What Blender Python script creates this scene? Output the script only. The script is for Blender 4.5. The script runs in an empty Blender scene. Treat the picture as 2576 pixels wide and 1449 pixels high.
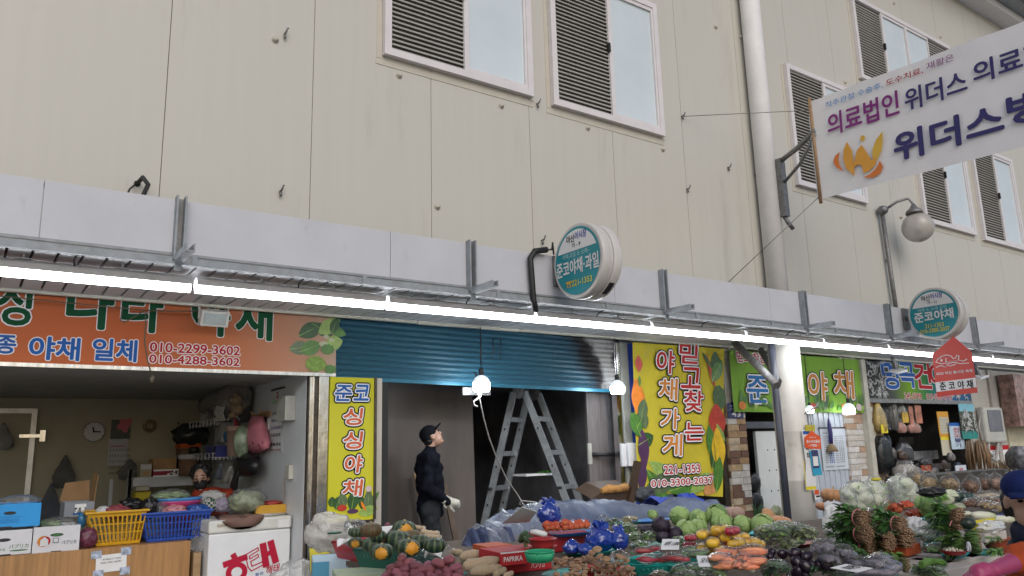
import bpy,bmesh,math,random
from mathutils import Vector,Matrix,noise
random.seed(7)
S=bpy.context.scene;COL=S.collection
V=Vector;rad=math.radians
# camera
CAM=V((0,-7.5,1.5));F=1954.36
ya,pi_,ro=rad(35.212),rad(11.710),rad(-1.548)
FW=V((math.sin(ya)*math.cos(pi_),math.cos(ya)*math.cos(pi_),math.sin(pi_)))
_r=V((math.cos(ya),-math.sin(ya),0));_u=_r.cross(FW)
RT=_r*math.cos(ro)+_u*math.sin(ro);UP=-_r*math.sin(ro)+_u*math.cos(ro)
cd=bpy.data.cameras.new('camera');cam=bpy.data.objects.new('camera',cd);COL.objects.link(cam)
cam.matrix_world=Matrix(((RT.x,UP.x,-FW.x,CAM.x),(RT.y,UP.y,-FW.y,CAM.y),(RT.z,UP.z,-FW.z,CAM.z),(0,0,0,1)))
cd.sensor_width=36;cd.lens=36*F/2576;cd.clip_end=500;cd.clip_start=.05
S.camera=cam
# sky, sun, exposure
w=bpy.data.worlds.new('World');S.world=w;w.use_nodes=True
nt=w.node_tree;bg=nt.nodes['Background']
sky=nt.nodes.new('ShaderNodeTexSky');sky.sky_type='NISHITA';sky.sun_disc=False
SUN_EL,SUN_AZ=rad(36),rad(198) # azimuth clockwise from +Y
sky.sun_elevation=SUN_EL;sky.sun_rotation=SUN_AZ;sky.air_density=1.0;sky.dust_density=2.0;sky.ozone_density=.6
nt.links.new(sky.outputs[0],bg.inputs[0]);bg.inputs[1].default_value=.075
sd=bpy.data.lights.new('sun','SUN');sd.energy=.5;sd.angle=rad(50);sd.color=(1,.98,.96)
so=bpy.data.objects.new('sun',sd);COL.objects.link(so)
so.rotation_euler=V((math.sin(SUN_AZ)*math.cos(SUN_EL),math.cos(SUN_AZ)*math.cos(SUN_EL),math.sin(SUN_EL))).to_track_quat('Z','Y').to_euler()
S.view_settings.view_transform='Standard';S.view_settings.look='None';S.view_settings.exposure=0.66;S.view_settings.gamma=1
S.cycles.use_denoising=True;S.cycles.transparent_max_bounces=24;S.cycles.max_bounces=8
# photograph pixel -> world
def ray(p):return FW+RT*((p[0]-1288)/F)-UP*((p[1]-724.5)/F)
def PL(p,ax,v):
 d=ray(p);return CAM+d*((v-CAM[ax])/d[ax])
def PX(p,v):return PL(p,0,v)
def PY(p,v):return PL(p,1,v)
def PZ(p,v):return PL(p,2,v)
def z1(x,y):return(x/3.0,639+y/3.0)
def z2(x,y):return(x/3.0,966+y/3.0)
def z3(x,y):return(766.7+x/3.0,966+y/3.0)
def z4(x,y):return(1341.7+x*.2945,1022.2+y*.2945)
def z5(x,y):return(1932+x*.2945,1022.2+y*.2945)
def z7(x,y):return(2108.4+x*.18435,1182+y*.18435)
def depth(P):return(P-CAM).dot(FW)
TZ=.80
def seat(p,wpx,zb,hr):
 r=.1
 for _ in range(4):
  P=PZ(p,zb+r*hr);r=wpx/2*depth(P)/F
 return V((P.x,P.y,zb)),r
# materials
def c8(r,g,b):
 f=lambda c:(c/255/12.92 if c<=10 else((c/255+.055)/1.055)**2.4)
 return(f(r),f(g),f(b))
MATS={}
def node(nt,t,**k):
 n=nt.nodes.new('ShaderNode'+t)
 for a,b in k.items():setattr(n,a,b)
 return n
def mat(name,col,rough=.55,metal=0,var=.14,scale=5,bump=0,bscale=80,rv=0,stretch=None,dirt_reflection=None,coat=0,emit=None,sss=0,spec=.5):
 if name in MATS:return MATS[name]
 m=bpy.data.materials.new(name);MATS[name]=m;m.use_nodes=True;nt=m.node_tree;L=nt.links.new
 b=nt.nodes['Principled BSDF'];b.inputs['Roughness'].default_value=rough;b.inputs['Metallic'].default_value=metal
 b.inputs['Coat Weight'].default_value=coat;b.inputs['Specular IOR Level'].default_value=spec
 if sss:b.inputs['Subsurface Weight'].default_value=sss;b.inputs['Subsurface Scale'].default_value=.02
 tc=node(nt,'TexCoord');mp=node(nt,'Mapping')
 if stretch:mp.inputs['Scale'].default_value=stretch
 L(tc.outputs['Object'],mp.inputs[0])
 nz=node(nt,'TexNoise');nz.inputs['Scale'].default_value=scale;nz.inputs['Detail'].default_value=6;nz.inputs['Roughness'].default_value=.6
 L(mp.outputs[0],nz.inputs['Vector'])
 rp=node(nt,'ValToRGB');rp.color_ramp.elements[0].position=.3;rp.color_ramp.elements[1].position=.7
 lo=[max(0,c*(1-var))for c in col];hi=[min(1,c*(1+var))for c in col]
 rp.color_ramp.elements[0].color=(*lo,1);rp.color_ramp.elements[1].color=(*hi,1)
 L(nz.outputs[0],rp.inputs[0]);out=rp.outputs[0]
 if rv:
  oi=node(nt,'ObjectInfo');hs=node(nt,'HueSaturation')
  mr=node(nt,'MapRange');mr.inputs[3].default_value=1-rv;mr.inputs[4].default_value=1+rv
  L(oi.outputs['Random'],mr.inputs[0]);L(mr.outputs[0],hs.inputs['Value'])
  mh=node(nt,'MapRange');mh.inputs[3].default_value=.5-rv*.06;mh.inputs[4].default_value=.5+rv*.06
  m2=node(nt,'Math',operation='FRACT');m3=node(nt,'Math',operation='MULTIPLY');m3.inputs[1].default_value=7.3
  L(oi.outputs['Random'],m3.inputs[0]);L(m3.outputs[0],m2.inputs[0]);L(m2.outputs[0],mh.inputs[0]);L(mh.outputs[0],hs.inputs['Hue'])
  L(out,hs.inputs['Color']);out=hs.outputs[0]
 if dirt_reflection:  # noise patches mixed over the base
  dc,ds,dt=dirt_reflection[:3]
  n2=node(nt,'TexNoise');n2.inputs['Scale'].default_value=ds;n2.inputs['Detail'].default_value=8;n2.inputs['Roughness'].default_value=.7
  mp2=node(nt,'Mapping');L(tc.outputs['Object'],mp2.inputs[0])
  if len(dirt_reflection)>3:mp2.inputs['Scale'].default_value=dirt_reflection[3]
  L(mp2.outputs[0],n2.inputs['Vector'])
  r2=node(nt,'ValToRGB');r2.color_ramp.elements[0].position=dt;r2.color_ramp.elements[1].position=min(1,dt+.18)
  L(n2.outputs[0],r2.inputs[0]);mx=node(nt,'MixRGB');L(r2.outputs[0],mx.inputs[0]);L(out,mx.inputs[1]);mx.inputs[2].default_value=(*dc,1);out=mx.outputs[0]
 L(out,b.inputs['Base Color'])
 if bump:
  nb=node(nt,'TexNoise');nb.inputs['Scale'].default_value=bscale;nb.inputs['Detail'].default_value=4
  L(mp.outputs[0],nb.inputs['Vector']);bp=node(nt,'Bump');bp.inputs['Strength'].default_value=min(1,bump);bp.inputs['Distance'].default_value=.01
  L(nb.outputs[0],bp.inputs['Height']);L(bp.outputs[0],b.inputs['Normal'])
 if emit:b.inputs['Emission Color'].default_value=(*emit[0],1);b.inputs['Emission Strength'].default_value=emit[1]
 return m
def plastic(name,tint=(.9,.93,.95),fac=.22,rough=.12,bump=1,bscale=26,haze=.35,gs=.75):
 # crinkled thin plastic film: mostly see-through with milky folds and bright glints
 if name in MATS:return MATS[name]
 m=bpy.data.materials.new(name);MATS[name]=m;m.use_nodes=True;nt=m.node_tree;L=nt.links.new
 b=nt.nodes['Principled BSDF'];out=nt.nodes['Material Output']
 b.inputs['Base Color'].default_value=(*tint,1);b.inputs['Roughness'].default_value=rough;b.inputs['Specular IOR Level'].default_value=.8
 tr=node(nt,'BsdfTransparent');tr.inputs[0].default_value=(*[min(1,.93+.07*c)for c in tint],1);mx=node(nt,'MixShader')
 tc=node(nt,'TexCoord');nz=node(nt,'TexNoise');nz.inputs['Scale'].default_value=bscale;nz.inputs['Detail'].default_value=3;nz.inputs['Distortion'].default_value=1.5
 L(tc.outputs['Object'],nz.inputs['Vector'])
 vo=node(nt,'TexVoronoi');vo.feature='F1';vo.inputs['Scale'].default_value=bscale*.5;L(nz.outputs['Color'],vo.inputs['Vector'])
 ad=node(nt,'Math',operation='ADD');L(nz.outputs[0],ad.inputs[0]);L(vo.outputs['Distance'],ad.inputs[1])
 bp=node(nt,'Bump');bp.inputs['Strength'].default_value=bump;bp.inputs['Distance'].default_value=.02
 L(ad.outputs[0],bp.inputs['Height']);L(bp.outputs[0],b.inputs['Normal'])
 lw=node(nt,'LayerWeight');lw.inputs['Blend'].default_value=.35
 pw_=node(nt,'Math',operation='POWER');pw_.inputs[1].default_value=2.2;L(lw.outputs['Facing'],pw_.inputs[0])
 mr=node(nt,'MapRange');mr.inputs[1].default_value=.0;mr.inputs[2].default_value=.8;mr.inputs[3].default_value=fac;mr.inputs[4].default_value=min(1,fac+haze)
 L(pw_.outputs[0],mr.inputs[0]);L(mr.outputs[0],mx.inputs[0]);L(tr.outputs[0],mx.inputs[1]);L(b.outputs[0],mx.inputs[2])
 gl=node(nt,'BsdfGlossy');gl.inputs['Roughness'].default_value=rough;L(bp.outputs[0],gl.inputs['Normal']);fz=node(nt,'Fresnel');fz.inputs[0].default_value=1.30;L(bp.outputs[0],fz.inputs['Normal']);m2=node(nt,'MixShader')
 mg=node(nt,'Math',operation='MULTIPLY');mg.inputs[1].default_value=gs;L(fz.outputs[0],mg.inputs[0]);L(mg.outputs[0],m2.inputs[0]);L(mx.outputs[0],m2.inputs[1]);L(gl.outputs[0],m2.inputs[2]);L(m2.outputs[0],out.inputs[0])
 return m
def ramp_mat(name,fn,rough=.5,bump=None,coat=0,spec=.5):
 """custom node material; fn(nt, L, objcoord) returns the colour socket"""
 if name in MATS:return MATS[name]
 m=bpy.data.materials.new(name);MATS[name]=m;m.use_nodes=True;nt=m.node_tree;L=nt.links.new
 b=nt.nodes['Principled BSDF'];b.inputs['Roughness'].default_value=rough;b.inputs['Coat Weight'].default_value=coat;b.inputs['Specular IOR Level'].default_value=spec
 tc=node(nt,'TexCoord');c=fn(nt,L,tc.outputs['Object']);L(c,b.inputs['Base Color'])
 if bump:
  nb=node(nt,'TexNoise');nb.inputs['Scale'].default_value=bump[1];L(tc.outputs['Object'],nb.inputs['Vector'])
  bp=node(nt,'Bump');bp.inputs['Strength'].default_value=bump[0];bp.inputs['Distance'].default_value=.01;L(nb.outputs[0],bp.inputs['Height']);L(bp.outputs[0],b.inputs['Normal'])
 return m
def ramp(nt,L,fac,stops):
 r=node(nt,'ValToRGB');e=r.color_ramp.elements
 while len(e)<len(stops):e.new(.5)
 for k,(p,c)in enumerate(stops):e[k].position=p;e[k].color=(*c,1)
 L(fac,r.inputs[0]);return r.outputs[0]
# mesh builder
class MB:
 def __init__(s):s.b=bmesh.new();s.mi=0;s.mats=[]
 def use(s,m):
  if not s.mats and len(s.b.faces):s.mats.append(None)
  if m not in s.mats:s.mats.append(m)
  s.mi=s.mats.index(m);return s
 def face(s,vs,smooth=False):
  try:
   f=s.b.faces.new(vs);f.material_index=s.mi;f.smooth=smooth;return f
  except ValueError:return None
 def poly(s,pts):return s.face([s.b.verts.new(p)for p in pts])
 def box(s,c,d,rot=None):
  c=V(c);h=V(d)/2;vs=[]
  for x in(-1,1):
   for y in(-1,1):
    for z in(-1,1):
     p=V((x*h.x,y*h.y,z*h.z))
     if rot is not None:p=rot@p
     vs.append(s.b.verts.new(c+p))
  for q in((0,1,3,2),(4,6,7,5),(0,4,5,1),(2,3,7,6),(0,2,6,4),(1,5,7,3)):s.face([vs[i]for i in q])
  return s
 def bx(s,a,b):return s.box((V(a)+V(b))/2,[abs(q-p)for p,q in zip(a,b)])
 def rings(s,rs,closed=False,cap=True,smooth=True):
  L=[[s.b.verts.new(p)for p in r]for r in rs];n=len(L[0])
  for a,b in zip(L,L[1:]+([L[0]]if closed else[])):
   for i in range(n):s.face([a[i],a[(i+1)%n],b[(i+1)%n],b[i]],smooth)
  if cap and not closed:
   s.face(L[0][::-1],False);s.face(L[-1],False)
  return s
 def tube(s,pts,r,n=8,cap=True,sq=1.0,closed=False):
  pts=[V(p)for p in pts];rs=r if isinstance(r,(list,tuple))else[r]*len(pts);out=[];prev=None
  N=len(pts)
  for i,p in enumerate(pts):
   if closed:t=(pts[(i+1)%N]-pts[i-1])
   else:t=(pts[min(i+1,N-1)]-pts[max(i-1,0)])
   t=t.normalized()if t.length>1e-9 else V((0,0,1))
   if prev is None:
    a=t.cross(V((0,0,1)));a=a if a.length>.05 else t.cross(V((1,0,0)))
   else:a=prev-t*prev.dot(t)
   a.normalize();prev=a;c=t.cross(a)
   out.append([p+(a*math.cos(k*2*math.pi/n)*sq+c*math.sin(k*2*math.pi/n))*rs[i]for k in range(n)])
  return s.rings(out,closed=closed,cap=cap)
 def cyl(s,p0,p1,r0,r1=None,n=16):return s.tube([p0,p1],[r0,r0 if r1 is None else r1],n)
 def lathe(s,c,prof,n=20,cap=True,sx=1,sy=1):
  c=V(c);return s.rings([[c+V((math.cos(k*2*math.pi/n)*r*sx,math.sin(k*2*math.pi/n)*r*sy,z))for k in range(n)]for r,z in prof],cap=cap)
 def ball(s,c,r,sub=2,fn=None,rot=None):
  c=V(c);r=V(r)if isinstance(r,(tuple,list,Vector))else V((r,r,r))
  res=bmesh.ops.create_icosphere(s.b,subdivisions=sub,radius=1)
  fs=set()
  for v in res['verts']:
   k=fn(v.co)if fn else 1
   p=V((v.co.x*r.x,v.co.y*r.y,v.co.z*r.z))*k
   if rot is not None:p=rot@p
   for f in v.link_faces:fs.add(f)
   v.co=c+p
  for f in fs:f.smooth=True;f.material_index=s.mi
  return s
 def prism(s,poly,n,h): # planar outline (3-D points), extruded by h along n
  n=V(n).normalized();a=[s.b.verts.new(V(p))for p in poly];b=[s.b.verts.new(V(p)+n*h)for p in poly];k=len(a)
  s.face(a[::-1]);s.face(b)
  for i in range(k):s.face([a[i],a[(i+1)%k],b[(i+1)%k],b[i]])
  return s
 def leaf(s,p,d,nrm,L,W,bend=.3,fold=.15,seg=3,smooth=True):
  p=V(p);d=V(d).normalized();nrm=V(nrm);nrm=(nrm-d*nrm.dot(d));nrm=nrm.normalized()if nrm.length>1e-4 else d.orthogonal().normalized();sd=d.cross(nrm)
  rows=[]
  for i in range(seg+1):
   t=i/seg;w_=W*math.sin(math.pi*min(1,.12+t*.86))**.8*.5
   q=p+d*(L*t)-nrm*(bend*L*t*t)
   rows.append([s.b.verts.new(q+sd*w_+nrm*fold*w_),s.b.verts.new(q),s.b.verts.new(q-sd*w_+nrm*fold*w_)])
  for a,b in zip(rows,rows[1:]):
   s.face([a[0],a[1],b[1],b[0]],smooth);s.face([a[1],a[2],b[2],b[1]],smooth)
  return s
WL={}
def obj(name,mb,m=None,parent=None,bevel=0,origin=None,raw=False):
 """link what mb holds (world coordinates) as ONE mesh object; origin = base of the mesh, or the parent's origin"""
 me=bpy.data.meshes.new(name)
 if parent is not None:o0=WL[parent.name]
 elif origin is not None:o0=V(origin)
 else:
  xs=[v.co for v in mb.b.verts]
  o0=V(((min(p.x for p in xs)+max(p.x for p in xs))/2,(min(p.y for p in xs)+max(p.y for p in xs))/2,min(p.z for p in xs)))
 for v in mb.b.verts:v.co-=o0
 bmesh.ops.recalc_face_normals(mb.b,faces=mb.b.faces[:])if not raw else None
 mb.b.to_mesh(me);mb.b.free()
 for mm in(mb.mats if mb.mats else[m]):me.materials.append(mm or m or mb.mats[-1])
 o=bpy.data.objects.new(name,me);COL.objects.link(o)
 if parent is not None:o.parent=parent
 else:o.location=o0
 WL[o.name]=o0.copy()
 if bevel:
  bv=o.modifiers.new('bevel','BEVEL');bv.width=bevel;bv.segments=2;bv.limit_method='ANGLE'
 return o
def tag(o,label,cat=None,group=None,kind=None):
 if label:o['label']=label
 if cat:o['category']=cat
 if group:o['group']=group
 if kind:o['kind']=kind
 return o
def thing(name,label,cat,loc,group=None):
 o=bpy.data.objects.new(name,None);COL.objects.link(o);o.location=loc;o.empty_display_size=.1;WL[o.name]=V(loc)
 return tag(o,label,cat,group)
def dup(src,loc,rot=(0,0,0),sc=1,label=None,group=None):
 def cp(o,par):
  c=o.copy();COL.objects.link(c)
  if par is not None:c.parent=par
  for ch in list(o.children):cp(ch,c)
  return c
 c=cp(src,None);c.location=loc;c.rotation_euler=rot;c.scale=(sc,sc,sc)if not isinstance(sc,(tuple,list))else sc
 if label:c['label']=label
 if group:c['group']=group
 WL[c.name]=V(loc);return c
# lettering
TC={}
def tmesh(s,bold=0):
 k=(s,bold)
 if k not in TC:
  c=bpy.data.curves.new('t','FONT');c.body=s;c.offset=bold;c.resolution_u=3
  o=bpy.data.objects.new('t',c);COL.objects.link(o);me=bpy.data.meshes.new_from_object(o.evaluated_get(bpy.context.evaluated_depsgraph_get()))
  vs=[(v.co.x,v.co.y)for v in me.vertices];fs=[tuple(p.vertices)for p in me.polygons]
  bpy.data.objects.remove(o);bpy.data.curves.remove(c);bpy.data.meshes.remove(me);TC[k]=(vs,fs)
 return TC[k]
class Frame:
 def __init__(s,O,u,v):s.O=V(O);s.u=V(u).normalized();s.v=V(v).normalized();s.n=s.u.cross(s.v)
 def P(s,a,b,h=0):return s.O+s.u*a+s.v*b+s.n*h
 def uv(s,P):d=V(P)-s.O;return d.dot(s.u),d.dot(s.v)
def FY(y):return Frame((0,y,0),(1,0,0),(0,0,1)) # faces the street
def FX(x):return Frame((x,0,0),(0,-1,0),(0,0,1)) # faces down the street
def FZ(P,ang=0,tilt=0): # lying paper
 R=Matrix.Rotation(ang,3,'Z')@Matrix.Rotation(tilt,3,'X');return Frame(P,R@V((1,0,0)),R@V((0,1,0)))
def letters(mb,s,fr,rect,m,bold=.012,h=.002,outl=(),shear=0,rot=0):
 """flat lettering fitted to rect (u0,v0,u1,v1); outl = [(radius, material)], widest first, each layer under the next"""
 vs,fs=tmesh(s,0)
 x0=min(v[0]for v in vs);x1=max(v[0]for v in vs);y0=min(v[1]for v in vs);y1=max(v[1]for v in vs)
 u0,v0,u1,v1=rect;sx=(u1-u0)/(x1-x0);sy=(v1-v0)/(y1-y0)
 def put(du,dv,hh):
  L=[]
  for x,y in vs:
   a,b=(x-x0)*sx,(y-y0)*sy;a+=shear*b
   if rot:a,b=a*math.cos(rot)-b*math.sin(rot),a*math.sin(rot)+b*math.cos(rot)
   L.append(mb.b.verts.new(fr.P(u0+a+du,v0+b+dv,hh)))
  for f in fs:mb.face([L[i]for i in f])
 lvl=h
 for r,om in outl:
  mb.use(om)
  for k in range(14):
   put(r*math.cos(k*math.pi/7),r*math.sin(k*math.pi/7),lvl+k*.00004)
  lvl+=.0018
 mb.use(m)
 if bold>.006:
  for k in range(8):put(bold*min(sx,sy)*math.cos(k*math.pi/4),bold*min(sx,sy)*math.sin(k*math.pi/4),lvl+k*.00004)
  lvl+=.0006
 put(0,0,lvl)
def prect(fr,ax,val,bl,tr):
 f={0:PX,1:PY}[ax];a=fr.uv(f(bl,val));b=fr.uv(f(tr,val));return(a[0],a[1],b[0],b[1])
def sheet(mb,fr,rect,h,m,t=None):
 u0,v0,u1,v1=rect;mb.use(m)
 if t:mb.prism([fr.P(u0,v0,h-t),fr.P(u1,v0,h-t),fr.P(u1,v1,h-t),fr.P(u0,v1,h-t)],fr.n,t)
 else:mb.poly([fr.P(u0,v0,h),fr.P(u1,v0,h),fr.P(u1,v1,h),fr.P(u0,v1,h)])
def pblob(mb,fr,u,v,a,b,m,h=.003,rot=0,n=20,lob=0,k=5):
 mb.use(m);pts=[]
 for i in range(n):
  t=i*2*math.pi/n;q=1+lob*math.cos(k*t);x,y=a*q*math.cos(t),b*q*math.sin(t)
  pts.append(fr.P(u+x*math.cos(rot)-y*math.sin(rot),v+x*math.sin(rot)+y*math.cos(rot),h))
 mb.poly(pts)
def pleaf(mb,fr,u,v,L,W,ang,m,h=.003,vein=None):
 mb.use(m);pts=[];n=8
 for i in range(n+1):t=i/n;pts.append((L*t,W*.5*math.sin(math.pi*t)**.8))
 for i in range(n-1,0,-1):t=i/n;pts.append((L*t,-W*.5*math.sin(math.pi*t)**.8))
 c,s=math.cos(ang),math.sin(ang)
 mb.poly([fr.P(u+x*c-y*s,v+x*s+y*c,h)for x,y in pts])
 if vein:
  mb.use(vein);mb.poly([fr.P(u+x*c-y*s,v+x*s+y*c,h+.0008)for x,y in((0,.03*W),(0,-.03*W),(L*.92,0))])
def blob(name,prims,m,parent=None,vox=.012,smooth=6,origin=None,fold=0):
 """one continuous surface grown from balls and tapered limbs (voxel remesh)"""
 mb=MB()
 for p in prims:
  if p[0]=='b':mb.ball(p[1],p[2],3,rot=p[3]if len(p)>3 else None)
  else:
   pts,rs=p[1],p[2];mb.tube(pts,rs,14,sq=p[3]if len(p)>3 else 1)
   for q,r in zip(pts,rs):mb.ball(q,r*.995,2)
 me=bpy.data.meshes.new('t');mb.b.to_mesh(me);mb.b.free();o=bpy.data.objects.new('t',me);COL.objects.link(o)
 r=o.modifiers.new('r','REMESH');r.mode='VOXEL';r.voxel_size=vox;s_=o.modifiers.new('s','SMOOTH');s_.iterations=smooth;s_.factor=.5
 m2=bpy.data.meshes.new_from_object(o.evaluated_get(bpy.context.evaluated_depsgraph_get()));bpy.data.objects.remove(o);bpy.data.meshes.remove(me)
 out=MB();out.b.from_mesh(m2);bpy.data.meshes.remove(m2)
 for f in out.b.faces:f.smooth=True;f.material_index=0
 if fold:
  out.b.normal_update()
  for v in out.b.verts:p=v.co;v.co=p+v.normal*fold*(noise.noise(V((p.x*9,p.y*9,p.z*14)))+.6*abs(noise.noise(V((p.x*16+3,p.y*16,p.z*7+p.x*9)))))
 return obj(name,out,m,parent,origin=origin)
def basis(t): # colour helper for greys
 return(t,t,t)
# MATERIALS
wallm=mat('wall_panel_paint',(.56,.545,.49),.45,var=.018,scale=1.2,stretch=(9,9,.25),dirt_reflection=((.46,.44,.39),1.1,.60,(2,2,.3)),bump=.05,bscale=40)
seamm=mat('dark_seam',(.03,.03,.028),.8)
trim=mat('wall_flashing',(.55,.52,.44),.4,var=.05)
whitep=mat('white_paint',(.72,.72,.74),.4,var=.05,dirt_reflection=((.45,.44,.42),3,.63))
frame_m=mat('white_window_aluminium',(.72,.69,.70),.35,var=.05,dirt_reflection=((.5,.48,.46),8,.66))
glass_m=mat('frosted_glass',(.64,.72,.76),.12,var=.06,scale=.9,spec=.7,dirt_reflection=((.54,.59,.61),1.4,.58,(3,3,.4)))  # mottling and upright streaks in the glass colour stand in for reflections
louv_m=mat('louvre_slat',(.62,.61,.58),.45,var=.06)
louv_d=mat('louvre_dark',(.10,.097,.092),.8)
fascia_m=mat('fascia_panel_white',(.54,.555,.60),.45,var=.06,scale=2,dirt_reflection=((.40,.39,.37),1.8,.60,(2,2,.8)))
galv=mat('galvanised_steel',(.30,.325,.35),.6,metal=.15,var=.18,scale=14,dirt_reflection=((.30,.30,.29),6,.6))
galv_d=mat('weathered_steel',(.22,.22,.22),.5,metal=.6,var=.3,scale=18)
soff_m=mat('soffit_plank',(.56,.57,.58),.5,var=.06,dirt_reflection=((.36,.34,.32),2,.66))
cream=mat('cream_edge_strip',(.50,.49,.41),.45,var=.05,dirt_reflection=((.28,.26,.2),3,.62,(.4,1,3)))
black=mat('black_rubber',(.015,.015,.017),.5)
blackm=mat('black_metal',(.03,.03,.03),.4,metal=.3)
chrome=mat('polished_stainless',(.62,.62,.63),.16,metal=1,var=.2,scale=5,bump=.35,bscale=9,stretch=(3,3,.7),dirt_reflection=((.25,.24,.23),5,.62))
alu=mat('aluminium',(.56,.57,.58),.35,metal=.75,var=.15,scale=10,dirt_reflection=((.24,.23,.22),16,.6))
alu_b=mat('beige_aluminium',(.48,.44,.38),.45,metal=.2,var=.1,dirt_reflection=((.2,.18,.15),6,.6))
darkgap=mat('dark_recess',(.02,.02,.02),.8)
tube_m=mat('lit_tube',(.9,.92,1),.4,emit=((.93,.96,1),11.0))
bulb_m=mat('lit_bulb',(.9,.95,1),.3,emit=((.86,.94,1),42.0))
ink=mat('black_ink',(.012,.012,.014),.8,var=0,spec=.1)
pw=mat('print_white',(.74,.74,.75),.7,var=.03,spec=.15)
pred=mat('print_red',(.40,.02,.025),.7,var=.05,spec=.15)
porange=mat('print_orange',(.62,.21,.05),.4,var=.06)
pblue=mat('print_blue',(.025,.11,.38),.7,var=.05,spec=.15)
pgreen=mat('print_dark_green',(.010,.075,.03),.7,var=.05,spec=.15)
pnavy=mat('print_navy',(.035,.03,.15),.45,var=.05)
pyel=mat('print_yellow',(.75,.62,.03),.4,var=.04)
leafp=[mat('print_leaf_%s'%n,c,.4,var=.3,scale=14)for n,c in(('mid',(.07,.20,.03)),('deep',(.03,.09,.025)),('pale',(.28,.42,.10)),('grey',(.10,.15,.07)))]
ppurp=mat('print_aubergine',(.08,.03,.09),.4,var=.2)
pepper_r=mat('print_pepper_red',(.45,.04,.02),.4,var=.25,scale=9)
pepper_o=mat('print_pepper_orange',(.75,.22,.02),.4,var=.25,scale=9)
paper=mat('white_paper',(.72,.72,.72),.7,var=.04)
card=mat('brown_cardboard',(.42,.25,.12),.75,var=.12,bump=.1)
wood=mat('wood_veneer',(.36,.19,.075),.4,var=.28,scale=3,stretch=(9,9,.5))
ply=mat('raw_plywood',(.33,.21,.11),.6,var=.2,scale=4,stretch=(1,6,6))
asphalt=mat('street_paving',(.24,.235,.23),.6,var=.2,scale=3)
# GROUND
g=MB();g.poly([(-60,-40,0),(90,-40,0),(90,40,0),(-60,40,0)]);tag(obj('street_ground',g,asphalt),None,None,None,'structure')
g=MB();g.bx((-4,0.02,.004),(40,8,.06));tag(obj('shop_floor',g,mat('concrete_floor',(.22,.21,.2),.6,var=.2,scale=2)),None,None,None,'structure')
# UPPER BUILDING
WY=-.9;B=thing('market_building','beige metal panel market building rising above the shop canopy','building',(9,3,0))
m=MB();x=1.15-1.27*6
m.use(seamm);m.bx((x,WY+.03,2.93),(x+1.27*33,WY+.06,10.6));m.use(wallm)
while x<33:m.bx((x+.003,WY,2.95),(x+1.267,WY+.029,10.6));x+=1.27
m.use(wallm);m.bx((-6,WY+.061,2.93),(34,8,3.2));m.bx((-6,7.8,2.93),(34,8,10.6));m.bx((-6,WY+.061,10.4),(34,8,10.6))
obj('upper_wall',m,None,B)
def window(x0,x1,z0,z1,cells):
 f=MB();d=.075
 f.use(trim)
 for a,b in(((x0-.07,z0-.10),(x1+.03,z0-.035)),((x0-.06,z0-.03),(x0-.003,z1)),((x1+.003,z0-.03),(x1+.05,z1))):f.bx((a[0],WY-.006,a[1]),(b[0],WY,b[1]))
 f.use(frame_m)
 f.bx((x0,WY-.07,z0),(x1,WY-.001,z0+d));f.bx((x0,WY-.07,z1-d),(x1,WY-.001,z1))
 f.bx((x0,WY-.07,z0+d),(x0+d,WY-.001,z1-d));f.bx((x1-d,WY-.07,z0+d),(x1,WY-.001,z1-d))
 fo=obj('window_frame',f,None,WIN:=thing('window',None,None,(x0,WY,z0)));WIN.parent=B;WIN.location=V((x0,WY,z0))-WL[B.name]
 cx=x0+d;W=x1-x0-2*d
 for k,(wf,kind)in enumerate(cells):
  a,b=cx,cx+W*wf;cx=b
  if kind=='l':
   q=MB();q.use(louv_d);q.bx((a,WY-.012,z0+d),(b,WY-.004,z1-d));q.use(louv_m);z=z0+d+.02
   while z<z1-d-.02:q.box(((a+b)/2,WY-.036,z),(b-a,.028,.013),Matrix.Rotation(rad(38),3,'X'));z+=.052
   obj('louvre',q,None,WIN)
  else:
   q=MB();q.bx((a,WY-.03,z0+d),(b,WY-.018,z1-d));obj('pane',q,glass_m,WIN)
   q=MB();s_=.06
   q.bx((a-.02,WY-.062,z0+d),(a+s_-.02,WY-.028,z1-d));q.bx((b-.03,WY-.056,z0+d),(b,WY-.028,z1-d));q.bx((a+s_-.02,WY-.056,z0+d),(b-.03,WY-.028,z0+d+.05));q.bx((a+s_-.02,WY-.056,z1-d-.05),(b-.03,WY-.028,z1-d))
   obj('sash',q,frame_m,WIN)
   if k==1 or cells[0][1]=='p':
    q=MB();zc=z0+(z1-z0)*.52;q.bx((a-.05,WY-.09,zc-.06),(a-.02,WY-.05,zc+.06));obj('latch',q,black,WIN)
 return WIN
LP=((.52,'l'),(.48,'p'))
window(3.13,4.99,5.42,7.30,LP);window(5.28,7.10,5.40,7.28,LP);window(9.89,11.75,5.25,7.22,LP)
window(13.55,15.40,5.22,7.2,LP);window(15.72,17.5,5.18,7.15,LP)
window(12.03,15.46,7.55,9.14,((.26,'l'),(.25,'p'),(.25,'p'),(.24,'l')))
window(18.6,20.4,5.18,7.15,LP)
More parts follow.
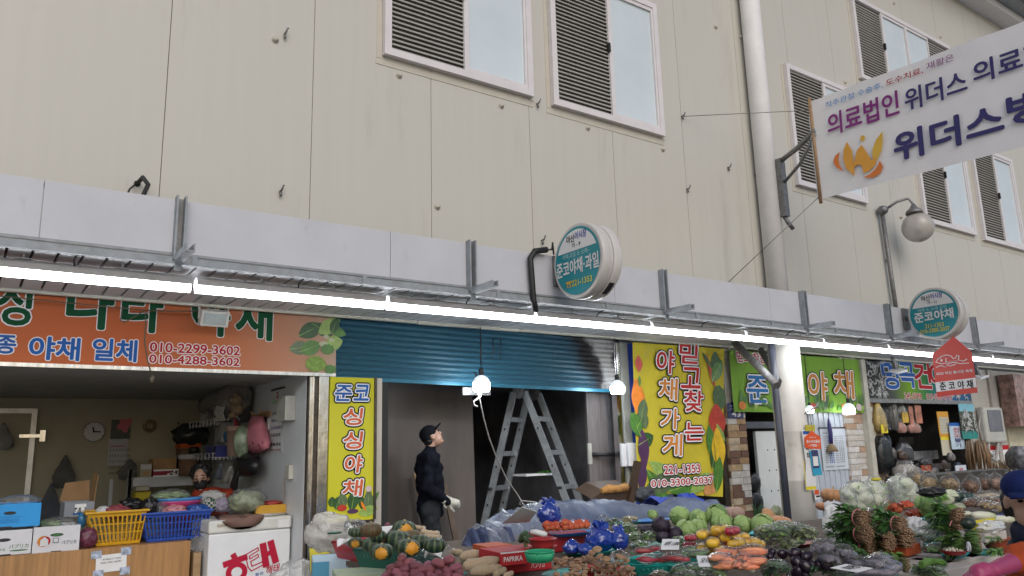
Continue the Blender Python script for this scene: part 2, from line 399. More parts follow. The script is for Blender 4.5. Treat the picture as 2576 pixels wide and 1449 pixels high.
# wall bolts, hooks and a loose cable
bolt=MB();bolt.lathe((0,0,0),[(.033,0),(.033,.01),(.018,.016),(.018,.03),(.004,.031)],12)
for v in bolt.b.verts:v.co=V((v.co.x,-v.co.z,v.co.y))
BP=[(692,100),(1004,190),(1261,266),(1478,322),(1667,376),(1100,800-280),(1800,68),(1863,93),(2248,8),(2365,93),(2125,207),(2265,546),(2060,470)]
b0=None
for p in BP:
 P=PY(p,WY)
 if b0 is None:b0=obj('wall_bolt',bolt,trim,None,origin=(0,0,0));b0.parent=B
 else:b0=b0.copy();COL.objects.link(b0)
 b0.location=P-WL[B.name]
for p in[(715,87),(704,482),(1350,262),(1362,605),(1830,422),(1898,440),(1727,476),(1714,293),(2228,655)]:
 P=PY(p,WY);q=MB();q.tube([P,P+V((0,-.05,0)),P+V((.01,-.06,.035)),P+V((.02,-.05,.045))],.009,6);q.tube([P+V((0,-.02,0)),P+V((.0,-.03,-.05))],.012,6)
 obj('wall_hook',q,galv_d,B)
P=PY((345,462),WY);q=MB();q.tube([P,P+V((.02,-.12,.02)),P+V((.05,-.2,-.06)),P+V((.0,-.3,-.2)),P+V((-.03,-.4,-.4))],.018,8);q.tube([P+V((-.02,-.02,-.02)),P+V((-.08,-.2,-.12)),P+V((-.14,-.35,-.3))],.008,6);q.ball(P,.03,1)
obj('loose_cable',q,black,B)
# roof edge at the top right
m=MB();m.use(whitep);m.bx((-6,WY-.35,10.45),(34,WY-.002,10.75));m.use(galv);m.bx((-6,WY-.62,10.62),(34,WY-.36,10.9));m.use(galv_d);m.cyl((-6,WY-.78,10.72),(34,WY-.78,10.72),.07)
obj('roof_gutter',m,None,B)
m=MB();m.use(mat('arcade_roof_sheet',(.30,.32,.35),.5,metal=.3));m.prism([(-6,WY-.3,11.0),(34,WY-.3,11.0),(34,-2.6,11.7),(-6,-2.6,11.7)],(0,.4,1),.05)
m.use(galv_d)
for xx in range(-5,34,4):m.tube([(xx,WY-.3,10.9),(xx,-2.6,11.6)],.07,8)
obj('arcade_roof',m,None,B)
# CANOPY
K=thing('shop_canopy','long white canopy with grey plank soffit above the shopfronts','canopy',(9,-1.2,2.86));FYY=-1.75
x=2.82-2.52*3;i=0
while x<27:
 m=MB();m.bx((x+.002,FYY,2.93),(x+2.518,FYY+.04,3.325));m.bx((x+.002,FYY+.04,3.30),(x+2.518,FYY+.10,3.325));obj('fascia_panel',m,fascia_m,K,.003);x+=2.52
m=MB();x=-5;m.use(darkgap);m.bx((-5,-1.69,2.895),(28,-.16,2.905));m.use(soff_m)
while x<26:m.bx((x,-1.7,2.87),(x+.128,-.152,2.894));x+=.147
obj('soffit',m,None,K)
m=MB();m.use(galv)
m.bx((-5,FYY-.005,2.905),(28,FYY+.05,2.929));m.bx((-5,FYY-.035,2.845),(28,FYY+.02,2.90));m.bx((-5,FYY-.045,2.84),(28,FYY-.036,2.85))
m.use(galv_d);m.bx((-5,FYY-.04,2.90),(28,FYY-.006,2.906))
obj('steel_rail',m,None,K)
x=-4
while x<26:m=MB();m.bx((x,FYY-.05,2.84),(x+.035,FYY-.037,2.91));obj('rail_clip',m,galv,K);x+=1.31
for a,b,z in((-5,3.9,2.846),(3.91,5.25,2.840),(5.26,12,2.844),(12.01,27,2.840)):
 m=MB();m.bx((a,-.20,z),(b,-.151,z+.085));m.bx((a,-.15,z+.06),(b,-.01,z+.085));obj('edge_strip',m,cream,K,.004)
for bx_ in(1.145,3.595,6.013,8.475,10.405,12.875,15.4):
 m=MB();m.use(galv)
 m.bx((bx_-.035,FYY-.075,2.87),(bx_-.022,FYY-.002,3.34));m.bx((bx_+.022,FYY-.075,2.87),(bx_+.035,FYY-.002,3.34));m.use(galv_d);m.bx((bx_-.0215,FYY-.012,2.87),(bx_+.0215,FYY-.003,3.33))
 m.use(galv);m.bx((bx_-.03,FYY-.42,2.85),(bx_-.02,FYY-.076,2.905));m.bx((bx_+.02,FYY-.42,2.85),(bx_+.03,FYY-.076,2.905));m.bx((bx_-.02,FYY-.42,2.85),(bx_+.02,FYY-.076,2.858))
 m.bx((bx_-.025,FYY-.06,2.79),(bx_+.025,FYY-.052,2.849))
 obj('bracket_arm',m,None,K)
# TUBE LAMPS
x=1.335-1.587*3;proto=None;n=0
while x<21:
 P=V((x+.79,-1.45,2.80))
 if proto is None:
  proto=thing('tube_lamp','lit white tube lamp in the row under the canopy','lamp',P,'tube lamps in one row under the canopy')
  m=MB();L_=.776
  m.prism([P+V((-L_,-.054,.012)),P+V((-L_,-.054,-.034)),P+V((-L_,-.0495,-.034)),P+V((-L_,-.0495,-.022)),P+V((-L_,.0495,-.022)),P+V((-L_,.0495,-.034)),P+V((-L_,.054,-.034)),P+V((-L_,.054,.012)),P+V((-L_,.025,.035)),P+V((-L_,-.025,.035))],(1,0,0),2*L_);obj('housing',m,whitep,proto)
  m=MB();m.prism([P+V((-L_+.004,.049*math.cos(t),-.024-.063*math.sin(t)**.6))for t in[i*math.pi/10 for i in range(11)]],(1,0,0),2*L_-.008);obj('lit_tube',m,tube_m,proto)
  for dx in(-.3,.3):
   m=MB();m.bx(P+V((dx-.04,-.055,.036)),P+V((dx+.04,.055,.041)));m.bx(P+V((dx-.006,-.055,.041)),P+V((dx+.006,-.045,.075)));m.bx(P+V((dx-.012,-.29,.072)),P+V((dx+.012,.055,.076)));obj('hanger',m,whitep,proto)
  m=MB();m.tube([P+V((.0,-.05,.02)),P+V((-.01,-.09,.05)),P+V((0,-.2,.078))],.006,6);obj('lead',m,black,proto)
 else:dup(proto,P)
 x+=1.587
# COLUMN
CX=PY((1973,900),-1.06).x;C=thing('round_column','tall white round column passing up through the canopy','column',(CX,-1.06,0))
m=MB();m.lathe((CX,-1.06,0),[(.212,0),(.212,1.0),(.214,1.01),(.207,1.02),(.207,1.62),(.209,1.63),(.207,1.64),(.207,2.9)],32);obj('lower_shaft',m,mat('aged_white_paint',(.55,.53,.49),.5,var=.08,scale=3,dirt_reflection=((.3,.28,.24),4,.6)),C)
m=MB();m.lathe((CX,-1.06,0),[(.142,2.9),(.142,10.5)],32);obj('upper_shaft',m,mat('pipe_white',(.78,.77,.77),.55,var=.05,dirt_reflection=((.4,.37,.33),9,.7)),C)
P0,P1=PY((1955,970),-1.42),PY((1848,862),-.5);m=MB();m.cyl(P0,P1,.05);m.cyl(PY((1958,960),-1.2),PY((1915,880),-.4),.045);obj('brace',m,galv_d,C)
m=MB();a=PY((1944,900),-1.2);m.cyl((a.x,-1.2,.0),(a.x,-1.2,2.86),.045,n=14);obj('dark_pipe',m,mat('dark_blue_grey_pipe',(.05,.055,.075),.4,var=.2),C)
m=MB();P=PY((1962,440),-1.22);m.bx((P.x-.06,-1.29,P.z-.62),(P.x+.04,-1.195,P.z+.22));m.tube([V((P.x-.02,-1.23,P.z-.6)),V((P.x+.02,-1.27,P.z-.72)),V((P.x+.1,-1.27,P.z-.78))],.03,8);obj('arm_plate',m,galv_d,C)
# HOSPITAL BANNER
HX=8.85;fr=Frame((HX,0,0),(0,-1,-.045),(0,-.045,1))
e0,e1=PX((2030,258),HX),PX((2064,500),HX)
H=thing('cloth_banner','large white cloth hospital banner hung over the street','banner',e1)
Yl=(e0.y+e1.y)/2;zt,zb=e0.z-.0,e1.z+.0;ul=-Yl
m=MB();N=40;vs=[]
for i in range(N+1):
 u=ul+6.5*i/N;q=.012*math.sin(i*.9)+.01*math.sin(i*2.3)
 vs.append([m.b.verts.new((HX+q*(.3 if j else 1)+.004,-u+(.02 if j else-.02)*(i==0),zt+(zb-zt)*j/6-.045*6.5*i/N))for j in range(7)])
for a,b in zip(vs,vs[1:]):
 for j in range(6):m.face([a[j],b[j],b[j+1],a[j+1]],True)
obj('cloth',m,mat('banner_cloth',(.82,.81,.83),.8,var=.03),H)
m=MB();m.cyl((HX,Yl-.02,zb-.06),(HX,Yl-.02,zt+.05),.022);obj('end_pole',m,ply,H)
m=MB()
for(px,py),s in(((1960,408),1),((1972,460),-1)):
 a=PX((px,py),PY((1962,440),-1.22).x);b=V((HX,Yl-.05,e0.z-(.42 if s>0 else .48)));m.tube([a,(a+b)/2+V((0,0,.02*s-.05)),b],.035 if s>0 else .022,8)
obj('support_arm',m,galv_d,H)
m=MB();m.tube([PY((1714,293),WY),V((HX,Yl,e0.z-.12))],.005,5);obj('guy_wire',m,galv_d,H);m=MB();m.tube([PY((1830,712),WY),V((HX,Yl,zb+.03))],.005,5);obj('guy_wire',m,galv_d,H)
pb2,ppur=mat('print_sky_blue',(.02,.22,.55),.5,var=.05),mat('print_magenta',(.22,.02,.20),.5,var=.05)
def hx(bl,tr):a=fr.uv(PX(bl,HX));b=fr.uv(PX(tr,HX));return(a[0],a[1],b[0],b[1])
def z8(x,y):return(1853+x*.3967,y*.3967)
m=MB();hh=.022
letters(m,'척추관절 수술후,',fr,hx(z8(570,690),z8(930,520)),pb2,.004,hh)
letters(m,'도수치료,',fr,hx(z8(955,552),z8(1185,425)),pred,.01,hh)
letters(m,'재활은',fr,hx(z8(1212,448),z8(1380,340)),ppur,.004,hh)
letters(m,'의료법인',fr,hx(z8(590,868),z8(1025,575)),ppur,.022,hh)
letters(m,'위더스',fr,hx(z8(1080,712),z8(1455,440)),pnavy,.022,hh)
a=hx(z8(1515,540),z8(1800,300));letters(m,'의료재단',fr,(a[0],a[1],a[0]+(a[2]-a[0])*2.1,a[3]),pnavy,.022,hh)
a=hx(z8(1015,1030),z8(1680,650));letters(m,'위더스',fr,a,pnavy,.035,hh)
b=hx(z8(1690,850),z8(1823,560));letters(m,'병원',fr,(a[2]+.06,a[1]+.05,a[2]+.06+(a[2]-a[0])*.68,a[3]+.03),pnavy,.035,hh)
obj('lettering',m,None,H)
la=mat('logo_amber',(.75,.36,.05),.5,var=.06);lo=mat('logo_orange',(.70,.20,.04),.5,var=.06);lg=mat('logo_gold',(.72,.45,.06),.5,var=.05)
def zpoly(m,pts,mm,h):m.use(mm);m.poly([fr.P(*fr.uv(PX(z8(*p),HX)),h)for p in pts])
m=MB()
zpoly(m,[(660,965),(630,990),(618,1030),(640,1065),(685,1090),(660,1050),(652,1010)],lo,hh)
zpoly(m,[(705,900),(685,950),(682,1010),(700,1070),(755,1118),(752,1060),(748,1035),(738,960)],la,hh+.001)
zpoly(m,[(752,1060),(775,1045),(800,1050),(812,1100),(850,1070),(870,1030),(835,975),(800,920),(770,955),(750,1035)],la,hh+.002)
zpoly(m,[(932,835),(890,890),(868,950),(868,1000),(895,1020),(925,960),(934,900)],lg,hh+.003)
zpoly(m,[(895,1000),(868,1010),(845,1060),(812,1100),(850,1085),(890,1045)],la,hh+.004)
zpoly(m,[(915,1020),(935,1060),(920,1100),(870,1128),(805,1128),(850,1108),(890,1070)],lo,hh+.001)
zpoly(m,[(788,880),(798,860),(815,862),(822,880),(812,896),(796,896)],lg,hh)
obj('emblem',m,None,H)
# ROUND BLADE SIGNS
teal=mat('sign_teal',(.012,.25,.30),.35,var=.05)
rimm=mat('sign_rim_acrylic',(.60,.58,.56),.3,var=.08,scale=6,dirt_reflection=((.4,.36,.3),6,.62))
def round_sign(X,p0,ph,code,line,big,nums,label,phone):
 c=PX(p0,X);R_=ph/2*depth(c)/F*1.0;fr=FX(X);uc,vc=fr.uv(c)
 T=thing('round_sign',label,'sign',(X+.15,c.y,c.z-R_))
 m=MB();m.cyl((X,c.y,c.z),(X+.10,c.y,c.z),R_,n=56);m.cyl((X+.10,c.y,c.z),(X+.135,c.y,c.z),R_*.97,n=56);m.cyl((X+.135,c.y,c.z),(X+.235,c.y,c.z),R_,n=56);obj('case',m,rimm,T,.012)
 m=MB();m.box((X+.14,(c.y-1.75)/2+.12,c.z),(.05,abs(c.y+1.75)+.1,.05));m.box((X+.14,-1.77,c.z),(.14,.03,.3));obj('wall_mount',m,galv_d,T)
 m=MB();r=R_*.90
 pblob(m,fr,uc,vc,r,r,teal,.006,n=56)
 m.use(pw);cut=.34;a0=math.asin(cut);r2=R_*.83
 m.poly([fr.P(uc+r2*math.cos(t),vc+r2*math.sin(t),.008)for t in[a0+(math.pi-2*a0)*i/24 for i in range(25)]])
 obj('face',m,None,T)
 q=lambda a,b,c_,d:(uc+a*R_,vc+b*R_,uc+c_*R_,vc+d*R_)
 m=MB()
 letters(m,'마산',fr,q(-.38,.52,-.05,.72),ink,.02,.010);letters(m,'어시장',fr,q(-.03,.55,.42,.76),mat('print_ultramarine',(.02,.02,.35),.4),.02,.010)
 letters(m,code,fr,q(-.18,.36,.17,.49),ink,.01,.010)
 letters(m,line,fr,q(-.58,.11,.52,.25),mat('print_pale_aqua',(.45,.66,.68),.4),.0,.010)
 letters(m,big,fr,q(*big_r[code]),pw,.03,.010)
 y=-.50 if phone else-.38
 for s_ in nums:
  ww=.035*len(s_)+.0;letters(m,s_,fr,q(-.06-len(s_)*.040+(.14 if phone else 0),y-.15,-.06+len(s_)*.040+(.30 if phone else .06),y),pyel,.01,.010);y-=.19
 if phone:
  m.use(mat('print_amber',(.75,.42,.02),.4));m.poly([fr.P(uc+R_*a,vc+R_*b,.010)for a,b in((-.44,-.66),(-.28,-.66),(-.30,-.56),(-.25,-.56),(-.25,-.50),(-.47,-.50),(-.47,-.56),(-.42,-.56))])
  pblob(m,fr,uc-.36*R_,vc-.61*R_,.04*R_,.045*R_,teal,.012)
 obj('lettering',m,None,T);return T,c,R_
big_r={'가 - 9':(-.84,-.34,.84,.06),'가 - 11':(-.74,-.28,.72,.10)}
T1,c1,R1=round_sign(4.47,(1453,655),194,'가 - 9','야채,과일 도·소매–','준코야채·과일',['221-1353'],'round teal sign with a yellow telephone mark, above the blue shutter',True)
m=MB();X=4.47
m.prism([V((X+.14+.001*i,c1.y-R1*1.003*math.cos(t),c1.z-R1*1.003*math.sin(t)))for i,t in enumerate([.75,.85,.95,1.05,1.15])]+[V((X+.20,c1.y-R1*1.003*math.cos(t),c1.z-R1*1.003*math.sin(t)))for t in[1.15,1.05,.95,.85,.75]],(0,-.6,-.8),.003);obj('torn_patch',m,black,T1)
T2,c2,R2=round_sign(10.77,(2349,788),132,'가 - 11','야채 도·소매 전문','준코야채',['211-1353','010-3300-2037'],'smaller round teal sign with a red tag hanging below it',False)
# corrugated hose to sign
m=MB();pts=[PY(q_,-1.80)for q_ in((1348,780),(1342,755),(1337,690),(1334,650),(1345,632),(1375,628))];m.tube(pts,.03,10);m.use(black);m.tube([pts[-1],PY((1388,628),-1.8),PY((1390,610),-1.8),PY((1393,640),-1.82)],.009,6);m.tube([PY((1348,780),-1.75),PY((1345,765),-1.7)],.03,8)
o=obj('cable_hose',m,black);tag(o,'black corrugated cable hose curling over the canopy edge beside round sign','hose')
# red tag
fr=FX(10.77);RX=10.80
rx=lambda p:fr.uv(PX(p,10.77))
tagred=mat('tag_red',(.55,.045,.03),.4,var=.05);tago=mat('tag_orange',(.58,.09,.02),.4,var=.05)
T=thing('hanging_tag','large red tag with a white fish drawing hanging under the round sign','sign',PX((2402,990),10.77))
pts=[rx(p)for p in((2354,988),(2459,992-8),(2443,893),(2397,848),(2345,878),(2346,905))]
pts=[rx(p)for p in((2357,998),(2459,988),(2443,885),(2398,846),(2345,892))]
m=MB();m.prism([fr.P(a,b,-.012)for a,b in pts],fr.n,.012);obj('board',m,tagred,T)
m=MB();a,b,c_,d=rx((2353,962)),rx((2454,950)),rx((2457,974)),rx((2356,986));m.use(pw);m.poly([fr.P(*q_,.002)for q_ in(a,b,c_,d)])
e=rx((2366,982));f_=rx((2446,955));letters(m,'준 코 야 채',fr,(e[0],e[1],f_[0],f_[1]),ink,.025,.004)
def zr(x,y):return rx((2172.4+x*.15699,894.5+y*.15699))
e,f_=zr(1170,315),zr(1740,215);letters(m,'2023 마산 魚시장 축제',fr,(e[0],e[1],f_[0],f_[1]),pw,.02,.003)
e,f_=zr(1330,118),zr(1505,70);letters(m,'마산어시장',fr,(e[0],e[1],f_[0],f_[1]),pw,.0,.003)
m.use(pw)
for L_ in([(1300,130),(1240,130),(1160,105),(1200,50),(1260,10),(1330,-10),(1400,5),(1440,50),(1480,40),(1500,-10),(1530,0),(1520,70),(1600,90),(1660,60),(1640,50)],[(1310,130),(1325,90),(1320,45)],[(1335,130),(1450,110),(1560,130),(1690,120)],[(1165,190),(1240,160),(1320,185)],[(1330,150),(1400,165),(1480,140)]):
 m.tube([fr.P(*zr(*q_),.003)for q_ in L_],.006,6)
pblob(m,fr,*zr(1250,75),.016,.016,pw,.004)
obj('print',m,None,T)
# WALL STREET LAMP
T=thing('globe_wall_lamp','unlit globe lamp on a curved grey arm against the beige wall','lamp',PY((2250,770),WY-.1))
a=PY((2218,528),WY-.1);b=PY((2252,790),WY-.1)
m=MB();m.cyl((a.x+.1,WY-.08,b.z-.5),(a.x+.04,WY-.08,a.z),.035);m.ball((a.x+.03,WY-.1,a.z),(.09,.09,.08),2);obj('post',m,galv_d,T)
gX=a.x+.85;gc=PX((2309,572),gX-.45);gr_=38*depth(gc)/F
top=V((gc.x-.05,gc.y,gc.z+gr_*1.35))
m=MB();s0=V((a.x+.05,WY-.12,a.z));m.tube([s0,s0*.55+top*.45+V((0,0,.12)),s0*.15+top*.85+V((0,0,.16)),top+V((0,0,.06)),top-V((0,0,.05))],.022,8);m.lathe(top-V((0,0,gr_*.45)),[(gr_*.55,0),(gr_*.5,.05),(.06,.1),(.03,.16)],18);obj('arm',m,galv_d,T)
m=MB();m.ball(gc,gr_,4);obj('globe',m,plastic('globe_glass',(.62,.58,.53),.62,.25,.1,3,.3),T)
m=MB()
for dx in(-.04,.0,.04):m.tube([gc+V((dx,0,gr_*.5)),gc+V((dx,0,-gr_*.45))],.016,8)
m.cyl(gc+V((0,0,gr_*.5)),gc+V((0,0,gr_*.85)),.06);obj('lamp_tube',m,whitep,T)
# LEFT SHOP ROOM
dwall=mat('olive_cold_room_panel',(.33,.31,.225),.5,var=.08,scale=1.5,dirt_reflection=((.25,.23,.17),1.2,.6))
lwall=mat('pale_grey_wall',(.58,.61,.63),.45,var=.05,dirt_reflection=((.25,.25,.24),2,.64))
RXW=2.779;BY=4.2
R1_=thing('left_shop_room','dim open vegetable shop room with olive back wall and pale side wall','shop',(0,2.1,.06))
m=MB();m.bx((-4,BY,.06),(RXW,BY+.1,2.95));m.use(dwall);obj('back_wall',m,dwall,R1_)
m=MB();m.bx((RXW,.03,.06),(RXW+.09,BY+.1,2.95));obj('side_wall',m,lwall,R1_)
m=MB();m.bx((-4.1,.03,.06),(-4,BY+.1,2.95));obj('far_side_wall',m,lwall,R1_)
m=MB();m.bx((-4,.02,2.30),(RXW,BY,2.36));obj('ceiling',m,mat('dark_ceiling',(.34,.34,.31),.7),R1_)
# cold room door
b=lambda p:PY(p,BY-.02)
T=thing('cold_room_door','olive cold room door with pale metal edge and chrome hinge','door',(-.2,BY-.03,.3))
P0,P1=b((90,1032)),b((80,1290));m=MB();zt=P0.z;m.bx((-1.6,BY-.05,.3),(P0.x-.0,BY-.002,zt));obj('door_leaf',m,dwall,T)
m=MB();m.bx((P0.x-.04,BY-.06,.3),(P0.x+.02,BY-.051,zt+.02));m.bx((-1.6,BY-.06,zt-.04),(P0.x-.041,BY-.051,zt+.02));obj('edge_trim',m,alu,T)
P=b((85,1097));m=MB();m.bx((P.x-.16,BY-.10,P.z-.02),(P.x+.06,BY-.062,P.z+.02));m.bx((P.x+.06,BY-.10,P.z-.07),(P.x+.12,BY-.062,P.z+.07));obj('hinge',m,chrome,T)
# wall clock
P=b((236,1086));T=thing('wall_clock','round white clock with black hands on the olive wall','clock',(P.x,BY-.02,P.z-.17));r=25*depth(P)/F
m=MB();m.lathe((0,0,0),[(r,0),(r,.03),(r*.93,.04),(r*.92,.03)],36)
for v in m.b.verts:v.co=V((v.co.x+P.x,BY-.003-v.co.z,v.co.y+P.z))
obj('rim',m,mat('clock_rim_grey',(.25,.26,.28),.3),T)
m=MB();fr=FY(BY-.034);u,v_=fr.uv(P);pblob(m,fr,u,v_,r*.91,r*.91,mat('clock_face',(.42,.42,.44),.3,var=.02),.001,n=36);m.use(ink)
for a,L_ in((rad(-3),.62),(rad(107),.5)):
 d=V((math.cos(a),math.sin(a)));n_=V((-d.y,d.x))*.008;m.poly([fr.P(u+d.x*r*t+s*n_.x,v_+d.y*r*t+s*n_.y,.004)for t,s in((-.1,1),(-.1,-1),(L_,-1),(L_,1))])
for k in range(12):
 t=k*math.pi/6;m.poly([fr.P(u+r*q*math.cos(t+e),v_+r*q*math.sin(t+e),.003)for q,e in((.78,.03),(.86,.03),(.86,-.03),(.78,-.03))])
obj('dial',m,None,T)
# flower calendar on the back wall
fr=FY(BY-.01)
a=fr.uv(b((268,1172)));c_=fr.uv(b((330,1056)));mid=a[1]+(c_[1]-a[1])*.58
T=thing('flower_calendar','wall calendar with pink flower picture above the date page','calendar',b((299,1172)))
m=MB();sheet(m,fr,(a[0]+.02,mid,c_[0],c_[1]),.006,mat('calendar_picture',(.02,.03,.02),.4,var=.5,scale=12),.004)
pk=mat('flower_pink',(.45,.10,.13),.5,var=.2,scale=20)
for i,(du,dv)in enumerate(((.22,.28),(.28,.22),(.25,.16),(.18,.2),(.3,.28))):pblob(m,fr,a[0]+du*.75,mid+dv*.8,.05,.038,pk,.008+i*.0005,rot=i)
obj('picture',m,None,T)
m=MB();sheet(m,fr,(a[0],a[1],c_[0]-.02,mid-.002),.006,mat('calendar_paper',(.40,.40,.42),.6,var=.03),.004)
for r_ in range(5):
 letters(m,' '.join(str(1+r_*7+k)for k in range(7 if r_<4 else 3)),fr,(a[0]+.03,mid-.16-r_*.075,a[0]+(.03+.24*(1 if r_<4 else .4)),mid-.13-r_*.075),ink,.0,.008)
m.use(pred);sheet(m,fr,(a[0]+.03,mid-.1,c_[0]-.05,mid-.09),.008,pred)
obj('date_page',m,None,T)
# tape roll on wall
P=b((375,1072));m=MB();m.tube([P+V((.065*math.cos(t),-.03,.065*math.sin(t)))for t in[k*math.pi/8 for k in range(16)]],.022,8,closed=True)
tag(obj('tape_roll',m,mat('brown_tape',(.16,.12,.05),.4)),'brown roll of packing tape hung on the olive wall right of flower calendar','tape')
# hanging plastic bag sheaf on back wall
bagdark=plastic('grey_bag_film',(.22,.23,.25),.5,.2,.8,14)
def hung_bag(name,label,cat,top,h,wpx,Y,m_,inner=None,ax=1):
 P=PL(top,ax,Y);s=depth(P)/F;w_=wpx*s/2;H_=h*s
 mb=MB();rs=[]
 for t,k in((0,.12),(.06,.16),(.2,.4),(.45,.75),(.7,1),(.9,.95),(1,.55)):
  rs.append([P+V(((w_*k*math.cos(a)if ax==1 else .45*w_*k*math.sin(a))*(1+.1*math.sin(5*a+t*9)),(.4*w_*k*math.sin(a)if ax==1 else w_*k*math.cos(a))*(1+.1*math.sin(4*a)),-H_*t+.02*math.sin(3*a)))for a in[i*math.pi/8 for i in range(16)]])
 mb.rings(rs);return tag(obj(name,mb,m_),label,cat)
hung_bag('plastic_bag','grey see-through plastic bag hanging on the olive wall beside cold room door','bag',z2(497,545),75,52,BY-.12,bagdark)
hung_bag('plastic_bag','long bluish plastic bag hanging lower between cold room door and white carton','bag',z2(390,760),95,55,BY-.25,plastic('blue_grey_film',(.15,.18,.26),.5,.2,.8,14))
hung_bag('plastic_bag','clear plastic bag hanging near left edge over cold room door','bag',z2(30,300),62,50,BY-.2,plastic('clear_film_dim',(.5,.52,.55),.4,.2,.8,14))
hung_bag('plastic_bag','crumpled grey plastic bag bulging below the flower calendar','bag',z2(985,575),45,55,BY-.2,bagdark)
# back shelf with boxes
SY=3.2
P0,P1=PY(z2(1005,720),SY),PY(z2(1425,715),SY)
T=thing('metal_shelf','pale grey metal shelf with slotted post behind the seated person','shelf',(P0.x+.4,SY+.2,.06))
m=MB();m.bx((P0.x,SY,P0.z-.10),(P1.x+.25,SY+.45,P0.z+.02));obj('shelf_board',m,mat('shelf_grey',(.42,.44,.46),.4),T)
m=MB()
for dx in(0,.02):m.bx((P0.x-.06+dx*.1,SY-.02,.06),(P0.x-.02,SY+.02,P0.z+.12))
m.use(ink)
for k in range(9):m.bx((P0.x-.05,SY-.022,P0.z+.06-k*.09),(P0.x-.03,SY-.0205,P0.z+.10-k*.09))
m.use(mat('shelf_grey',(.42,.44,.46)));m.bx((P0.x-.2,SY+.4,.06),(P0.x-.16,SY+.44,P0.z));obj('post',m,mat('shelf_grey',(.42,.44,.46),.4),T)
zs=P0.z+.02
def carton(name,label,bl,tr,Y,dep,m_,z0=None,extra=None,open_=False,cat='box',group=None,yaw=0):
 A,Bq=PY(bl,Y),PY(tr,Y);zb_=A.z if z0 is None else z0
 w_,h_=Bq.x-A.x,Bq.z-zb_
 T=thing(name,label,cat,(A.x+w_/2,Y+dep/2,zb_),group)
 m=MB()
 if open_:
  t=.006;m.bx((A.x,Y,zb_),(Bq.x,Y+t,Bq.z));m.bx((A.x,Y+dep-t,zb_),(Bq.x,Y+dep,Bq.z));m.bx((A.x,Y+t,zb_),(A.x+t,Y+dep-t,Bq.z));m.bx((Bq.x-t,Y+t,zb_),(Bq.x,Y+dep-t,Bq.z));m.bx((A.x+t,Y+t,zb_),(Bq.x-t,Y+dep-t,zb_+t))
 else:m.bx((A.x,Y,zb_),(Bq.x,Y+dep,Bq.z))
 obj('carton',m,m_,T,.004)
 fr_=Frame((A.x,Y,zb_),(1,0,0),(0,0,1))
 if extra:e=MB();extra(e,fr_,w_,h_);obj('print',e,None,T)
 if yaw:T.rotation_euler.z=yaw
 return T
cw=lambda n,c:mat(n,c,.6,var=.06,spec=.25)
carton('small_box','small white and yellow box stacked on the metal shelf',z2(1055,700),z2(1148,602),SY+.05,.2,cw('box_cream',(.32,.29,.20)),zs,lambda e,f,w,h:(sheet(e,f,(.005,h*.6,w-.005,h-.005),.002,cw('box_white',(.5,.5,.5))),pblob(e,f,w*.55,h*.3,w*.25,h*.15,cw('box_tan',(.4,.22,.1)),.003)))
carton('small_box','red patterned flat box standing on the metal shelf',z2(1155,698),z2(1360,640),SY+.02,.2,cw('box_maroon',(.25,.03,.05)),zs,lambda e,f,w,h:(sheet(e,f,(.0,h-.02,w,h),.002,paper),sheet(e,f,(0,0,w,.015),.002,paper),[pblob(e,f,w*(.62+.05*k),h*(.3+.12*(k%4)),.035,.012,paper,.003,rot=k)for k in range(7)]))
carton('cardboard_box','brown cardboard box on the shelf behind red flat box',z2(1155,640),z2(1335,558),SY+.25,.3,card,zs,lambda e,f,w,h:sheet(e,f,(0.02,h*.1,w*.3,h*.4),.002,cw('box_cream',(.3,.27,.2))))
carton('storage_box','orange topped flat box stacked beneath a dark bag',z2(1360,485),z2(1520,448),SY+.1,.3,cw('box_orange',(.42,.08,.015)))
carton('storage_box','brown flat box stacked under the orange topped one',z2(1365,535),z2(1515,487),SY+.1,.3,cw('box_brown2',(.15,.09,.05)))
carton('storage_box','grey box holding up the stacked flat boxes behind the seated person',z2(1365,650),z2(1515,537),SY+.12,.28,cw('box_grey',(.07,.07,.07)))
P=PY(z2(1440,445),SY+.2);m=MB();m.ball(P+V((0,0,.1)),(.22,.15,.16),3,lambda c:1+.3*noise.noise(c*3));tag(obj('dark_bag',m,mat('dark_bag_film',(.02,.025,.025),.25,bump=.6,bscale=12)),'dark plastic bag lying on the stack of flat boxes','bag')
P=PY(z2(1458,600),SY+.0);m=MB();m.use(mat('jar_green',(.10,.2,.02),.3)).lathe((P.x,P.y,P.z),[(.055,0),(.06,.03),(.06,.12)],16);m.use(black).lathe((P.x,P.y,P.z+.12),[(.062,0),(.062,.08),(.05,.09)],16);tag(obj('jar',m),'green jar with black lid by the flat boxes','jar')
P=PY(z2(1425,690),SY-.1);m=MB();m.use(cw('tub_brown',(.17,.10,.06))).lathe(P,[(.12,0),(.13,.2)],18);m.use(cw('tub_lid',(.45,.45,.46))).lathe(P+V((0,0,.2)),[(.14,0),(.14,.05),(.12,.06)],18);tag(obj('tub',m),'brown tub with white lid beside the seated person','tub')
carton('yellow_box','yellow box below the metal shelf next to its post',z2(1020,890),z2(1140,812),SY-.25,.25,cw('box_yellow',(.42,.33,.02)))
carton('pale_box','pale flat box lying on top of the yellow box',z2(1025,808),z2(1130,770),SY-.25,.2,cw('box_cream',(.32,.29,.20)))
# right side wall things
def SW(p):return PX(p,RXW)
sfr=Frame((RXW,0,0),(0,-1,0),(0,0,1))
su=lambda p:sfr.uv(SW(p))
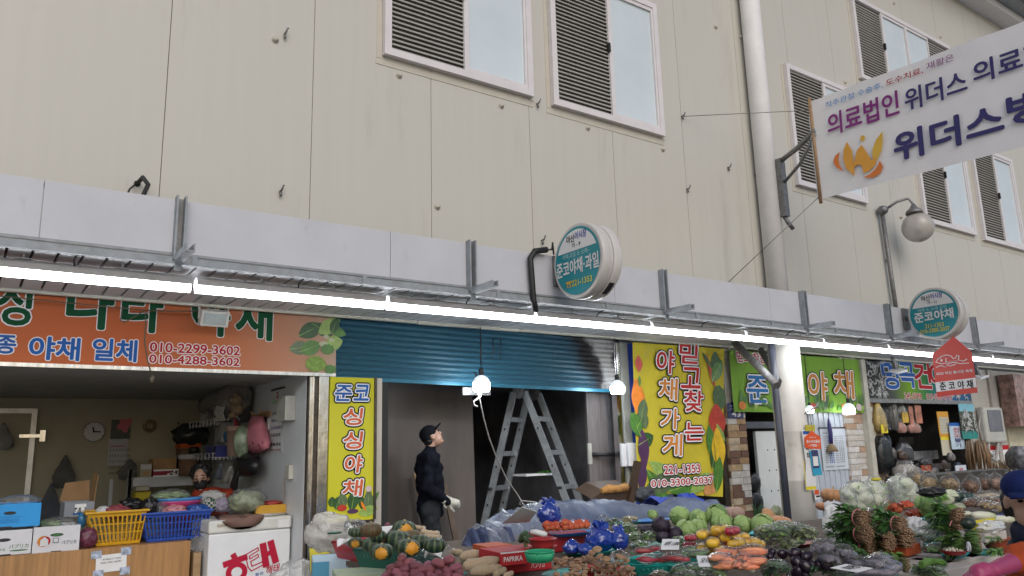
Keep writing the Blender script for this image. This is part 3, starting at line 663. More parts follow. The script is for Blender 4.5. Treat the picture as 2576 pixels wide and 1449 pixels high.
# long pharmacy calendar
A_,B_=su(z2(2040,520)),su(z2(2150,30))
T=thing('pharmacy_calendar','tall narrow white calendar with a red 2 on the pale side wall','calendar',SW(z2(2098,515)))
m=MB();cal=mat('calendar_white',(.55,.58,.58),.6,var=.02);w_,h_=B_[0]-A_[0],B_[1]-A_[1]
sheet(m,sfr,(A_[0],A_[1],B_[0],B_[1]),.006,cal,.003);sheet(m,sfr,(A_[0]-.01,B_[1]-.005,B_[0]+.01,B_[1]+.015),.012,blackm,.01)
q=lambda a,b_,c_,d:(A_[0]+a*w_,A_[1]+b_*h_,A_[0]+c_*w_,A_[1]+d*h_)
letters(m,'2',sfr,q(.40,.87,.56,.955),pred,.03,.008);sheet(m,sfr,q(.05,.775,.98,.835),.007,cw('pale_green',(.32,.5,.30)))
for k,row in enumerate(('2 3 4 5 6 7 8','9 10 11 12 13 14 15','16 17 18 19 20 21 22','23 24 25 26 27 28')):letters(m,row,sfr,q(.08,.60-k*.115,.95 if k<3 else .8,.645-k*.115),ink if k!=2 else pnavy,.03,.008)
letters(m,'한독약국',sfr,q(.04,.10,.86,.155),ink,.03,.008);letters(m,'245-5770 247-7004',sfr,q(.02,.03,.86,.055),pred,.01,.008)
obj('calendar_page',m,None,T)
# breaker cover box, switch
def wallbox(name,label,cat,bl,tr,dep,mm,lipm=None):
 a,b_=su(bl),su(tr);T=thing(name,label,cat,sfr.P((a[0]+b_[0])/2,a[1],0));m=MB();sheet(m,sfr,(*a,*b_),dep,mm,dep-.001);obj('cover',m,None,T,.006)
 m=MB();u1=b_[0];sheet(m,sfr,(u1-.02,a[1],u1+.015,b_[1]),dep+.02,lipm or mm,dep+.018);obj('edge',m,None,T,.006);return T
wallbox('breaker_box','grey breaker box mounted on the side wall over the tall calendar','electrical box',z2(2150,285),z2(2232,90),.09,mat('grey_plastic',(.42,.42,.38),.4))
wallbox('wall_switch','cream light switch with cord low on the pale side wall','switch',z2(2170,715),z2(2215,610),.03,mat('cream_plastic',(.5,.49,.43),.4))
m=MB();m.tube([SW(z2(2170,680))+V((-.02,0,0)),SW(z2(2155,720))+V((-.02,0,0)),SW(z2(2160,860))+V((-.02,0,0))],.006,6);tag(obj('switch_cord',m,mat('beige_cord',(.35,.31,.25),.5)),'thin beige cord hanging down from the light switch','cord')
# wall shelves (two tiers) near the back corner
shw=cw('white_plastic',(.45,.46,.47))
a,b_=SW(z2(1540,340)),SW(z2(1840,335));c_=SW(z2(1530,560));d=SW(z2(1800,555))
T=thing('wall_rack','two tier white rack on the side wall crowded with small goods','rack',V((RXW-.2,(a.y+b_.y)/2,c_.z)))
for nm,zz in(('upper_tier',a.z),('lower_tier',c_.z)):
 m=MB();m.bx((RXW-.34,b_.y,zz),(RXW-.003,a.y,zz+.012))
 for k in range(12):yy=b_.y+(a.y-b_.y)*k/11;m.bx((RXW-.35,yy-.02,zz-.02),(RXW-.341,yy+.01,zz+.05))
 for k in range(7):m.bx((RXW-.32+k*.045,b_.y-.01,zz-.02),(RXW-.30+k*.045,b_.y-.001,zz+.05))
 m.bx((RXW-.35,b_.y-.012,zz+.05),(RXW-.003,b_.y-.0,zz+.06));m.bx((RXW-.352,b_.y,zz+.05),(RXW-.342,a.y,zz+.06))
 obj(nm,m,shw,T)
m=MB()
for yy in(a.y,b_.y):m.bx((RXW-.35,yy-.01,c_.z-.1),(RXW-.335,yy+.01,a.z+.1))
obj('uprights',m,blackm,T)
ya_,yb_,zu,zl=a.y,b_.y,a.z+.012,c_.z+.012
def on_rack(p,zz,w_=0):P=PX(p,RXW-.2);return V((RXW-.2,P.y,zz))
P=on_rack(z2(1735,300),zu);T=thing('lattice_basket','black and white lattice basket on the upper rack tier','basket',P)
m=MB();m.bx((P.x-.13,P.y-.28,P.z),(P.x+.15,P.y+.28,P.z+.2));obj('body',m,black,T)
m=MB()
for k in range(-3,9):
 for s in(-1,1):
  y0=P.y-.28+k*.07;q0=[(y0 if s>0 else y0+.2,P.z+.005),(y0+.2 if s>0 else y0,P.z+.195)]
  if min(q0[0][0],q0[1][0])>=P.y-.29 and max(q0[0][0],q0[1][0])<=P.y+.29:m.tube([V((P.x-.135,y,z))for y,z in q0],.008,5)
for k in range(-1,3):
 for s in(-1,1):
  x0=P.x-.13+k*.07+.02;q0=[(x0,P.z+.005),(x0+.14*s,P.z+.195)]
  if P.x-.14<=min(q0[0][0],q0[1][0])and max(q0[0][0],q0[1][0])<=P.x+.16:m.tube([V((x,P.y-.285,z))for x,z in q0],.008,5)
obj('lattice',m,cw('ivory',(.5,.5,.48)),T)
m=MB();m.bx((P.x-.1,P.y-.2,P.z+.2),(P.x+.12,P.y+.22,P.z+.42));m.use(cw('photo_dark',(.03,.035,.045)));m.bx((P.x-.103,P.y-.2,P.z+.2),(P.x-.1,P.y+.22,P.z+.33));m.bx((P.x-.1,P.y-.203,P.z+.2),(P.x+.12,P.y-.2,P.z+.33));m.mats[0]=m.mats[0]
tag(obj('picture_box',m),'dark picture box standing in the lattice basket','box')
P2=P+V((-.02,-.33,.05));m=MB();
for o_,r in(((0,0,.08),.075),((0,0,.19),.06),((-.03,-.04,.24),.025),((-.03,.04,.24),.025),((-.06,0,.18),.028),((-.05,-.05,.1),.03),((-.05,.05,.1),.03),((-.05,-.04,.01),.035),((-.05,.04,.01),.035)):m.ball(P2+V(o_),r,2)
tag(obj('teddy_bear',m,mat('teddy_tan',(.26,.19,.12),.9,bump=.6,bscale=90)),'small tan teddy bear beside the lattice basket','toy')
P=on_rack(z2(1690,130),zu);m=MB();q0=PX(z2(1790,95),RXW-.22);q1=PX(z2(1560,160),RXW-.2);m.tube([q1,q1*.5+q0*.5+V((0,0,.03)),q0],[.12,.15,.17],18);tag(obj('rolled_bag',m,plastic('smoky_film',(.22,.21,.2),.55,.25,.5,10)),'roll of smoky plastic film laid over the top of the rack','roll')
P=on_rack(z2(1600,320),zu);m=MB();m.ball(P+V((0,0,.2)),(.09,.12,.2),3,lambda c:1+.25*noise.noise(c*4));tag(obj('clear_bag',m,plastic('clear_film_dim',(.5,.52,.55),.4)),'crumpled clear bag standing left of the lattice basket','bag')
P=on_rack(z2(1770,535),zl);m=MB();m.lathe(P,[(.08,0),(.10,.28),(.105,.28),(.105,.34),(.10,.34)],20);tag(obj('bucket',m,mat('pink_beige_plastic',(.42,.30,.25),.45)),'pinkish beige bucket on the lower rack tier','bucket')
m=MB();m.use(cw('box_maroon',(.25,.03,.05)))
for k in range(4):m.box(P+V((-.03+.02*k,-.05+.03*k,.40)),(.02,.015,.22),Matrix.Rotation(.1*k-.1,3,'X'))
m.use(paper);m.box(P+V((.02,.08,.40)),(.05,.06,.2));tag(obj('packets',m),'red and white packets standing in the pinkish bucket','packets')
P=on_rack(z2(1665,540),zl);m=MB();m.bx((P.x-.12,P.y-.22,P.z),(P.x+.08,P.y+.2,P.z+.13));tag(obj('blue_box',m,cw('box_blue',(.05,.06,.25))),'small blue box on the lower rack tier','box')
P=P+V((0,0,.13));m=MB();m.use(cw('tube_white',(.45,.46,.48))).tube([P+V((0,.25,.03)),P+V((0,-.05,.07)),P+V((0,-.2,.1))],[.012,.04,.06],12,sq=.6);m.use(cw('tube_blue',(.05,.2,.4))).tube([P+V((0,-.2,.1)),P+V((0,-.3,.12))],[.061,.062],12,sq=.6);tag(obj('toothpaste_tube',m),'white and blue squeeze tube lying on the small blue box','tube')
P=on_rack(z2(1660,460),zl);m=MB();m.bx((P.x+.02,P.y-.13,P.z+.2),(P.x+.12,P.y+.13,P.z+.4));m.bx((P.x+.03,P.y-.12,P.z),(P.x+.11,P.y+.12,P.z+.2));tag(obj('grey_box',m,cw('box_white',(.38,.38,.38))),'pale box behind the squeeze tube on the rack','box')
P=on_rack(z2(1840,470),zl);m=MB();m.ball(P+V((-.02,0,.16)),(.09,.1,.18),3,lambda c:1+.15*noise.noise(c*4));tag(obj('leafy_bag',m,mat('green_white_bag',(.25,.32,.22),.3,var=.7,scale=9)),'green and white bag at the end of the lower rack tier','bag')
P=PX(z2(1940,250),RXW-.1);m=MB()
for(dy,dz)in((.16,.03),(-.1,.05)):m.tube([P+V((.09,dy,dz)),P+V((0,dy,dz)),P+V((-.02,dy,dz+.04))],.012,6)
m.bx((RXW-.02,P.y-.2,P.z),(RXW-.003,P.y+.2,P.z+.05));tag(obj('coat_hook',m,ply),'wooden hook rail on the pale side wall holding the pink bag','hooks')
# pink polka dot bag, black bag
def cloth_bag(name,label,pts_l,pts_r,xx,m_,dep=.1,extra=None):
 T=thing(name,label,'bag',PX(pts_l[-1],xx));mb=MB();rs=[]
 for i,(l,r)in enumerate(zip(pts_l,pts_r)):
  A,Bq=PX(l,xx),PX(r,xx);c=(A+Bq)/2;h=(A.y-Bq.y)/2;k=math.sin(math.pi*min(1,.15+.8*i/(len(pts_l)-1)))
  rs.append([c+V((-dep*k*math.sin(t),h*math.cos(t),.5*(A.z-Bq.z)*math.cos(t)))for t in[j*math.pi/8 for j in range(16)]])
 mb.rings(rs);o=obj('bag_body',mb,m_,T)
 if extra:e=MB();extra(e,rs);obj('pattern',e,None,T)
 return T
def dots(e,rs):
 e.use(mat('maroon_dot',(.16,.02,.05),.6))
 for i in range(3,len(rs)-1):
  for j in range(1,8):
   p=(rs[i][j]+rs[i+1][j])/2 if(j+i)%2 else rs[i][j]
   e.ball(p+V((-.003,0,0)),(.006,.016,.016),1)
pinkm=mat('pink_cloth',(.50,.17,.21),.6,var=.15,bump=.4,bscale=14)
cloth_bag('polka_dot_bag','pink polka dot cloth bag hanging from the wooden hook',[z2(*p)for p in((1905,250),(1895,330),(1885,390),(1880,450),(1880,500),(1885,540))],[z2(*p)for p in((1975,245),(1985,330),(2000,390),(2018,440),(2020,480),(1990,505))],RXW-.09,pinkm,.11,dots)
cloth_bag('black_bag','black plastic bag hanging under the pink polka dot bag',[z2(*p)for p in((1830,515),(1805,570),(1790,620),(1785,670),(1800,698))],[z2(*p)for p in((1880,520),(1930,560),(1945,620),(1930,680),(1900,698))],RXW-.16,mat('black_film',(.012,.012,.014),.38,bump=.5,bscale=14),.12)
def cloth_hang(name,label,top,bot,w0,w1,m_):
 A,Bq=PX(top,RXW-.25),PX(bot,RXW-.25);mb=MB();rs=[]
 for k in range(5):
  t=k/4;c=A.lerp(Bq,t);ww=w0+(w1-w0)*t;rs.append([c+V((.03*math.cos(a)*(.5+t),ww*math.sin(a)*(1+.15*math.sin(5*a)),0))for a in[j*math.pi/8 for j in range(16)]])
 mb.rings(rs);tag(obj(name,mb,m_),label,'cloth')
cloth_hang('white_cloth','white tote cloth hanging from a hook below the rack',z2(1745,620),z2(1690,750),.02,.10,cw('linen_white',(.42,.41,.39)))
cloth_hang('grey_cloth','blue grey narrow cloth hanging below the rack behind white tote',z2(1670,600),z2(1640,720),.02,.07,cw('cloth_blue',(.16,.18,.22)))
cloth_hang('pink_strap_bag','pale bag with black rim hanging beside the white tote cloth',z2(1750,690),z2(1755,810),.03,.06,cw('linen_pink',(.40,.36,.34)))
cloth_hang('black_coat','black coat hanging behind the tote cloths on the side wall',z2(1790,650),z2(1740,850),.08,.16,black)
P=SW(z2(2022,290));m=MB();sheet(m,sfr,(*su(z2(2008,348)),*su(z2(2035,262))),.012,paper,.01);m.use(blackm).tube([P+V((-.02,-.03,.06)),P+V((-.03,0,.0)),P+V((-.02,.03,.06))],.005,6);tag(obj('small_note',m),'small white hook card beside the tall calendar','card')
# COUNTER
CY=.45;ct=.78
P1=PY((480,1360),CY)
T=thing('wooden_counter','wood veneer shop counter with a taped white notice','counter',(0,CY+.35,.06))
m=MB();m.bx((-1.5,CY,.06),(P1.x,CY+.025,P1.z));m.bx((P1.x-.025,CY+.025,.06),(P1.x,CY+.9,P1.z));m.bx((-1.5,CY+.026,P1.z-.025),(P1.x-.026,CY+.9,P1.z-.001));obj('panels',m,wood,T)
ct=P1.z+.001;fr=FY(CY)
m=MB();a=fr.uv(PY(z2(720,1412),CY));b_=fr.uv(PY(z2(962,1258),CY));fr2=Frame((a[0],CY-.004,a[1]-.02),(1,0,.03),(-.03,0,1));w_,h_=b_[0]-a[0],b_[1]-a[1]
sheet(m,fr2,(0,0,w_,h_),.002,paper);letters(m,'새마을금고 이정애',fr2,(w_*.2,h_*.68,w_*.8,h_*.79),ink,0,.004);letters(m,'9002-2041-56701',fr2,(w_*.15,h_*.50,w_*.82,h_*.60),ink,0,.004)
tape=mat('blue_print_tape',(.35,.40,.5),.3,var=.6,scale=28)
for(x_,y_)in((-.04,h_*.97),(w_*.8,h_*1.0),(-.02,-.02),(w_*.78,-.02)):sheet(m,fr2,(x_,y_-.02,x_+w_*.34,y_+.045),.005,tape)
obj('notice',m,None,T)
def paprika(label,bl,tr,Y,mm,deco):
 A,Bq=PY(bl,Y),PY(tr,Y);T=carton('produce_carton',label,bl,tr,Y,.42,mm,None,deco,True,'box');return T
def hole(e,f,u,v,w_=.05,h=.014):pblob(e,f,u,v,w_,h,black,.002,n=20)
cwht=cw('carton_white',(.60,.60,.63));cblu=cw('carton_blue',(.04,.30,.68));dgr=cw('carton_green_print',(.05,.17,.05))
def deco1(e,f,w,h):hole(e,f,w*.52,h*.62);letters(e,'パプリカ',f,(w*.62,h*.26,w*.95,h*.42),dgr,.01,.002);letters(e,'ATE',f,(w*.4,h*.2,w*.56,h*.28),dgr,.0,.002);pblob(e,f,w*.79,h*.17,w*.16,h*.03,dgr,.002);sheet(e,f,(w*.4,0,w*.66,h*.05),.002,black)
def deco2(e,f,w,h):
 hole(e,f,w*.5,h*.66);pblob(e,f,w*.5,h*.66,.04,.008,dgr,.003);letters(e,'パプリカ',f,(w*.62,h*.27,w*.93,h*.42),ink,.01,.002)
 pblob(e,f,w*.22,h*.44,.045,.045,cw('logo_orange2',(.55,.2,.02)),.002);pblob(e,f,w*.26,h*.44,.04,.04,pred,.0026);e.use(cwht);e.poly([f.P(w*.24+a,h*.40+b_,.0034)for a,b_ in((-.03,-.03),(.03,-.03),(.03,.02),(0,.045),(-.03,.02))]);letters(e,'T',f,(w*.225,h*.34,w*.255,h*.44),pyel,.03,.004)
 sheet(e,f,(w*.42,h*.34,w*.55,h*.55),.002,cw('carton_grey_print',(.2,.21,.24)));sheet(e,f,(w*.44,h*.38,w*.53,h*.52),.003,cwht);sheet(e,f,(w*.4,0,w*.62,h*.04),.002,black)
def deco3(e,f,w,h):
 hole(e,f,w*.5,h*.62,.045);k=cw('carton_blue_print',(.02,.15,.42))
 sheet(e,f,(w*.3,h*.44,w*.72,h*.46),.002,k)
 for i in range(4):sheet(e,f,(w*.36,h*(.2+.05*i),w*.66,h*(.215+.05*i)),.002,k)
 sheet(e,f,(w*.35,0,w*.55,h*.05),.002,black)
A0=PY(z2(-80,1300),CY+.02)
paprika('open white produce carton at far left on the counter, under the blue one',(-75,1405),z2(248,1092),CY+.03,cwht,deco1)
paprika('open white produce carton with orange house mark, left of yellow basket',z2(238,1282),z2(610,1060),CY+.03,cwht,deco2)
paprika('open blue produce carton stacked on the white carton at far left',(-60,1333),z2(315,895),CY+.05,cblu,deco3)
T=carton('produce_carton','white carton with raised brown flaps behind the counter',z2(480,1010),z2(715,885),CY+1.2,.4,cw('carton_dim',(.38,.40,.44)),None,lambda e,f,w,h:(hole(e,f,w*.52,h*.6,.05),sheet(e,f,(w*.3,h*.15,w*.7,h*.3),.002,cw('carton_blue_print',(.02,.15,.42)))),True)
A=PY(z2(480,890),CY+1.2);Bq=PY(z2(715,885),CY+1.2);m=MB();z_=Bq.z;m.prism([(A.x,CY+1.6,z_),(Bq.x,CY+1.6,z_),(Bq.x,CY+1.72,z_+.2),(A.x+.05,CY+1.72,z_+.18)],(0,-1,.3),.006);m.prism([(Bq.x,CY+1.22,z_),(Bq.x,CY+1.58,z_),(Bq.x+.02,CY+1.58,z_+.3),(Bq.x+.02,CY+1.22,z_+.25)],(-1,0,0),.006);obj('flap',m,card,T)
# film heaped in cartons
cf=plastic('crinkled_clear',(.82,.85,.87),.08,.2,.4,8,.2)
def heap(label,p,w,h,zb_,m_=None,name='plastic_heap',Y=None,cat='bag',seed=0,amp=.28):
 P=PY(p,Y)if Y is not None else PZ(p,zb_);s=depth(P)/F;mb=MB();mb.ball(P,(w*s/2,w*s/2.6,h*s/2),4,lambda c:1+amp*noise.noise(c*2.2+V((seed,0,0)))+amp*.5*noise.noise(c*6+V((0,seed,0)))+amp*.25*noise.noise(c*14+V((0,0,seed))));return tag(obj(name,mb,m_ or cf),label,cat)
leafy=mat('packed_greens',(.16,.22,.10),.5,var=.6,scale=12)
heap('clear bags of greens heaped in the open blue carton',z2(140,885),90,30,0,cf,Y=CY+.25,seed=3)
heap('pale greens packed in the white carton with the house mark',z2(370,1058),50,26,0,leafy,'packed_greens',CY+.22,'greens',4)
heap('clear film heaped over greens in the white carton beside spray bottle',z2(440,1052),75,30,0,cf,Y=CY+.2,seed=5)
heap('small purple sack between white carton and yellow basket',z2(665,1160),44,50,0,mat('purple_net',(.13,.03,.06),.4,var=.5,scale=30,bump=.6,bscale=30),'purple_sack',CY+.12,'sack',6,.12)
P=PY(z2(615,1060),CY+.3);m=MB();m.use(mat('bottle_blue',(.05,.2,.4),.2)).lathe(P-V((0,0,.02)),[(.035,0),(.037,.08),(.015,.13)],14);m.use(paper);m.cyl(P+V((0,0,.11)),P+V((0,0,.15)),.016);m.box(P+V((-.02,0,.165)),(.09,.025,.03));m.box(P+V((-.045,0,.13)),(.012,.015,.06),Matrix.Rotation(.4,3,'Y'));tag(obj('spray_bottle',m),'blue and white spray bottle between carton and yellow basket','bottle')
# slotted baskets
def basket(name,label,bl,br,tl,tr,Y,dep,mm,slots):
 A,Bq,Cq,D=PY(bl,Y),PY(br,Y),PY(tl,Y),PY(tr,Y);zb_=ct+.004;zt_=(Cq.z+D.z)/2
 T=thing(name,label,'basket',((A.x+Bq.x)/2,Y+dep/2,zb_));m=MB();ins=(A.x-Cq.x)
 def wall(a,b_,c,d): # bottom a->b, top d->c, slotted
  a,b_,c,d=V(a),V(b_),V(c),V(d);n=max(4,int((b_-a).length/.028));rows=((0,.10),(.36,.40),(.64,.68),(.9,1.0))
  nn=(b_-a).cross(d-a).normalized()*.006
  def pt(u,v):return(a.lerp(b_,u)).lerp(d.lerp(c,u),v)
  for v0,v1 in rows:m.prism([pt(0,v0),pt(1,v0),pt(1,v1),pt(0,v1)],nn,.006)
  for k in range(n+1):u=k/n;e=.09/n*2;m.prism([pt(max(0,u-e),.1),pt(min(1,u+e),.1),pt(min(1,u+e),.9),pt(max(0,u-e),.9)],nn,.0055)
  if not slots:m.prism([pt(0,.1),pt(.22,.1),pt(.22,.9),pt(0,.9)],nn,.005)
 i_=ins*.7;x0,x1,X0,X1=A.x,Bq.x,Cq.x,D.x;y0,y1,Y0,Y1=Y+i_,Y+dep-i_,Y,Y+dep
 wall((x0,y0,zb_),(x1,y0,zb_),(X1,Y0,zt_),(X0,Y0,zt_));wall((x1,y0,zb_),(x1,y1,zb_),(X1,Y1,zt_),(X1,Y0,zt_))
 wall((x1,y1,zb_),(x0,y1,zb_),(X0,Y1,zt_),(X1,Y1,zt_));wall((x0,y1,zb_),(x0,y0,zb_),(X0,Y0,zt_),(X0,Y1,zt_));m.bx((x0,y0,zb_),(x1,y1,zb_+.005))
 obj('slotted_body',m,mm,T)
 m=MB();m.bx((X0-.025,Y0-.025,zt_),(X1+.025,Y0+.005,zt_+.02));m.bx((X0-.025,Y1-.005,zt_),(X1+.025,Y1+.025,zt_+.02));m.bx((X0-.025,Y0+.0051,zt_),(X0+.005,Y1-.0051,zt_+.02));m.bx((X1-.005,Y0+.0051,zt_),(X1+.025,Y1-.0051,zt_+.02));obj('rim',m,mm,T,.006)
 return T,(X0+X1)/2,zt_
Tb,bx1,bz1=basket('slotted_basket','yellow slotted plastic basket on the wooden counter',z2(735,1215),z2(1060,1190),z2(665,985),z2(1105,960),CY+.1,.4,mat('yellow_plastic',(.60,.33,.015),.35,var=.05),1)
Tb2,bx2,bz2=basket('slotted_basket','blue slotted plastic basket on the counter beside the freezer',z2(1120,1185),z2(1545,1165),z2(1085,985),z2(1590,965),CY+.12,.42,mat('blue_plastic',(.02,.07,.38),.35,var=.05),1)
YB=CY+.3
heap('white light bulb pack in the yellow basket',z2(780,965),36,30,0,mat('pack_white',(.5,.5,.5),.4),'white_pack',YB,'pack',7,.1)
heap('dark red cloth bundle in the yellow basket',z2(880,965),60,34,0,mat('cloth_maroon',(.25,.05,.06),.6,bump=.4),'red_bundle',YB,'bundle',8)
heap('black crumpled plastic bags between the yellow and blue baskets',z2(990,915),62,34,0,mat('black_film',(.012,.012,.014),.38),'black_bag',YB+.1,'bag',9)
heap('black plastic bag poking out of the blue basket corner',z2(1130,935),40,50,0,mat('black_film',(.012,.012,.014),.38),'black_bag',YB,'bag',10)
heap('clear plastic bag bulging in the blue basket',z2(1210,950),36,36,0,cf,'plastic_bag',YB,'bag',11)
heap('pink plastic bag resting in the blue basket',z2(1320,955),58,30,0,mat('pink_film',(.5,.22,.24),.25,bump=.5,bscale=20),'pink_bag',YB,'bag',12)
heap('bright blue plastic bag resting in the blue basket',z2(1490,950),55,30,0,mat('blue_film_dim',(.02,.08,.3),.2,bump=.6,bscale=20),'blue_bag',YB,'bag',13)
for(nm,lb,p,w,cc,dz)in(('plastic_tray','pink plastic tray under the light blue tray above the basket',z2(1350,905),112,(.5,.06,.20),0),('plastic_tray','light blue plastic tray of bagged greens over the blue basket',z2(1350,882),116,(.08,.28,.62),0)):
 P=PY(p,YB+.08);r=w/2*depth(P)/F;m=MB();m.lathe(P,[(r*.8,-.02),(r*.96,.02),(r,.03),(r*.94,.025),(r*.78,-.01)],32,sy=.55);tag(obj(nm,m,mat('tray_'+lb[:4],cc,.35)),lb,'tray')
heap('clear pack of dried greens on the light blue tray',z2(1290,845),80,26,0,leafy,'greens_pack',YB+.1,'greens',14);heap('clear film around the dried greens on the light blue tray',z2(1290,842),86,32,0,cf,'film_wrap',YB+.1,'film',15)
heap('white towel heaped beside the seated person',z2(1600,860),66,36,0,mat('towel_white',(.5,.5,.49),.9,bump=.6,bscale=40),'towel',CY+.75,'towel',16)
heap('green and white diamond patterned cloth hanging below the white towel',z2(1575,915),40,40,0,ramp_mat('diamond_cloth',lambda nt,L,c:(lambda k:(L(c,k.inputs['Vector']),k.inputs['Scale'].__setattr__('default_value',42),k.inputs[1].__setattr__('default_value',(.5,.5,.5,1)),k.inputs[2].__setattr__('default_value',(.02,.07,.04,1)),k.outputs[0])[-1])(node(nt,'TexChecker')),.8),'patterned_cloth',CY+.5,'cloth',17,.15)
heap('lilac cloth draped between the towel and the freezer',z2(1680,915),46,34,0,mat('lilac_cloth',(.36,.32,.42),.8,bump=.4,bscale=20),'lilac_cloth',CY+.5,'cloth',18)
# FREEZER
P0=PY(z2(1580,1100),.3);P1=PY(z2(2205,990),.3);fx0,fx1,fz=P0.x,P1.x-.01,P1.z
T=thing('chest_freezer','white chest freezer with red and white lettering on its front','freezer',((fx0+fx1)/2,.6,.06))
fm=mat('freezer_white',(.72,.73,.74),.35,var=.04,dirt_reflection=((.35,.33,.3),3,.66))
m=MB();m.bx((fx0,.3,.08),(fx1,.98,fz-.12));obj('body',m,fm,T,.015)
m=MB();m.bx((fx0-.01,.285,fz-.119),(fx1+.005,.99,fz));obj('lid',m,mat('freezer_cream',(.62,.62,.58),.4,dirt_reflection=((.3,.28,.24),3,.62)),T,.02)
fr=FY(.3);fu=lambda p:fr.uv(PY(p,.3));hm=mat('freezer_red',(.45,.01,.04),.35,var=.03)
m=MB();fh=.003
def fst(pts,w,mm): # brush strokes as flat bars
 global fh;m.use(mm)
 for a,b_ in zip(pts,pts[1:]):
  fh+=.00025
  A,Bq=V(fu(z2(*a))),V(fu(z2(*b_)));d=(Bq-A).normalized();n_=V((-d.y,d.x))*w
  m.poly([fr.P(*(A+n_-d*w),fh),fr.P(*(A-n_-d*w),fh),fr.P(*(Bq-n_+d*w),fh),fr.P(*(Bq+n_+d*w),fh)])
fst([(1705,1360),(1845,1310)],.028,hm);fst([(1765,1300),(1775,1320)],.026,hm)
A=V(fu(z2(1785,1420)));pblob(m,fr,A.x,A.y,.10,.09,hm,.0044,n=30);pblob(m,fr,A.x,A.y,.05,.045,fm,.0056,n=30)
for o in([(1850,1290),(1945,1235),(1950,1255),(1880,1300),(1885,1320),(1945,1285),(1950,1305),(1890,1340),(1900,1375),(1980,1340),(1985,1365),(1895,1410),(1870,1380),(1850,1290)],):
 for a,b_ in zip(o,o[1:]):fst([a,b_],.005,hm)
fst([(1985,1225),(2005,1355)],.032,hm);fst([(2045,1205),(2075,1325)],.032,hm);fst([(2010,1285),(2050,1265)],.022,hm)
a,b_=fu(z2(2005,1440)),fu(z2(2105,1365));letters(m,'해태',fr,(a[0],a[1],b_[0],b_[1]),hm,.02,.004,shear=.2,rot=.12)
a,b_=fu(z2(1925,1449)),fu(z2(1990,1420));letters(m,'젊은',fr,(a[0],a[1],b_[0],b_[1]),pblue,.01,.004,rot=.1)
a,b_=fu(z2(2095,1068)),fu(z2(2180,1018));sheet(m,fr,(a[0],a[1]-.02,b_[0],b_[1]-.0),.018,paper,.002);sheet(m,fr,(*fu(z2(1635,1082)),*fu(z2(1700,1055))),.018,cw('label_tan',(.4,.36,.28)),.002)
obj('lettering',m,None,T)
P=PY(z2(2000,985),.55);m=MB();m.lathe((P.x-.05,.62,fz+.002),[(.0,0),(.30,.0),(.32,.012),(.1,.02)],28,sy=.8);tag(obj('cloth_cover',m,mat('lid_cloth',(.44,.42,.37),.8)),'cream cloth spread on the freezer lid','cloth')
m=MB();P=PY(z2(1830,985),.3);
m.rings([[V((P.x+.2*math.cos(a)*k,.30-.022+(.25+.2*math.sin(a)*k if math.sin(a)>0 else-.012),fz+.025+(0 if math.sin(a)>0 else .12*math.sin(a)*k)))for a in[i*math.pi/10 for i in range(20)]]for k in(.2,.6,1)],cap=True);tag(obj('brown_cloth',m,mat('brown_cloth',(.16,.09,.07),.8)),'brown cloth hanging over the front of the freezer lid','cloth')
heap('clear bag of pale green vegetables lying on the freezer lid',z2(1860,890),84,56,0,mat('packed_pale_greens',(.22,.25,.15),.5,var=.5,scale=9),'vegetable_bag',.6,'bag',21,.2)
heap('clear film around the pale vegetables on the freezer',z2(1865,880),92,64,0,cf,'film_wrap',.6,'film',22,.2)
T=carton('tool_tray','shallow yellow tray holding red gloves on the freezer lid',z2(1930,965),z2(2160,905),.5,.3,mat('tray_yellow',(.55,.30,.03),.5),fz+.012,None,True,'tray')
heap('red rubber gloves lying in the shallow yellow tray',z2(2050,900),52,14,0,mat('glove_red',(.35,.04,.03),.4),'red_gloves',.62,'gloves',23)
heap('crumpled clear bag stuffed between counter and freezer',z2(1500,1210),40,40,0,cf,'plastic_bag',.5,'bag',24)
T=carton('wooden_stand','small brown wooden stand in the gap beside the freezer',z2(1455,1449),z2(1520,1270),.42,.3,ply,.06)
# ORANGE SHOP SIGN
fr=FY(-.05);T=thing('shop_sign','long orange vegetable shop sign with green and blue lettering','sign',(1,-.05,2.29))
def sgn(nt,L,c):
 sx=node(nt,'SeparateXYZ');L(c,sx.inputs[0]);mr=node(nt,'MapRange');mr.inputs[1].default_value=-2;mr.inputs[2].default_value=2.05;L(sx.outputs[0],mr.inputs[0])
 wv=node(nt,'TexNoise');wv.inputs['Scale'].default_value=1.2;L(c,wv.inputs['Vector'])
 return ramp(nt,L,mr.outputs[0],[(0,(.48,.13,.045)),(.55,(.48,.12,.040)),(.72,(.49,.15,.06)),(.9,(.48,.25,.16)),(1,(.48,.34,.26))])
m=MB();m.bx((-3.5,-.05,2.295),(3.05,.0,2.92));obj('sign_board',m,ramp_mat('sign_orange_print',sgn,.6,spec=.2),T)
m=MB();m.bx((-3.5,-.06,2.262),(3.05,.01,2.294));obj('bottom_rail',m,chrome,T)
s1=lambda bl,tr:prect(fr,1,-.05,z1(*bl),z1(*tr))
m=MB();ol=[(.020,pw)]
letters(m,'싱',fr,s1((-30,525),(250,215)),pgreen,.03,.002,ol)
letters(m,'나',fr,s1((500,548),(865,215)),pgreen,.03,.002,ol)
letters(m,'라',fr,s1((915,575),(1235,235)),pgreen,.03,.002,ol)
letters(m,'야',fr,s1((1445,605),(1740,285)),pgreen,.03,.002,ol)
letters(m,'채',fr,s1((1780,635),(2055,320)),pgreen,.03,.002,ol)
ol=[(.014,pw)]
letters(m,'종',fr,s1((-40,745),(125,620)),pblue,.03,.002,ol);letters(m,'야채',fr,s1((215,790),(605,640)),pblue,.03,.002,ol)
letters(m,'일체',fr,s1((695,800),(1035,655)),pblue,.03,.002,ol)
ol=[(.010,pw)]
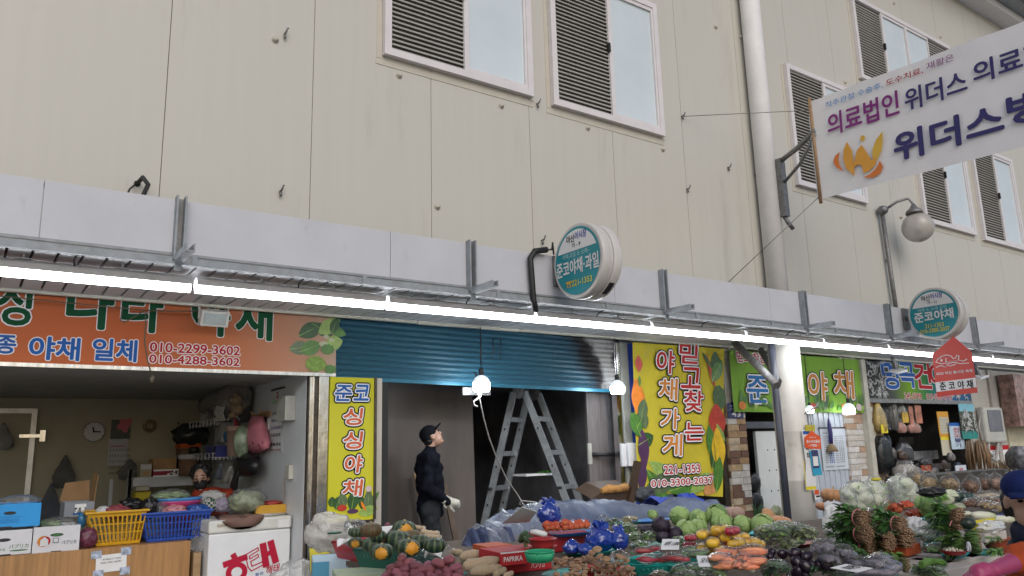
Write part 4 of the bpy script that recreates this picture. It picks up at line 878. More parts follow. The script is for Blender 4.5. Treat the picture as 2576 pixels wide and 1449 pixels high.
letters(m,'010-2299-3602',fr,s1((1130,735),(1810,700)),pred,.025,.002,ol);letters(m,'010-4288-3602',fr,s1((1125,820),(1808,787)),pred,.025,.002,ol)
obj('lettering',m,None,T)
m=MB();rnd=random.Random(3);A=fr.uv(PY(z1(2400,680),-.05))
for k,(x_,y_,L_,W_,an,mi)in enumerate(((2250,620,.28,.16,.5,1),(2180,720,.22,.14,.2,3),(2260,740,.24,.15,.4,0),(2350,520,.26,.12,-.5,1),(2400,600,.28,.15,.6,2),(2480,560,.2,.1,-.3,0),(2450,690,.2,.15,.3,2),(2500,600,.18,.1,1.2,1))):
 p=fr.uv(PY(z1(x_,y_),-.05));pleaf(m,fr,p[0],p[1],L_,W_,an,leafp[mi],.002+k*.0006,leafp[2])
for k,(x_,y_,a_,b2)in enumerate(((2460,625,.03,.02),(2500,650,.03,.02),(2440,680,.05,.025))):p=fr.uv(PY(z1(x_,y_),-.05));pblob(m,fr,*p,a_,b2,cw('print_cream',(.5,.52,.36)),.009+k*.0004)
for k,(x_,y_,r)in enumerate(((2380,830,.105),(2470,720,.07),(2490,870,.06))):p=fr.uv(PY(z1(x_,y_),-.05));pblob(m,fr,*p,r,r*.75,(mat('print_broccoli',(.18,.30,.04),.5,var=.5,scale=45))if k==0 else leafp[0],.010+k*.0005,lob=.06,k=9,n=40)
obj('printed_vegetables',m,None,T)
# floodlight and dangling wires
P=PY((538,800),-.35);T=thing('flood_light','weathered white floodlight fixed under the canopy before orange sign','lamp',P)
m=MB();Rm=Matrix.Rotation(rad(20),3,'X');m.box(P,(.24,.10,.14),Rm);m.box(P+V((0,.1,.06)),(.12,.12,.06));m.bx(P+V((-.13,.0,-.01)),P+V((-.12,.04,.10)));m.bx(P+V((.12,.0,-.01)),P+V((.13,.04,.10)));obj('housing',m,mat('rusty_white',(.55,.53,.48),.5,dirt_reflection=((.15,.09,.05),14,.58)),T,.01)
m=MB();m.box(P+Rm@V((0,-.054,0)),(.19,.01,.10),Rm);obj('lens',m,mat('lens_glass',(.38,.43,.42),.12,spec=.8),T)
m=MB();q0=[PY(z1(*p),-.22)for p in((925,395),(910,500),(935,520),(1095,425),(1100,520),(1090,650),(1110,790),(1135,880))];m.tube(q0,.006,6);m.tube([PY(z1(-20,315),-.22),PY(z1(1095,425),-.22)],.005,6);m.tube([PY(z1(1095,425),-.22),PY(z1(1300,432),-.25),PY(z1(1500,430),-.3)],.006,6)
m.ball(PY(z1(1147,945),-.22),(.02,.02,.035),2);tag(obj('dangling_wire',m,mat('old_wire',(.10,.08,.05),.5)),'old wire dangling in front of the orange sign','wire')
# STAINLESS PILLAR
T=thing('steel_pillar','polished stainless pillar with dark shutter track left of the yellow sign','pillar',(2.89,-.02,0))
m=MB();m.bx((2.885,-.045,0),(2.985,.06,2.262));m.bx((2.795,.0,0),(2.884,.06,2.262));m.bx((2.83,-.02,0),(2.845,.0,2.262));obj('casing',m,chrome,T,.003)
m=MB();m.bx((2.781,-.03,0),(2.794,.02,2.262));m.bx((2.846,-.012,0),(2.884,-.001,2.262));obj('track',m,mat('brown_steel',(.08,.065,.05),.4,metal=.5,var=.4,scale=10),T)
# BURNT SHOP ROOM
soot=mat('soot_black_wall',(.15,.147,.158),.7,var=.65,scale=1.2,dirt_reflection=((.20,.17,.15),1.1,.60),bump=.3,bscale=12)
T=thing('burnt_shop_room','soot blackened shop room behind the half raised blue shutter','shop',(5.2,2,.06))
m=MB();m.bx((3.0,3.9,.06),(8.8,4.0,2.95));obj('back_wall',m,soot,T)
m=MB();m.bx((2.9,.07,.06),(2.98,4.0,2.95));m.bx((6.95,.25,.06),(7.05,4.0,2.95));obj('side_wall',m,soot,T)
m=MB();m.bx((2.9,.08,2.36),(7.05,4.0,2.42));obj('ceiling',m,soot,T)
m=MB();m.bx((5.55,2.4,.06),(5.68,2.5,2.36));m.bx((6.05,3.2,.06),(6.12,3.3,2.36));obj('charred_post',m,mat('charred_wood',(.05,.042,.038),.8,var=.5,scale=10,bump=.6),T)
# board where the man stands
m=MB();a=PY((975,970),.9);b_=PY((1187,970),.9);c_=PY((1203,1320),.9)
m.prism([(a.x-.5,.9,.06),(c_.x-.02,.9,.06),(b_.x,.9,2.34),(a.x-.5,.9,2.34)],(0,1,0),.02)
tag(obj('plywood_panel',m,mat('smoked_plywood',(.115,.095,.084),.6,var=.28,scale=1.4,stretch=(2,2,.5),dirt_reflection=((.05,.045,.045),1.1,.6),bump=.05)),'tall grey brown plywood panel standing behind the man in the cap','panel')
m=MB();q=lambda p,y:PY(p,y)
A,Bq=q((1040,1190),.8),q((1085,1340),.7);m.prism([A,A+V((.05,0,.01)),Bq+V((.05,0,-.3)),Bq+V((0,0,-.3))],(0,1,0),.02)
tag(obj('thin_plank',m,ply),'thin wooden slat leaning behind the man on his left','plank')
m=MB();A,Bq=q((1112,1215),.75),q((1150,1400),.55);m.prism([A,A+V((.06,0,.01)),Bq+V((.08,0,0)),Bq],(0,1,0),.025)
tag(obj('wooden_plank',m,mat('dark_plank',(.12,.085,.06),.7,var=.3,scale=6)),'dark wooden plank leaning on the plywood panel in front of the man','plank')
# left jamb
m=MB();m.bx((3.50,-.03,.0),(3.575,.06,2.262));tag(obj('door_jamb',m,alu_b),'pale beige metal door jamb right of the yellow vertical sign','jamb')
m=MB();m.bx((3.58,.0,.0),(3.66,.12,2.262));m.use(blackm);tag(obj('shutter_track',m,darkgap),'dark shutter track beside the pale beige jamb','track')
# YELLOW VERTICAL SIGN
def yel(nt,L,c):
 n=node(nt,'TexNoise');n.inputs['Scale'].default_value=1.1;L(c,n.inputs['Vector']);return ramp(nt,L,n.outputs[0],[(.3,(.52,.50,.02)),(.7,(.58,.54,.05))])
fr=FY(-.06);T=thing('vertical_sign','narrow upright yellow sign with blue and red lettering','sign',(3.23,-.06,.85))
m=MB();m.bx((2.992,-.06,.85),(3.47,-.01,2.258));obj('sign_panel',m,ramp_mat('sign_yellow_green_print',yel,.6,spec=.2),T)
m=MB();m.bx((3.471,-.075,.85),(3.497,.0,2.262));obj('dark_edge',m,mat('brown_steel',(.08,.065,.05)),T)
yr=lambda bl,tr:prect(fr,1,-.06,z3(*bl),z3(*tr))
m=MB();ol=[(.030,ink),(.016,pw)]
for s_,bl,tr,c in(('준',(222,125),(348,12),pblue),('코',(368,122),(478,10),pblue),('싱',(285,308),(425,185),cw('print_vermilion',(.58,.11,.04))),('싱',(285,488),(425,360),cw('print_vermilion',(.58,.11,.04))),('야',(295,670),(425,540),cw('print_vermilion',(.58,.11,.04))),('채',(280,850),(425,722),cw('print_vermilion',(.58,.11,.04)))):
 letters(m,s_,fr,yr(bl,tr),c,.025,.002,ol,shear=.12)
obj('lettering',m,None,T)
m=MB()
for k,(x_,y_,L_,W_,an,mi)in enumerate(((480,960,.18,.1,2.2,1),(430,1000,.3,.07,.9,0),(470,990,.26,.1,1.5,3),(350,960,.2,.12,1.4,1),(400,980,.22,.10,.2,2),(230,950,.14,.1,1.2,1),(300,930,.14,.1,1.9,3),(200,930,.1,.08,1.5,1))):
 p=fr.uv(PY(z3(x_,y_),-.06));pleaf(m,fr,*p,L_,W_,an,leafp[mi],.002+k*.0006,leafp[2])
for x_,y_,a_,b2,mm in((280,935,.05,.03,pepper_r),(480,790,.035,.03,cw('print_garlic',(.55,.45,.45))),(360,960,.06,.022,ppurp)):p=fr.uv(PY(z3(x_,y_),-.06));pblob(m,fr,*p,a_,b2,mm,.008)
for x_,y_ in((460,960),):p=fr.uv(PY(z3(x_,y_),-.06));pleaf(m,fr,*p,.12,.03,2.1,pepper_o,.009)
obj('printed_vegetables',m,None,T)
# BLUE SHUTTER
def shut(nt,L,c):
 sx=node(nt,'SeparateXYZ');L(c,sx.inputs[0]);n=node(nt,'TexNoise');n.inputs['Scale'].default_value=3.5;n.inputs['Detail'].default_value=5;L(c,n.inputs['Vector'])
 m_=node(nt,'Math',operation='MULTIPLY_ADD');m_.inputs[1].default_value=.55;L(n.outputs[0],m_.inputs[0]);L(sx.outputs[0],m_.inputs[2])
 mz=node(nt,'Math',operation='MULTIPLY_ADD');mz.inputs[1].default_value=.5;L(sx.outputs[2],mz.inputs[0]);L(m_.outputs[0],mz.inputs[2])
 mr=node(nt,'MapRange');mr.inputs[1].default_value=-1.6;mr.inputs[2].default_value=2.4;L(mz.outputs[0],mr.inputs[0])
 base=ramp(nt,L,mr.outputs[0],[(0,(.026,.098,.150)),(.60,(.028,.105,.162)),(.79,(.02,.075,.118)),(.855,(.015,.015,.018)),(.88,(.03,.028,.03)),(.905,(.36,.36,.36)),(.965,(.34,.33,.33)),(.99,(.02,.02,.02))])
 return base
T=thing('roller_shutter','half raised teal blue roller shutter scorched black at its right end','shutter',(5.05,.03,2.25))
m=MB();prof=[]
z=2.245;n=11;hh=.66/n
for k in range(n):
 for t,d in((0,.0),(.06,-.012),(.45,-.022),(.86,-.010),(.94,.0)):prof.append((z+(k+t)*hh,.02+d))
prof.append((z+n*hh,.02))
for(za,ya_),(zb_,yb_)in zip(prof,prof[1:]):
 v=[m.b.verts.new(p)for p in((3.06,ya_,za+.03),(7.0,ya_,za-.03),(7.0,yb_,zb_-.03),(3.06,yb_,zb_+.03))];m.face(v,False)
m.prism([(3.06,.021,2.275),(7.0,.021,2.215),(7.0,.021,2.875),(3.06,.021,2.935)],(0,1,0),.006)
obj('slat_curtain',m,ramp_mat('shutter_paint_burnt',shut,.5,spec=.3),T,raw=False)
m=MB();m.prism([(3.06,-.008,2.235),(7.0,-.008,2.175),(7.0,-.008,2.215),(3.06,-.008,2.275)],(0,1,0),.04);obj('bottom_bar',m,mat('shutter_bar',(.015,.12,.19),.35,metal=.3),T)
m=MB();P=PY((1185,985),-.02);m.bx((P.x-.12,-.04,P.z-.04),(P.x+.25,-.011,P.z+.045));m.use(black).prism([(P.x+.10,-.02,P.z+.05),(P.x+.16,-.02,P.z+.05),(P.x+.05,-.02,P.z+.22)],(0,-1,0),.01);obj('lock_plate',m,galv_d,T)
m=MB();m.tube([PY((1240,850),-.05),PY((1241,885),-.05),PY((1236,895),-.05),PY((1243,903),-.05)],.006,6);m.tube([PY((1260,848),-.05),PY((1258,905),-.05)],.005,6);tag(obj('pull_wire',m,blackm),'short bent wires hanging in front of the blue shutter','wire')
# RIGHT JAMB OF THE BURNT SHOP
T=thing('charred_door_frame','charred grey brown plank door frame right of the stepladder','door frame',(6.85,.3,0))
cm=mat('charred_plank',(.17,.15,.15),.6,var=.45,scale=2.2,stretch=(6,6,.6),dirt_reflection=((.03,.028,.028),2.6,.55,(5,5,.5)),bump=.3,bscale=14)
xs=[PY((px,1150),.25).x for px in(1482,1513,1545)]
m=MB();m.bx((xs[0],.25,0),(xs[1]-.008,.29,2.36));m.bx((xs[1],.26,0),(xs[2]-.006,.30,2.36));m.bx((xs[2],.2,0),(xs[2]+.07,.3,2.36));obj('plank',m,cm,T)
m=MB();P=PY((1490,1143),.22);P1=PY((1548,1143),.18);m.tube([P,(P+P1)/2+V((0,-.02,-.005)),P1],.025,8);obj('black_cable',m,black,T)
m=MB();m.bx((P.x-.06,.225,P.z-.12),(P.x-.0,.249,P.z+.14));obj('junction_box',m,mat('grey_plastic',(.42,.42,.38),.4),T)
xa=PY((1558,1150),0).x;xb=PY((1572,1150),0).x;xc=PY((1590,1150),0).x
m=MB();m.bx((xa,-.01,0),(xb-.005,.08,2.83));obj('steel_trim',m,chrome,T)
m=MB();m.bx((xb,-.03,0),(xc,.08,2.83));obj('grey_post',m,mat('grey_post_paint',(.26,.26,.24),.5,var=.25,scale=3,dirt_reflection=((.10,.09,.08),4,.6)),T)
P=PY((1571,1145),-.05);m=MB();m.bx((P.x-.06,-.07,P.z-.14),(P.x+.02,-.031,P.z+.14));m.bx((P.x+.04,-.09,P.z-.14),(P.x+.19,-.031,P.z+.15));m.use(black).tube([PY((1585,1165),-.06),PY((1592,1195),-.08),PY((1605,1205),-.08)],.014,6)
tag(obj('meter_box',m,whitep,None,.006),'two small white electrical boxes beside the yellow banner','electrical box')
m=MB();m.bx((xc+.002,-.02,.0),(xc+.25,.0,2.83));tag(obj('blue_sheet',m,mat('blue_tarp_sheet',(.02,.05,.32),.5)),'deep blue sheet edge showing behind the yellow banner','sheet')
# STEPLADDER
def zl(x,y):return(1150+x*.2232,958.3+y*.2232)
alul=mat('ladder_aluminium',(.36,.38,.40),.45,metal=.5,var=.25,scale=8,dirt_reflection=((.14,.13,.13),12,.58))
Hn=PY(zl(700,125),.6);zt=Hn.z
T=thing('step_ladder','folding aluminium ladder standing open in the burnt shop','ladder',(Hn.x,Hn.y,0))
rd=V((.40,.24,0));ad=V((.72,-.69,0)).normalized()
def leg(top,bot):
 m=MB();m.use(alul);d=(bot-top).normalized();nn=rd.normalized();sd=d.cross(nn).normalized()
 m.prism([top+sd*.042+nn*.016,top-sd*.042+nn*.016,top-sd*.042-nn*.016,top+sd*.042-nn*.016],d,(bot-top).length);m.use(black);m.box(bot,(.09,.07,.06));
 for k in range(1,5):
  p=top.lerp(bot,k/4.6);m.box(p-nn*.019,(.022,.008,.03))
 return m
tops=[]
for k in(0,1):
 O=V((Hn.x,Hn.y,0))+rd*k
 for s_,L_ in((-1,.62),(1,.82)):
  tp=O+V((0,0,zt))+ad*(.07*s_);bt=O+ad*(s_*L_)+V((0,0,.09));mm=leg(tp,bt)
  obj('rail',mm,None,T);tops.append((tp,bt))
for i,j in((0,2),(1,3)):
 for t in(.16,.36,.56,.76,.95):
  m=MB();p,q_=tops[i][0].lerp(tops[i][1],t),tops[j][0].lerp(tops[j][1],t);d=(q_-p);m.box((p+q_)/2,(.035,d.length,.06),Matrix.Rotation(math.atan2(d.y,d.x)-math.pi/2,3,'Z'));obj('rung',m,alul,T)
for k in(0,1):
 O=V((Hn.x,Hn.y,zt))+rd*k;m=MB();n_=rd.normalized();m.cyl(O-n_*.025,O+n_*.025,.085,n=18);m.cyl(O-n_*.035,O+n_*.035,.04,n=12);obj('hinge',m,galv_d,T)
for(tp,bt)in tops:
 m=MB();p=tp.lerp(bt,.56);n_=rd.normalized();m.cyl(p-n_*.10,p+n_*.06,.018,n=8);obj('lock_pin',m,black,T)
tp,bt=tops[0];d=(bt-tp).normalized();n_=rd.normalized();m=MB();fl=Frame(tp-n_*.0175,-d,-n_.cross(-d));
if fl.n.dot(-n_)<0:fl=Frame(tp-n_*.0175,d,-n_.cross(d))
L_=(bt-tp).length;letters(m,'LADDER',fl,((.83*L_ if fl.u.dot(d)>0 else-.97*L_),-.022,(.97*L_ if fl.u.dot(d)>0 else-.83*L_),.022),ink,.02,.002);obj('lettering',m,None,T)
P=tops[1][0].lerp(tops[3][1],.5);m=MB();pp=tops[0][0].lerp(tops[0][1],.5)*.35+tops[1][0].lerp(tops[1][1],.5)*.65+rd*.5
m.box(pp+V((-.1,0,.03)),(.5,.28,.025));tag(obj('white_board',m,whitep),'small white board laid across the ladder rungs','board')
m=MB();rnd=random.Random(5)
for k in range(12):m.leaf(pp+V((rnd.uniform(-.12,.08),rnd.uniform(-.08,.08),.045)),V((rnd.uniform(-1,1),rnd.uniform(-1,1),rnd.uniform(.1,.5))),V((0,0,1)),.12,.05)
tag(obj('green_cloth',m,mat('bright_green_rag',(.06,.25,.02),.7)),'bright green rag lying on the small white board of ladder','rag')
# HANGING BULBS
def bulb(label,p,wpx,Y,ztop,bm=bulb_m):
 P=PY(p,Y);r=wpx/2*depth(P)/F;T=thing('hanging_bulb',label,'bulb',P-V((0,0,r)))
 m=MB();m.lathe(P,[(.01,-r*.98),(r*.82,-r*.96),(r*.96,-r*.8),(r,-r*.3),(r*.99,r*.05)],24);obj('lit_globe',m,bm,T)
 m=MB();m.lathe(P,[(r*.985,r*.051),(r*.93,r*.35),(r*.76,r*.62),(r*.52,r*.80),(r*.31,r*.92)],24);obj('bulb_body',m,mat('bulb_white',(.7,.74,.78),.4,emit=((.85,.95,1),.35)),T)
 m=MB();m.lathe(P,[(r*.30,r*.91),(r*.30,r*1.6),(r*.12,r*1.75)],14);obj('socket',m,black,T)
 m=MB()
 for dx in(-.006,.006):m.tube([P+V((0,0,r*1.72)),V((P.x+dx,P.y,(P.z+ztop)/2)),V((P.x,P.y,ztop))],.005,6)
 obj('cord',m,black,T)
 return T,P,r
bl1,bp,br_=bulb('brightest hanging bulb in front of the half raised blue shutter',(1211,964),43,-.35,2.83)
bulb('hanging bulb at the right end of the blue shutter',(1553,973),36,-.35,2.83)
bulb('hanging bulb close to the right side of the round column',(2037,1029),20,-.3,2.83,mat('lit_bulb_small',(.9,.95,1),.3,emit=((.9,.95,1),9)))
bulb('hanging bulb below the word on the green banner right half',(2135,1028),30,-.3,2.83,MATS['lit_bulb_small'])
m=MB();pts=[PY(zl(*p),-.3)for p in((270,120),(262,180),(225,205),(190,225),(188,270),(228,288))];m.tube(pts,.010,6)
pts=[PY(zl(*p),y)for p,y in(((235,130),-.3),((262,240),-.28),((300,420),-.2),((360,640),-.1),((450,880),.1),((560,1110),.3),((680,1280),.4),((760,1410),.45),((700,1390),.4),((720,1350),.35),((830,1360),.35),((900,1370),.3))];m.tube(pts,.008,6)
tag(obj('white_cable',m,mat('grey_white_cord',(.40,.38,.36),.5)),'long pale cable trailing from the brightest bulb past the ladder','cable')
# YELLOW BANNER
fr=FY(-.16);A=PY((1592,870),-.16);Bq=PY((1824,885),-.16);zb_=PY((1605,1238),-.16).z;zb2=PY((1818,1250),-.16).z
T=thing('cloth_banner','tall yellow cloth banner printed with vegetables and red lettering','banner',((A.x+Bq.x)/2,-.16,zb2))
def ripple(u):return 0
m=MB();x0,x1=A.x+.0,Bq.x+.0;zt=2.826;NX=30
g0=[]
for i in range(NX+1):
 t=i/NX;col=[]
 for j in range(13):
  s_=j/12;xl=x0+(PY((1605,1238),-.16).x-x0)*s_;xr=x1+(PY((1818,1250),-.16).x-x1)*s_
  col.append(m.b.verts.new((xl+(xr-xl)*t,-.157+.006*math.sin(t*7+s_*4)*1,zt+(zb_+(zb2-zb_)*t-zt)*s_)))
 g0.append(col)
for a,b_ in zip(g0,g0[1:]):
 for j in range(12):m.face([a[j],a[j+1],b_[j+1],b_[j]],True)
obj('cloth',m,mat('banner_yellow',(.55,.46,.04),.7,var=.12,scale=2.5,spec=.2,dirt_reflection=((.44,.38,.10),2.2,.58),bump=.6,bscale=7),T)
yb=lambda bl,tr:prect(fr,1,-.16,bl,tr)
m=MB();ol=[(.040,ink),(.024,pw)];rr=cw('print_scarlet',(.48,.03,.03));oo=cw('print_tan_orange',(.60,.22,.04))
for s_,x_,y_,wv,hv,c in(('믿',1727,890,42,46,rr),('고',1733,951,44,48,rr),('찾',1739,1009,44,50,rr),('는',1741,1086,44,44,rr),('야',1668,911,40,54,rr),('채',1675,980,42,52,oo),('가',1680,1054,42,50,oo),('게',1686,1120,44,54,oo)):
 letters(m,s_,fr,yb((x_-wv/2,y_+hv/2),(x_+wv/2,y_-hv/2)),c,.02,.019,ol,shear=.16)
ol=[(.028,ink),(.017,pw)]
letters(m,'221-1353',fr,yb((1668,1193),(1757,1168)),rr,.02,.019,ol);letters(m,'010-3300-2037',fr,yb((1636,1225),(1790,1199)),rr,.02,.019,ol)
obj('lettering',m,None,T)
m=MB();k=0
def L4(x_,y_,L_,W_,an,mi):
 global k;p=fr.uv(PY((x_,y_),-.16));pleaf(m,fr,*p,L_,W_,an,leafp[mi]if isinstance(mi,int)else mi,.0075+.0002*k,leafp[2]if mi in(0,1,3)else None);k+=1
def B4(x_,y_,a_,b2,mm,rot=0,lob=.08,kk=4):
 global k;p=fr.uv(PY((x_,y_),-.16));pblob(m,fr,*p,a_,b2,mm,.0075+.0002*k,rot,28,lob,kk);k+=1
B4(1605,1003,.11,.24,pepper_o,.1);L4(1608,975,.16,.05,1.5,0);B4(1606,915,.06,.1,pepper_r)
for a in((1600,1080,.3,.2,.9,1),(1612,1100,.35,.2,2.0,0),(1605,1120,.3,.2,.4,1),(1612,1060,.3,.18,1.3,3)):L4(*a)
B4(1618,1128,.09,.22,ppurp,.05);L4(1622,1080,.22,.12,1.5,3);B4(1614,1195,.08,.2,ppurp,-.15)
for a in((1630,1160,.9,.26,-.55,2),(1625,1180,.6,.2,-.9,0),(1620,1232,.7,.25,.2,3),(1680,1236,.7,.22,.15,0),(1735,1240,.5,.2,.5,2)):L4(*a)
B4(1800,915,.10,.16,leafp[1]);L4(1775,890,.5,.08,-1.3,pepper_r);L4(1790,930,.3,.06,2.2,1);B4(1808,1000,.13,.17,mat('print_broccoli2',(.05,.11,.03),.5,var=.5,scale=40),0,.05,9)
for a in((1790,960,.4,.2,.9,0),(1800,1165,.6,.3,1.6,0),(1790,1180,.5,.2,1.2,1)):L4(*a)
B4(1803,1060,.16,.22,pepper_r);L4(1800,1065,.3,.08,-1.0,2);B4(1806,1130,.13,.27,mat('print_pepper_yellow',(.7,.45,.02),.4,var=.2,scale=8));B4(1790,1215,.2,.12,mat('print_onion',(.55,.26,.10),.4,var=.25,scale=7),.7);L4(1800,1240,.5,.2,1.3,0)
obj('printed_vegetables',m,None,T)
# BRICK PILLARS
def pillar(label,xl,xr,ztop,Y,tiles=None,pal=None,name='brick_pillar'):
 T=thing(name,label,'pillar',((xl+xr)/2,Y+.1,0));rnd=random.Random(int(xl*10))
 m=MB();m.bx((xl+.004,Y+.006,0),(xr-.004,Y+.25,ztop));obj('core',m,mat('mortar',(.30,.28,.25),.8),T)
 pal=pal or[mat('brick_'+n,c,.7,var=.2,scale=14,bump=.4,bscale=30)for n,c in(('tan',(.40,.25,.13)),('cream',(.50,.40,.28)),('brown',(.17,.09,.06)),('buff',(.46,.32,.18)),('white',(.55,.52,.48)))]
 m=MB();z=0;r=0;zb_=tiles or ztop
 while z<zb_-.02:
  h=.085;off=.5 if r%2 else .62;xm=xl+(xr-xl)*off
  for a,b_ in((xl,xm-.006),(xm,xr)):m.use(rnd.choice(pal)).bx((a,Y-.012+rnd.uniform(-.006,.004),z),(b_,Y+.0055,z+h));
  m.use(rnd.choice(pal)).bx((xl-.012,Y,z),(xl-.0005,Y+.25,z+h));z+=h+.008;r+=1
 obj('bricks',m,None,T)
 if tiles:
  m=MB();z=zb_+.01;tw=(xr-xl)/3
  while z<ztop:
   for i in range(3):m.bx((xl+i*tw+.003,Y-.004,z),(xl+(i+1)*tw-.003,Y+.0055,z+.10))
   z+=.107
  obj('wall_tiles',m,mat('grey_tile',(.34,.32,.27),.35,var=.15,scale=4),T)
 return T
xl,xr=PY((1836,1150),-.05).x,PY((1884,1150),-.05).x
pillar('brick faced pillar with small grey tiles above, right of yellow banner',xl,xr-.02,2.83,-.05,2.06)
m=MB();m.bx((xl-.12,-.02,0),(xl-.014,.1,2.82));tag(obj('dark_post',m,mat('brown_steel',(.08,.065,.05))),'dark narrow post between yellow banner and brick pillar','post')
fr=FY(-.075);T=thing('address_plate','dark blue house number plate reading 43 on the brick pillar','sign',PY((1848,1053),-.075))
a=fr.uv(PY((1832,1053),-.075));b_=fr.uv(PY((1862,1010),-.075));w_,h_=b_[0]-a[0]+.05,b_[1]-a[1]
m=MB();u0,v0=a;m.prism([fr.P(u0,v0,-.008),fr.P(u0+w_,v0,-.008),fr.P(u0+w_,v0+h_*.85,-.008),fr.P(u0+w_*.5,v0+h_*1.02,-.008),fr.P(u0,v0+h_*.85,-.008)],fr.n,.008);obj('plate',m,mat('plate_blue',(.03,.04,.13),.4),T)
m=MB();letters(m,'43',fr,(u0+w_*.25,v0+h_*.12,u0+w_*.8,v0+h_*.42),pw,.02,.002);letters(m,'어시장7길',fr,(u0+w_*.15,v0+h_*.66,u0+w_*.82,v0+h_*.78),pw,0,.002);letters(m,'Eosijang 7-gil',fr,(u0+w_*.15,v0+h_*.55,u0+w_*.82,v0+h_*.61),pw,0,.002);m.use(pw);sheet(m,fr,(u0+.01,v0+h_*.49,u0+w_-.01,v0+h_*.505),.002,pw);obj('lettering',m,None,T)
xl,xr=PY((2136,1150),-.05).x,PY((2178,1150),-.05).x
wb=[mat('stone_'+n,c,.7,var=.15,scale=14,bump=.4,bscale=30)for n,c in(('pale',(.52,.49,.46)),('white',(.58,.56,.54)),('rust',(.42,.28,.19)),('pale2',(.50,.46,.41)))]
pillar('pale stone faced pillar right of the white steel door',xl,xr,2.83,-.05,None,wb,'stone_pillar')
m=MB();m.bx((xr+.005,-.16,0),(xr+.13,.1,2.83));tag(obj('frame_post',m,mat('post_cream',(.46,.44,.38),.5)),'cream frame post between the stone pillar and dried fish shop','post')
xp=PY((2196,1150),-.05).x;pillar('brown brick strip just inside the dried fish shop front',xp+.02,xp+.42,2.2,-.03)
# GREEN BANNER + DOORS
fr=FY(-.12);A=PY((1848,1036),-.12);Bq=PY((2168,905),-.12)
T=thing('cloth_banner','wide green cloth banner behind the round column','banner',((A.x+Bq.x)/2,-.12,A.z))
m=MB();g0=[]
for i in range(41):
 t=i/40;g0.append([m.b.verts.new((A.x+(Bq.x-A.x)*t,-.112+.006*math.sin(t*26+j*.5),2.826+(A.z-2.826)*j/6))for j in range(7)])
for a,b_ in zip(g0,g0[1:]):
 for j in range(6):m.face([a[j],a[j+1],b_[j+1],b_[j]],True)
obj('cloth',m,mat('banner_green',(.20,.38,.05),.7,spec=.2,bump=.6,bscale=6,var=.18,scale=1.2),T)
g4=lambda bl,tr:prect(fr,1,-.12,bl,tr);m=MB();ol=[(.045,ink),(.030,pw)];ob=cw('print_bronze',(.50,.21,.04))
letters(m,'준',fr,g4((1880,1012),(1926,948)),cw('print_azure',(.02,.16,.42)),.02,.008,ol,shear=.05)
letters(m,'코',fr,g4((1958,1014),(2006,945)),cw('print_azure',(.02,.16,.42)),.02,.008,ol,shear=.05)
letters(m,'야',fr,g4((2034,1006),(2074,938)),ob,.02,.008,ol,shear=.08);letters(m,'채',fr,g4((2099,1002),(2140,935)),ob,.02,.008,ol,shear=.08)
letters(m,'믿고 찾는',fr,g4((1853,910),(1925,890)),rr,.02,.008,[(.018,pw)]);letters(m,'야채',fr,g4((1932,912),(1965,890)),rr,.02,.008,[(.018,pw)])
obj('lettering',m,None,T)
m=MB();rnd=random.Random(11);k=0
while k<46:
 t=rnd.random();x_=A.x+.1+(Bq.x-A.x-.2)*t;z_=A.z+rnd.uniform(.02,.16);pleaf(m,fr,x_,z_,rnd.uniform(.12,.25),.08,rnd.uniform(.4,2.7),leafp[rnd.choice((0,0,1,2,3))],.0075+k*.0001,None);k+=1
for k2,(t,c)in enumerate(((.05,pepper_o),(.3,ppurp),(.55,pepper_r),(.8,pepper_o),(.92,cw('print_garlic',(.55,.45,.45))))):pblob(m,fr,A.x+(Bq.x-A.x)*t,A.z+.09,.08,.06,c,.0125+k2*.0002)
obj('printed_vegetables',m,None,T)
# narrow doorway left of the column
T=thing('doorway','narrow doorway with pale grey door and dark lintel beside brick pillar','doorway',(9.9,.5,.06))
xa,xb=PY((1884,1200),0).x,PY((2066,1200),0).x
m=MB();m.bx((xa,1.4,.06),(xb,1.46,2.83));m.bx((xa-.05,.05,.06),(xa,1.46,2.83));m.bx((xb,.05,.06),(xb+.05,1.46,2.83));obj('recess',m,mat('recess_grey',(.16,.16,.16),.7),T)
m=MB();A=PY((1900,1085),.12);m.bx((A.x,.12,.06),(xb-.05,.17,A.z));m.use(ink)
for i in range(3):
 for j in range(3):m.ball((A.x+.25+i*.16,.118,A.z-.28-j*.3),.012,1)
obj('door_leaf',m,mat('door_grey',(.60,.62,.62),.45,var=.06,dirt_reflection=((.22,.21,.2),2,.64)),T)
m=MB();m.bx((xa,.05,PY((1884,1078),.1).z),(xb,.11,PY((1884,1062),.2).z));obj('lintel',m,mat('dark_lintel',(.06,.07,.09),.5),T)
m=MB();P=PY((1897,1215),.02)
for dz,r in((0,.13),(-.28,.15)):
 m.ball(P+V((0,0,dz)),(r,.06,r*1.05),3,lambda c:1+.2*noise.noise(c*3))
tag(obj('black_hanging_bags',m,mat('black_film',(.012,.012,.014))),'black bags hanging inside the narrow doorway','bags')
m=MB();P=PY((1905,1290),-.05)
for k in range(30):a_=random.uniform(-.5,.5);m.tube([P+V((random.uniform(-.06,.06),0,-.3)),P+V((a_*.12,0,-.05)),P+V((a_*.4,random.uniform(-.1,.1),random.uniform(.0,.2)))],[.008,.008,.003],5)
tag(obj('green_onions',m,mat('scallion_green',(.05,.12,.04),.5)),'dark green onions standing in the narrow doorway','onions')
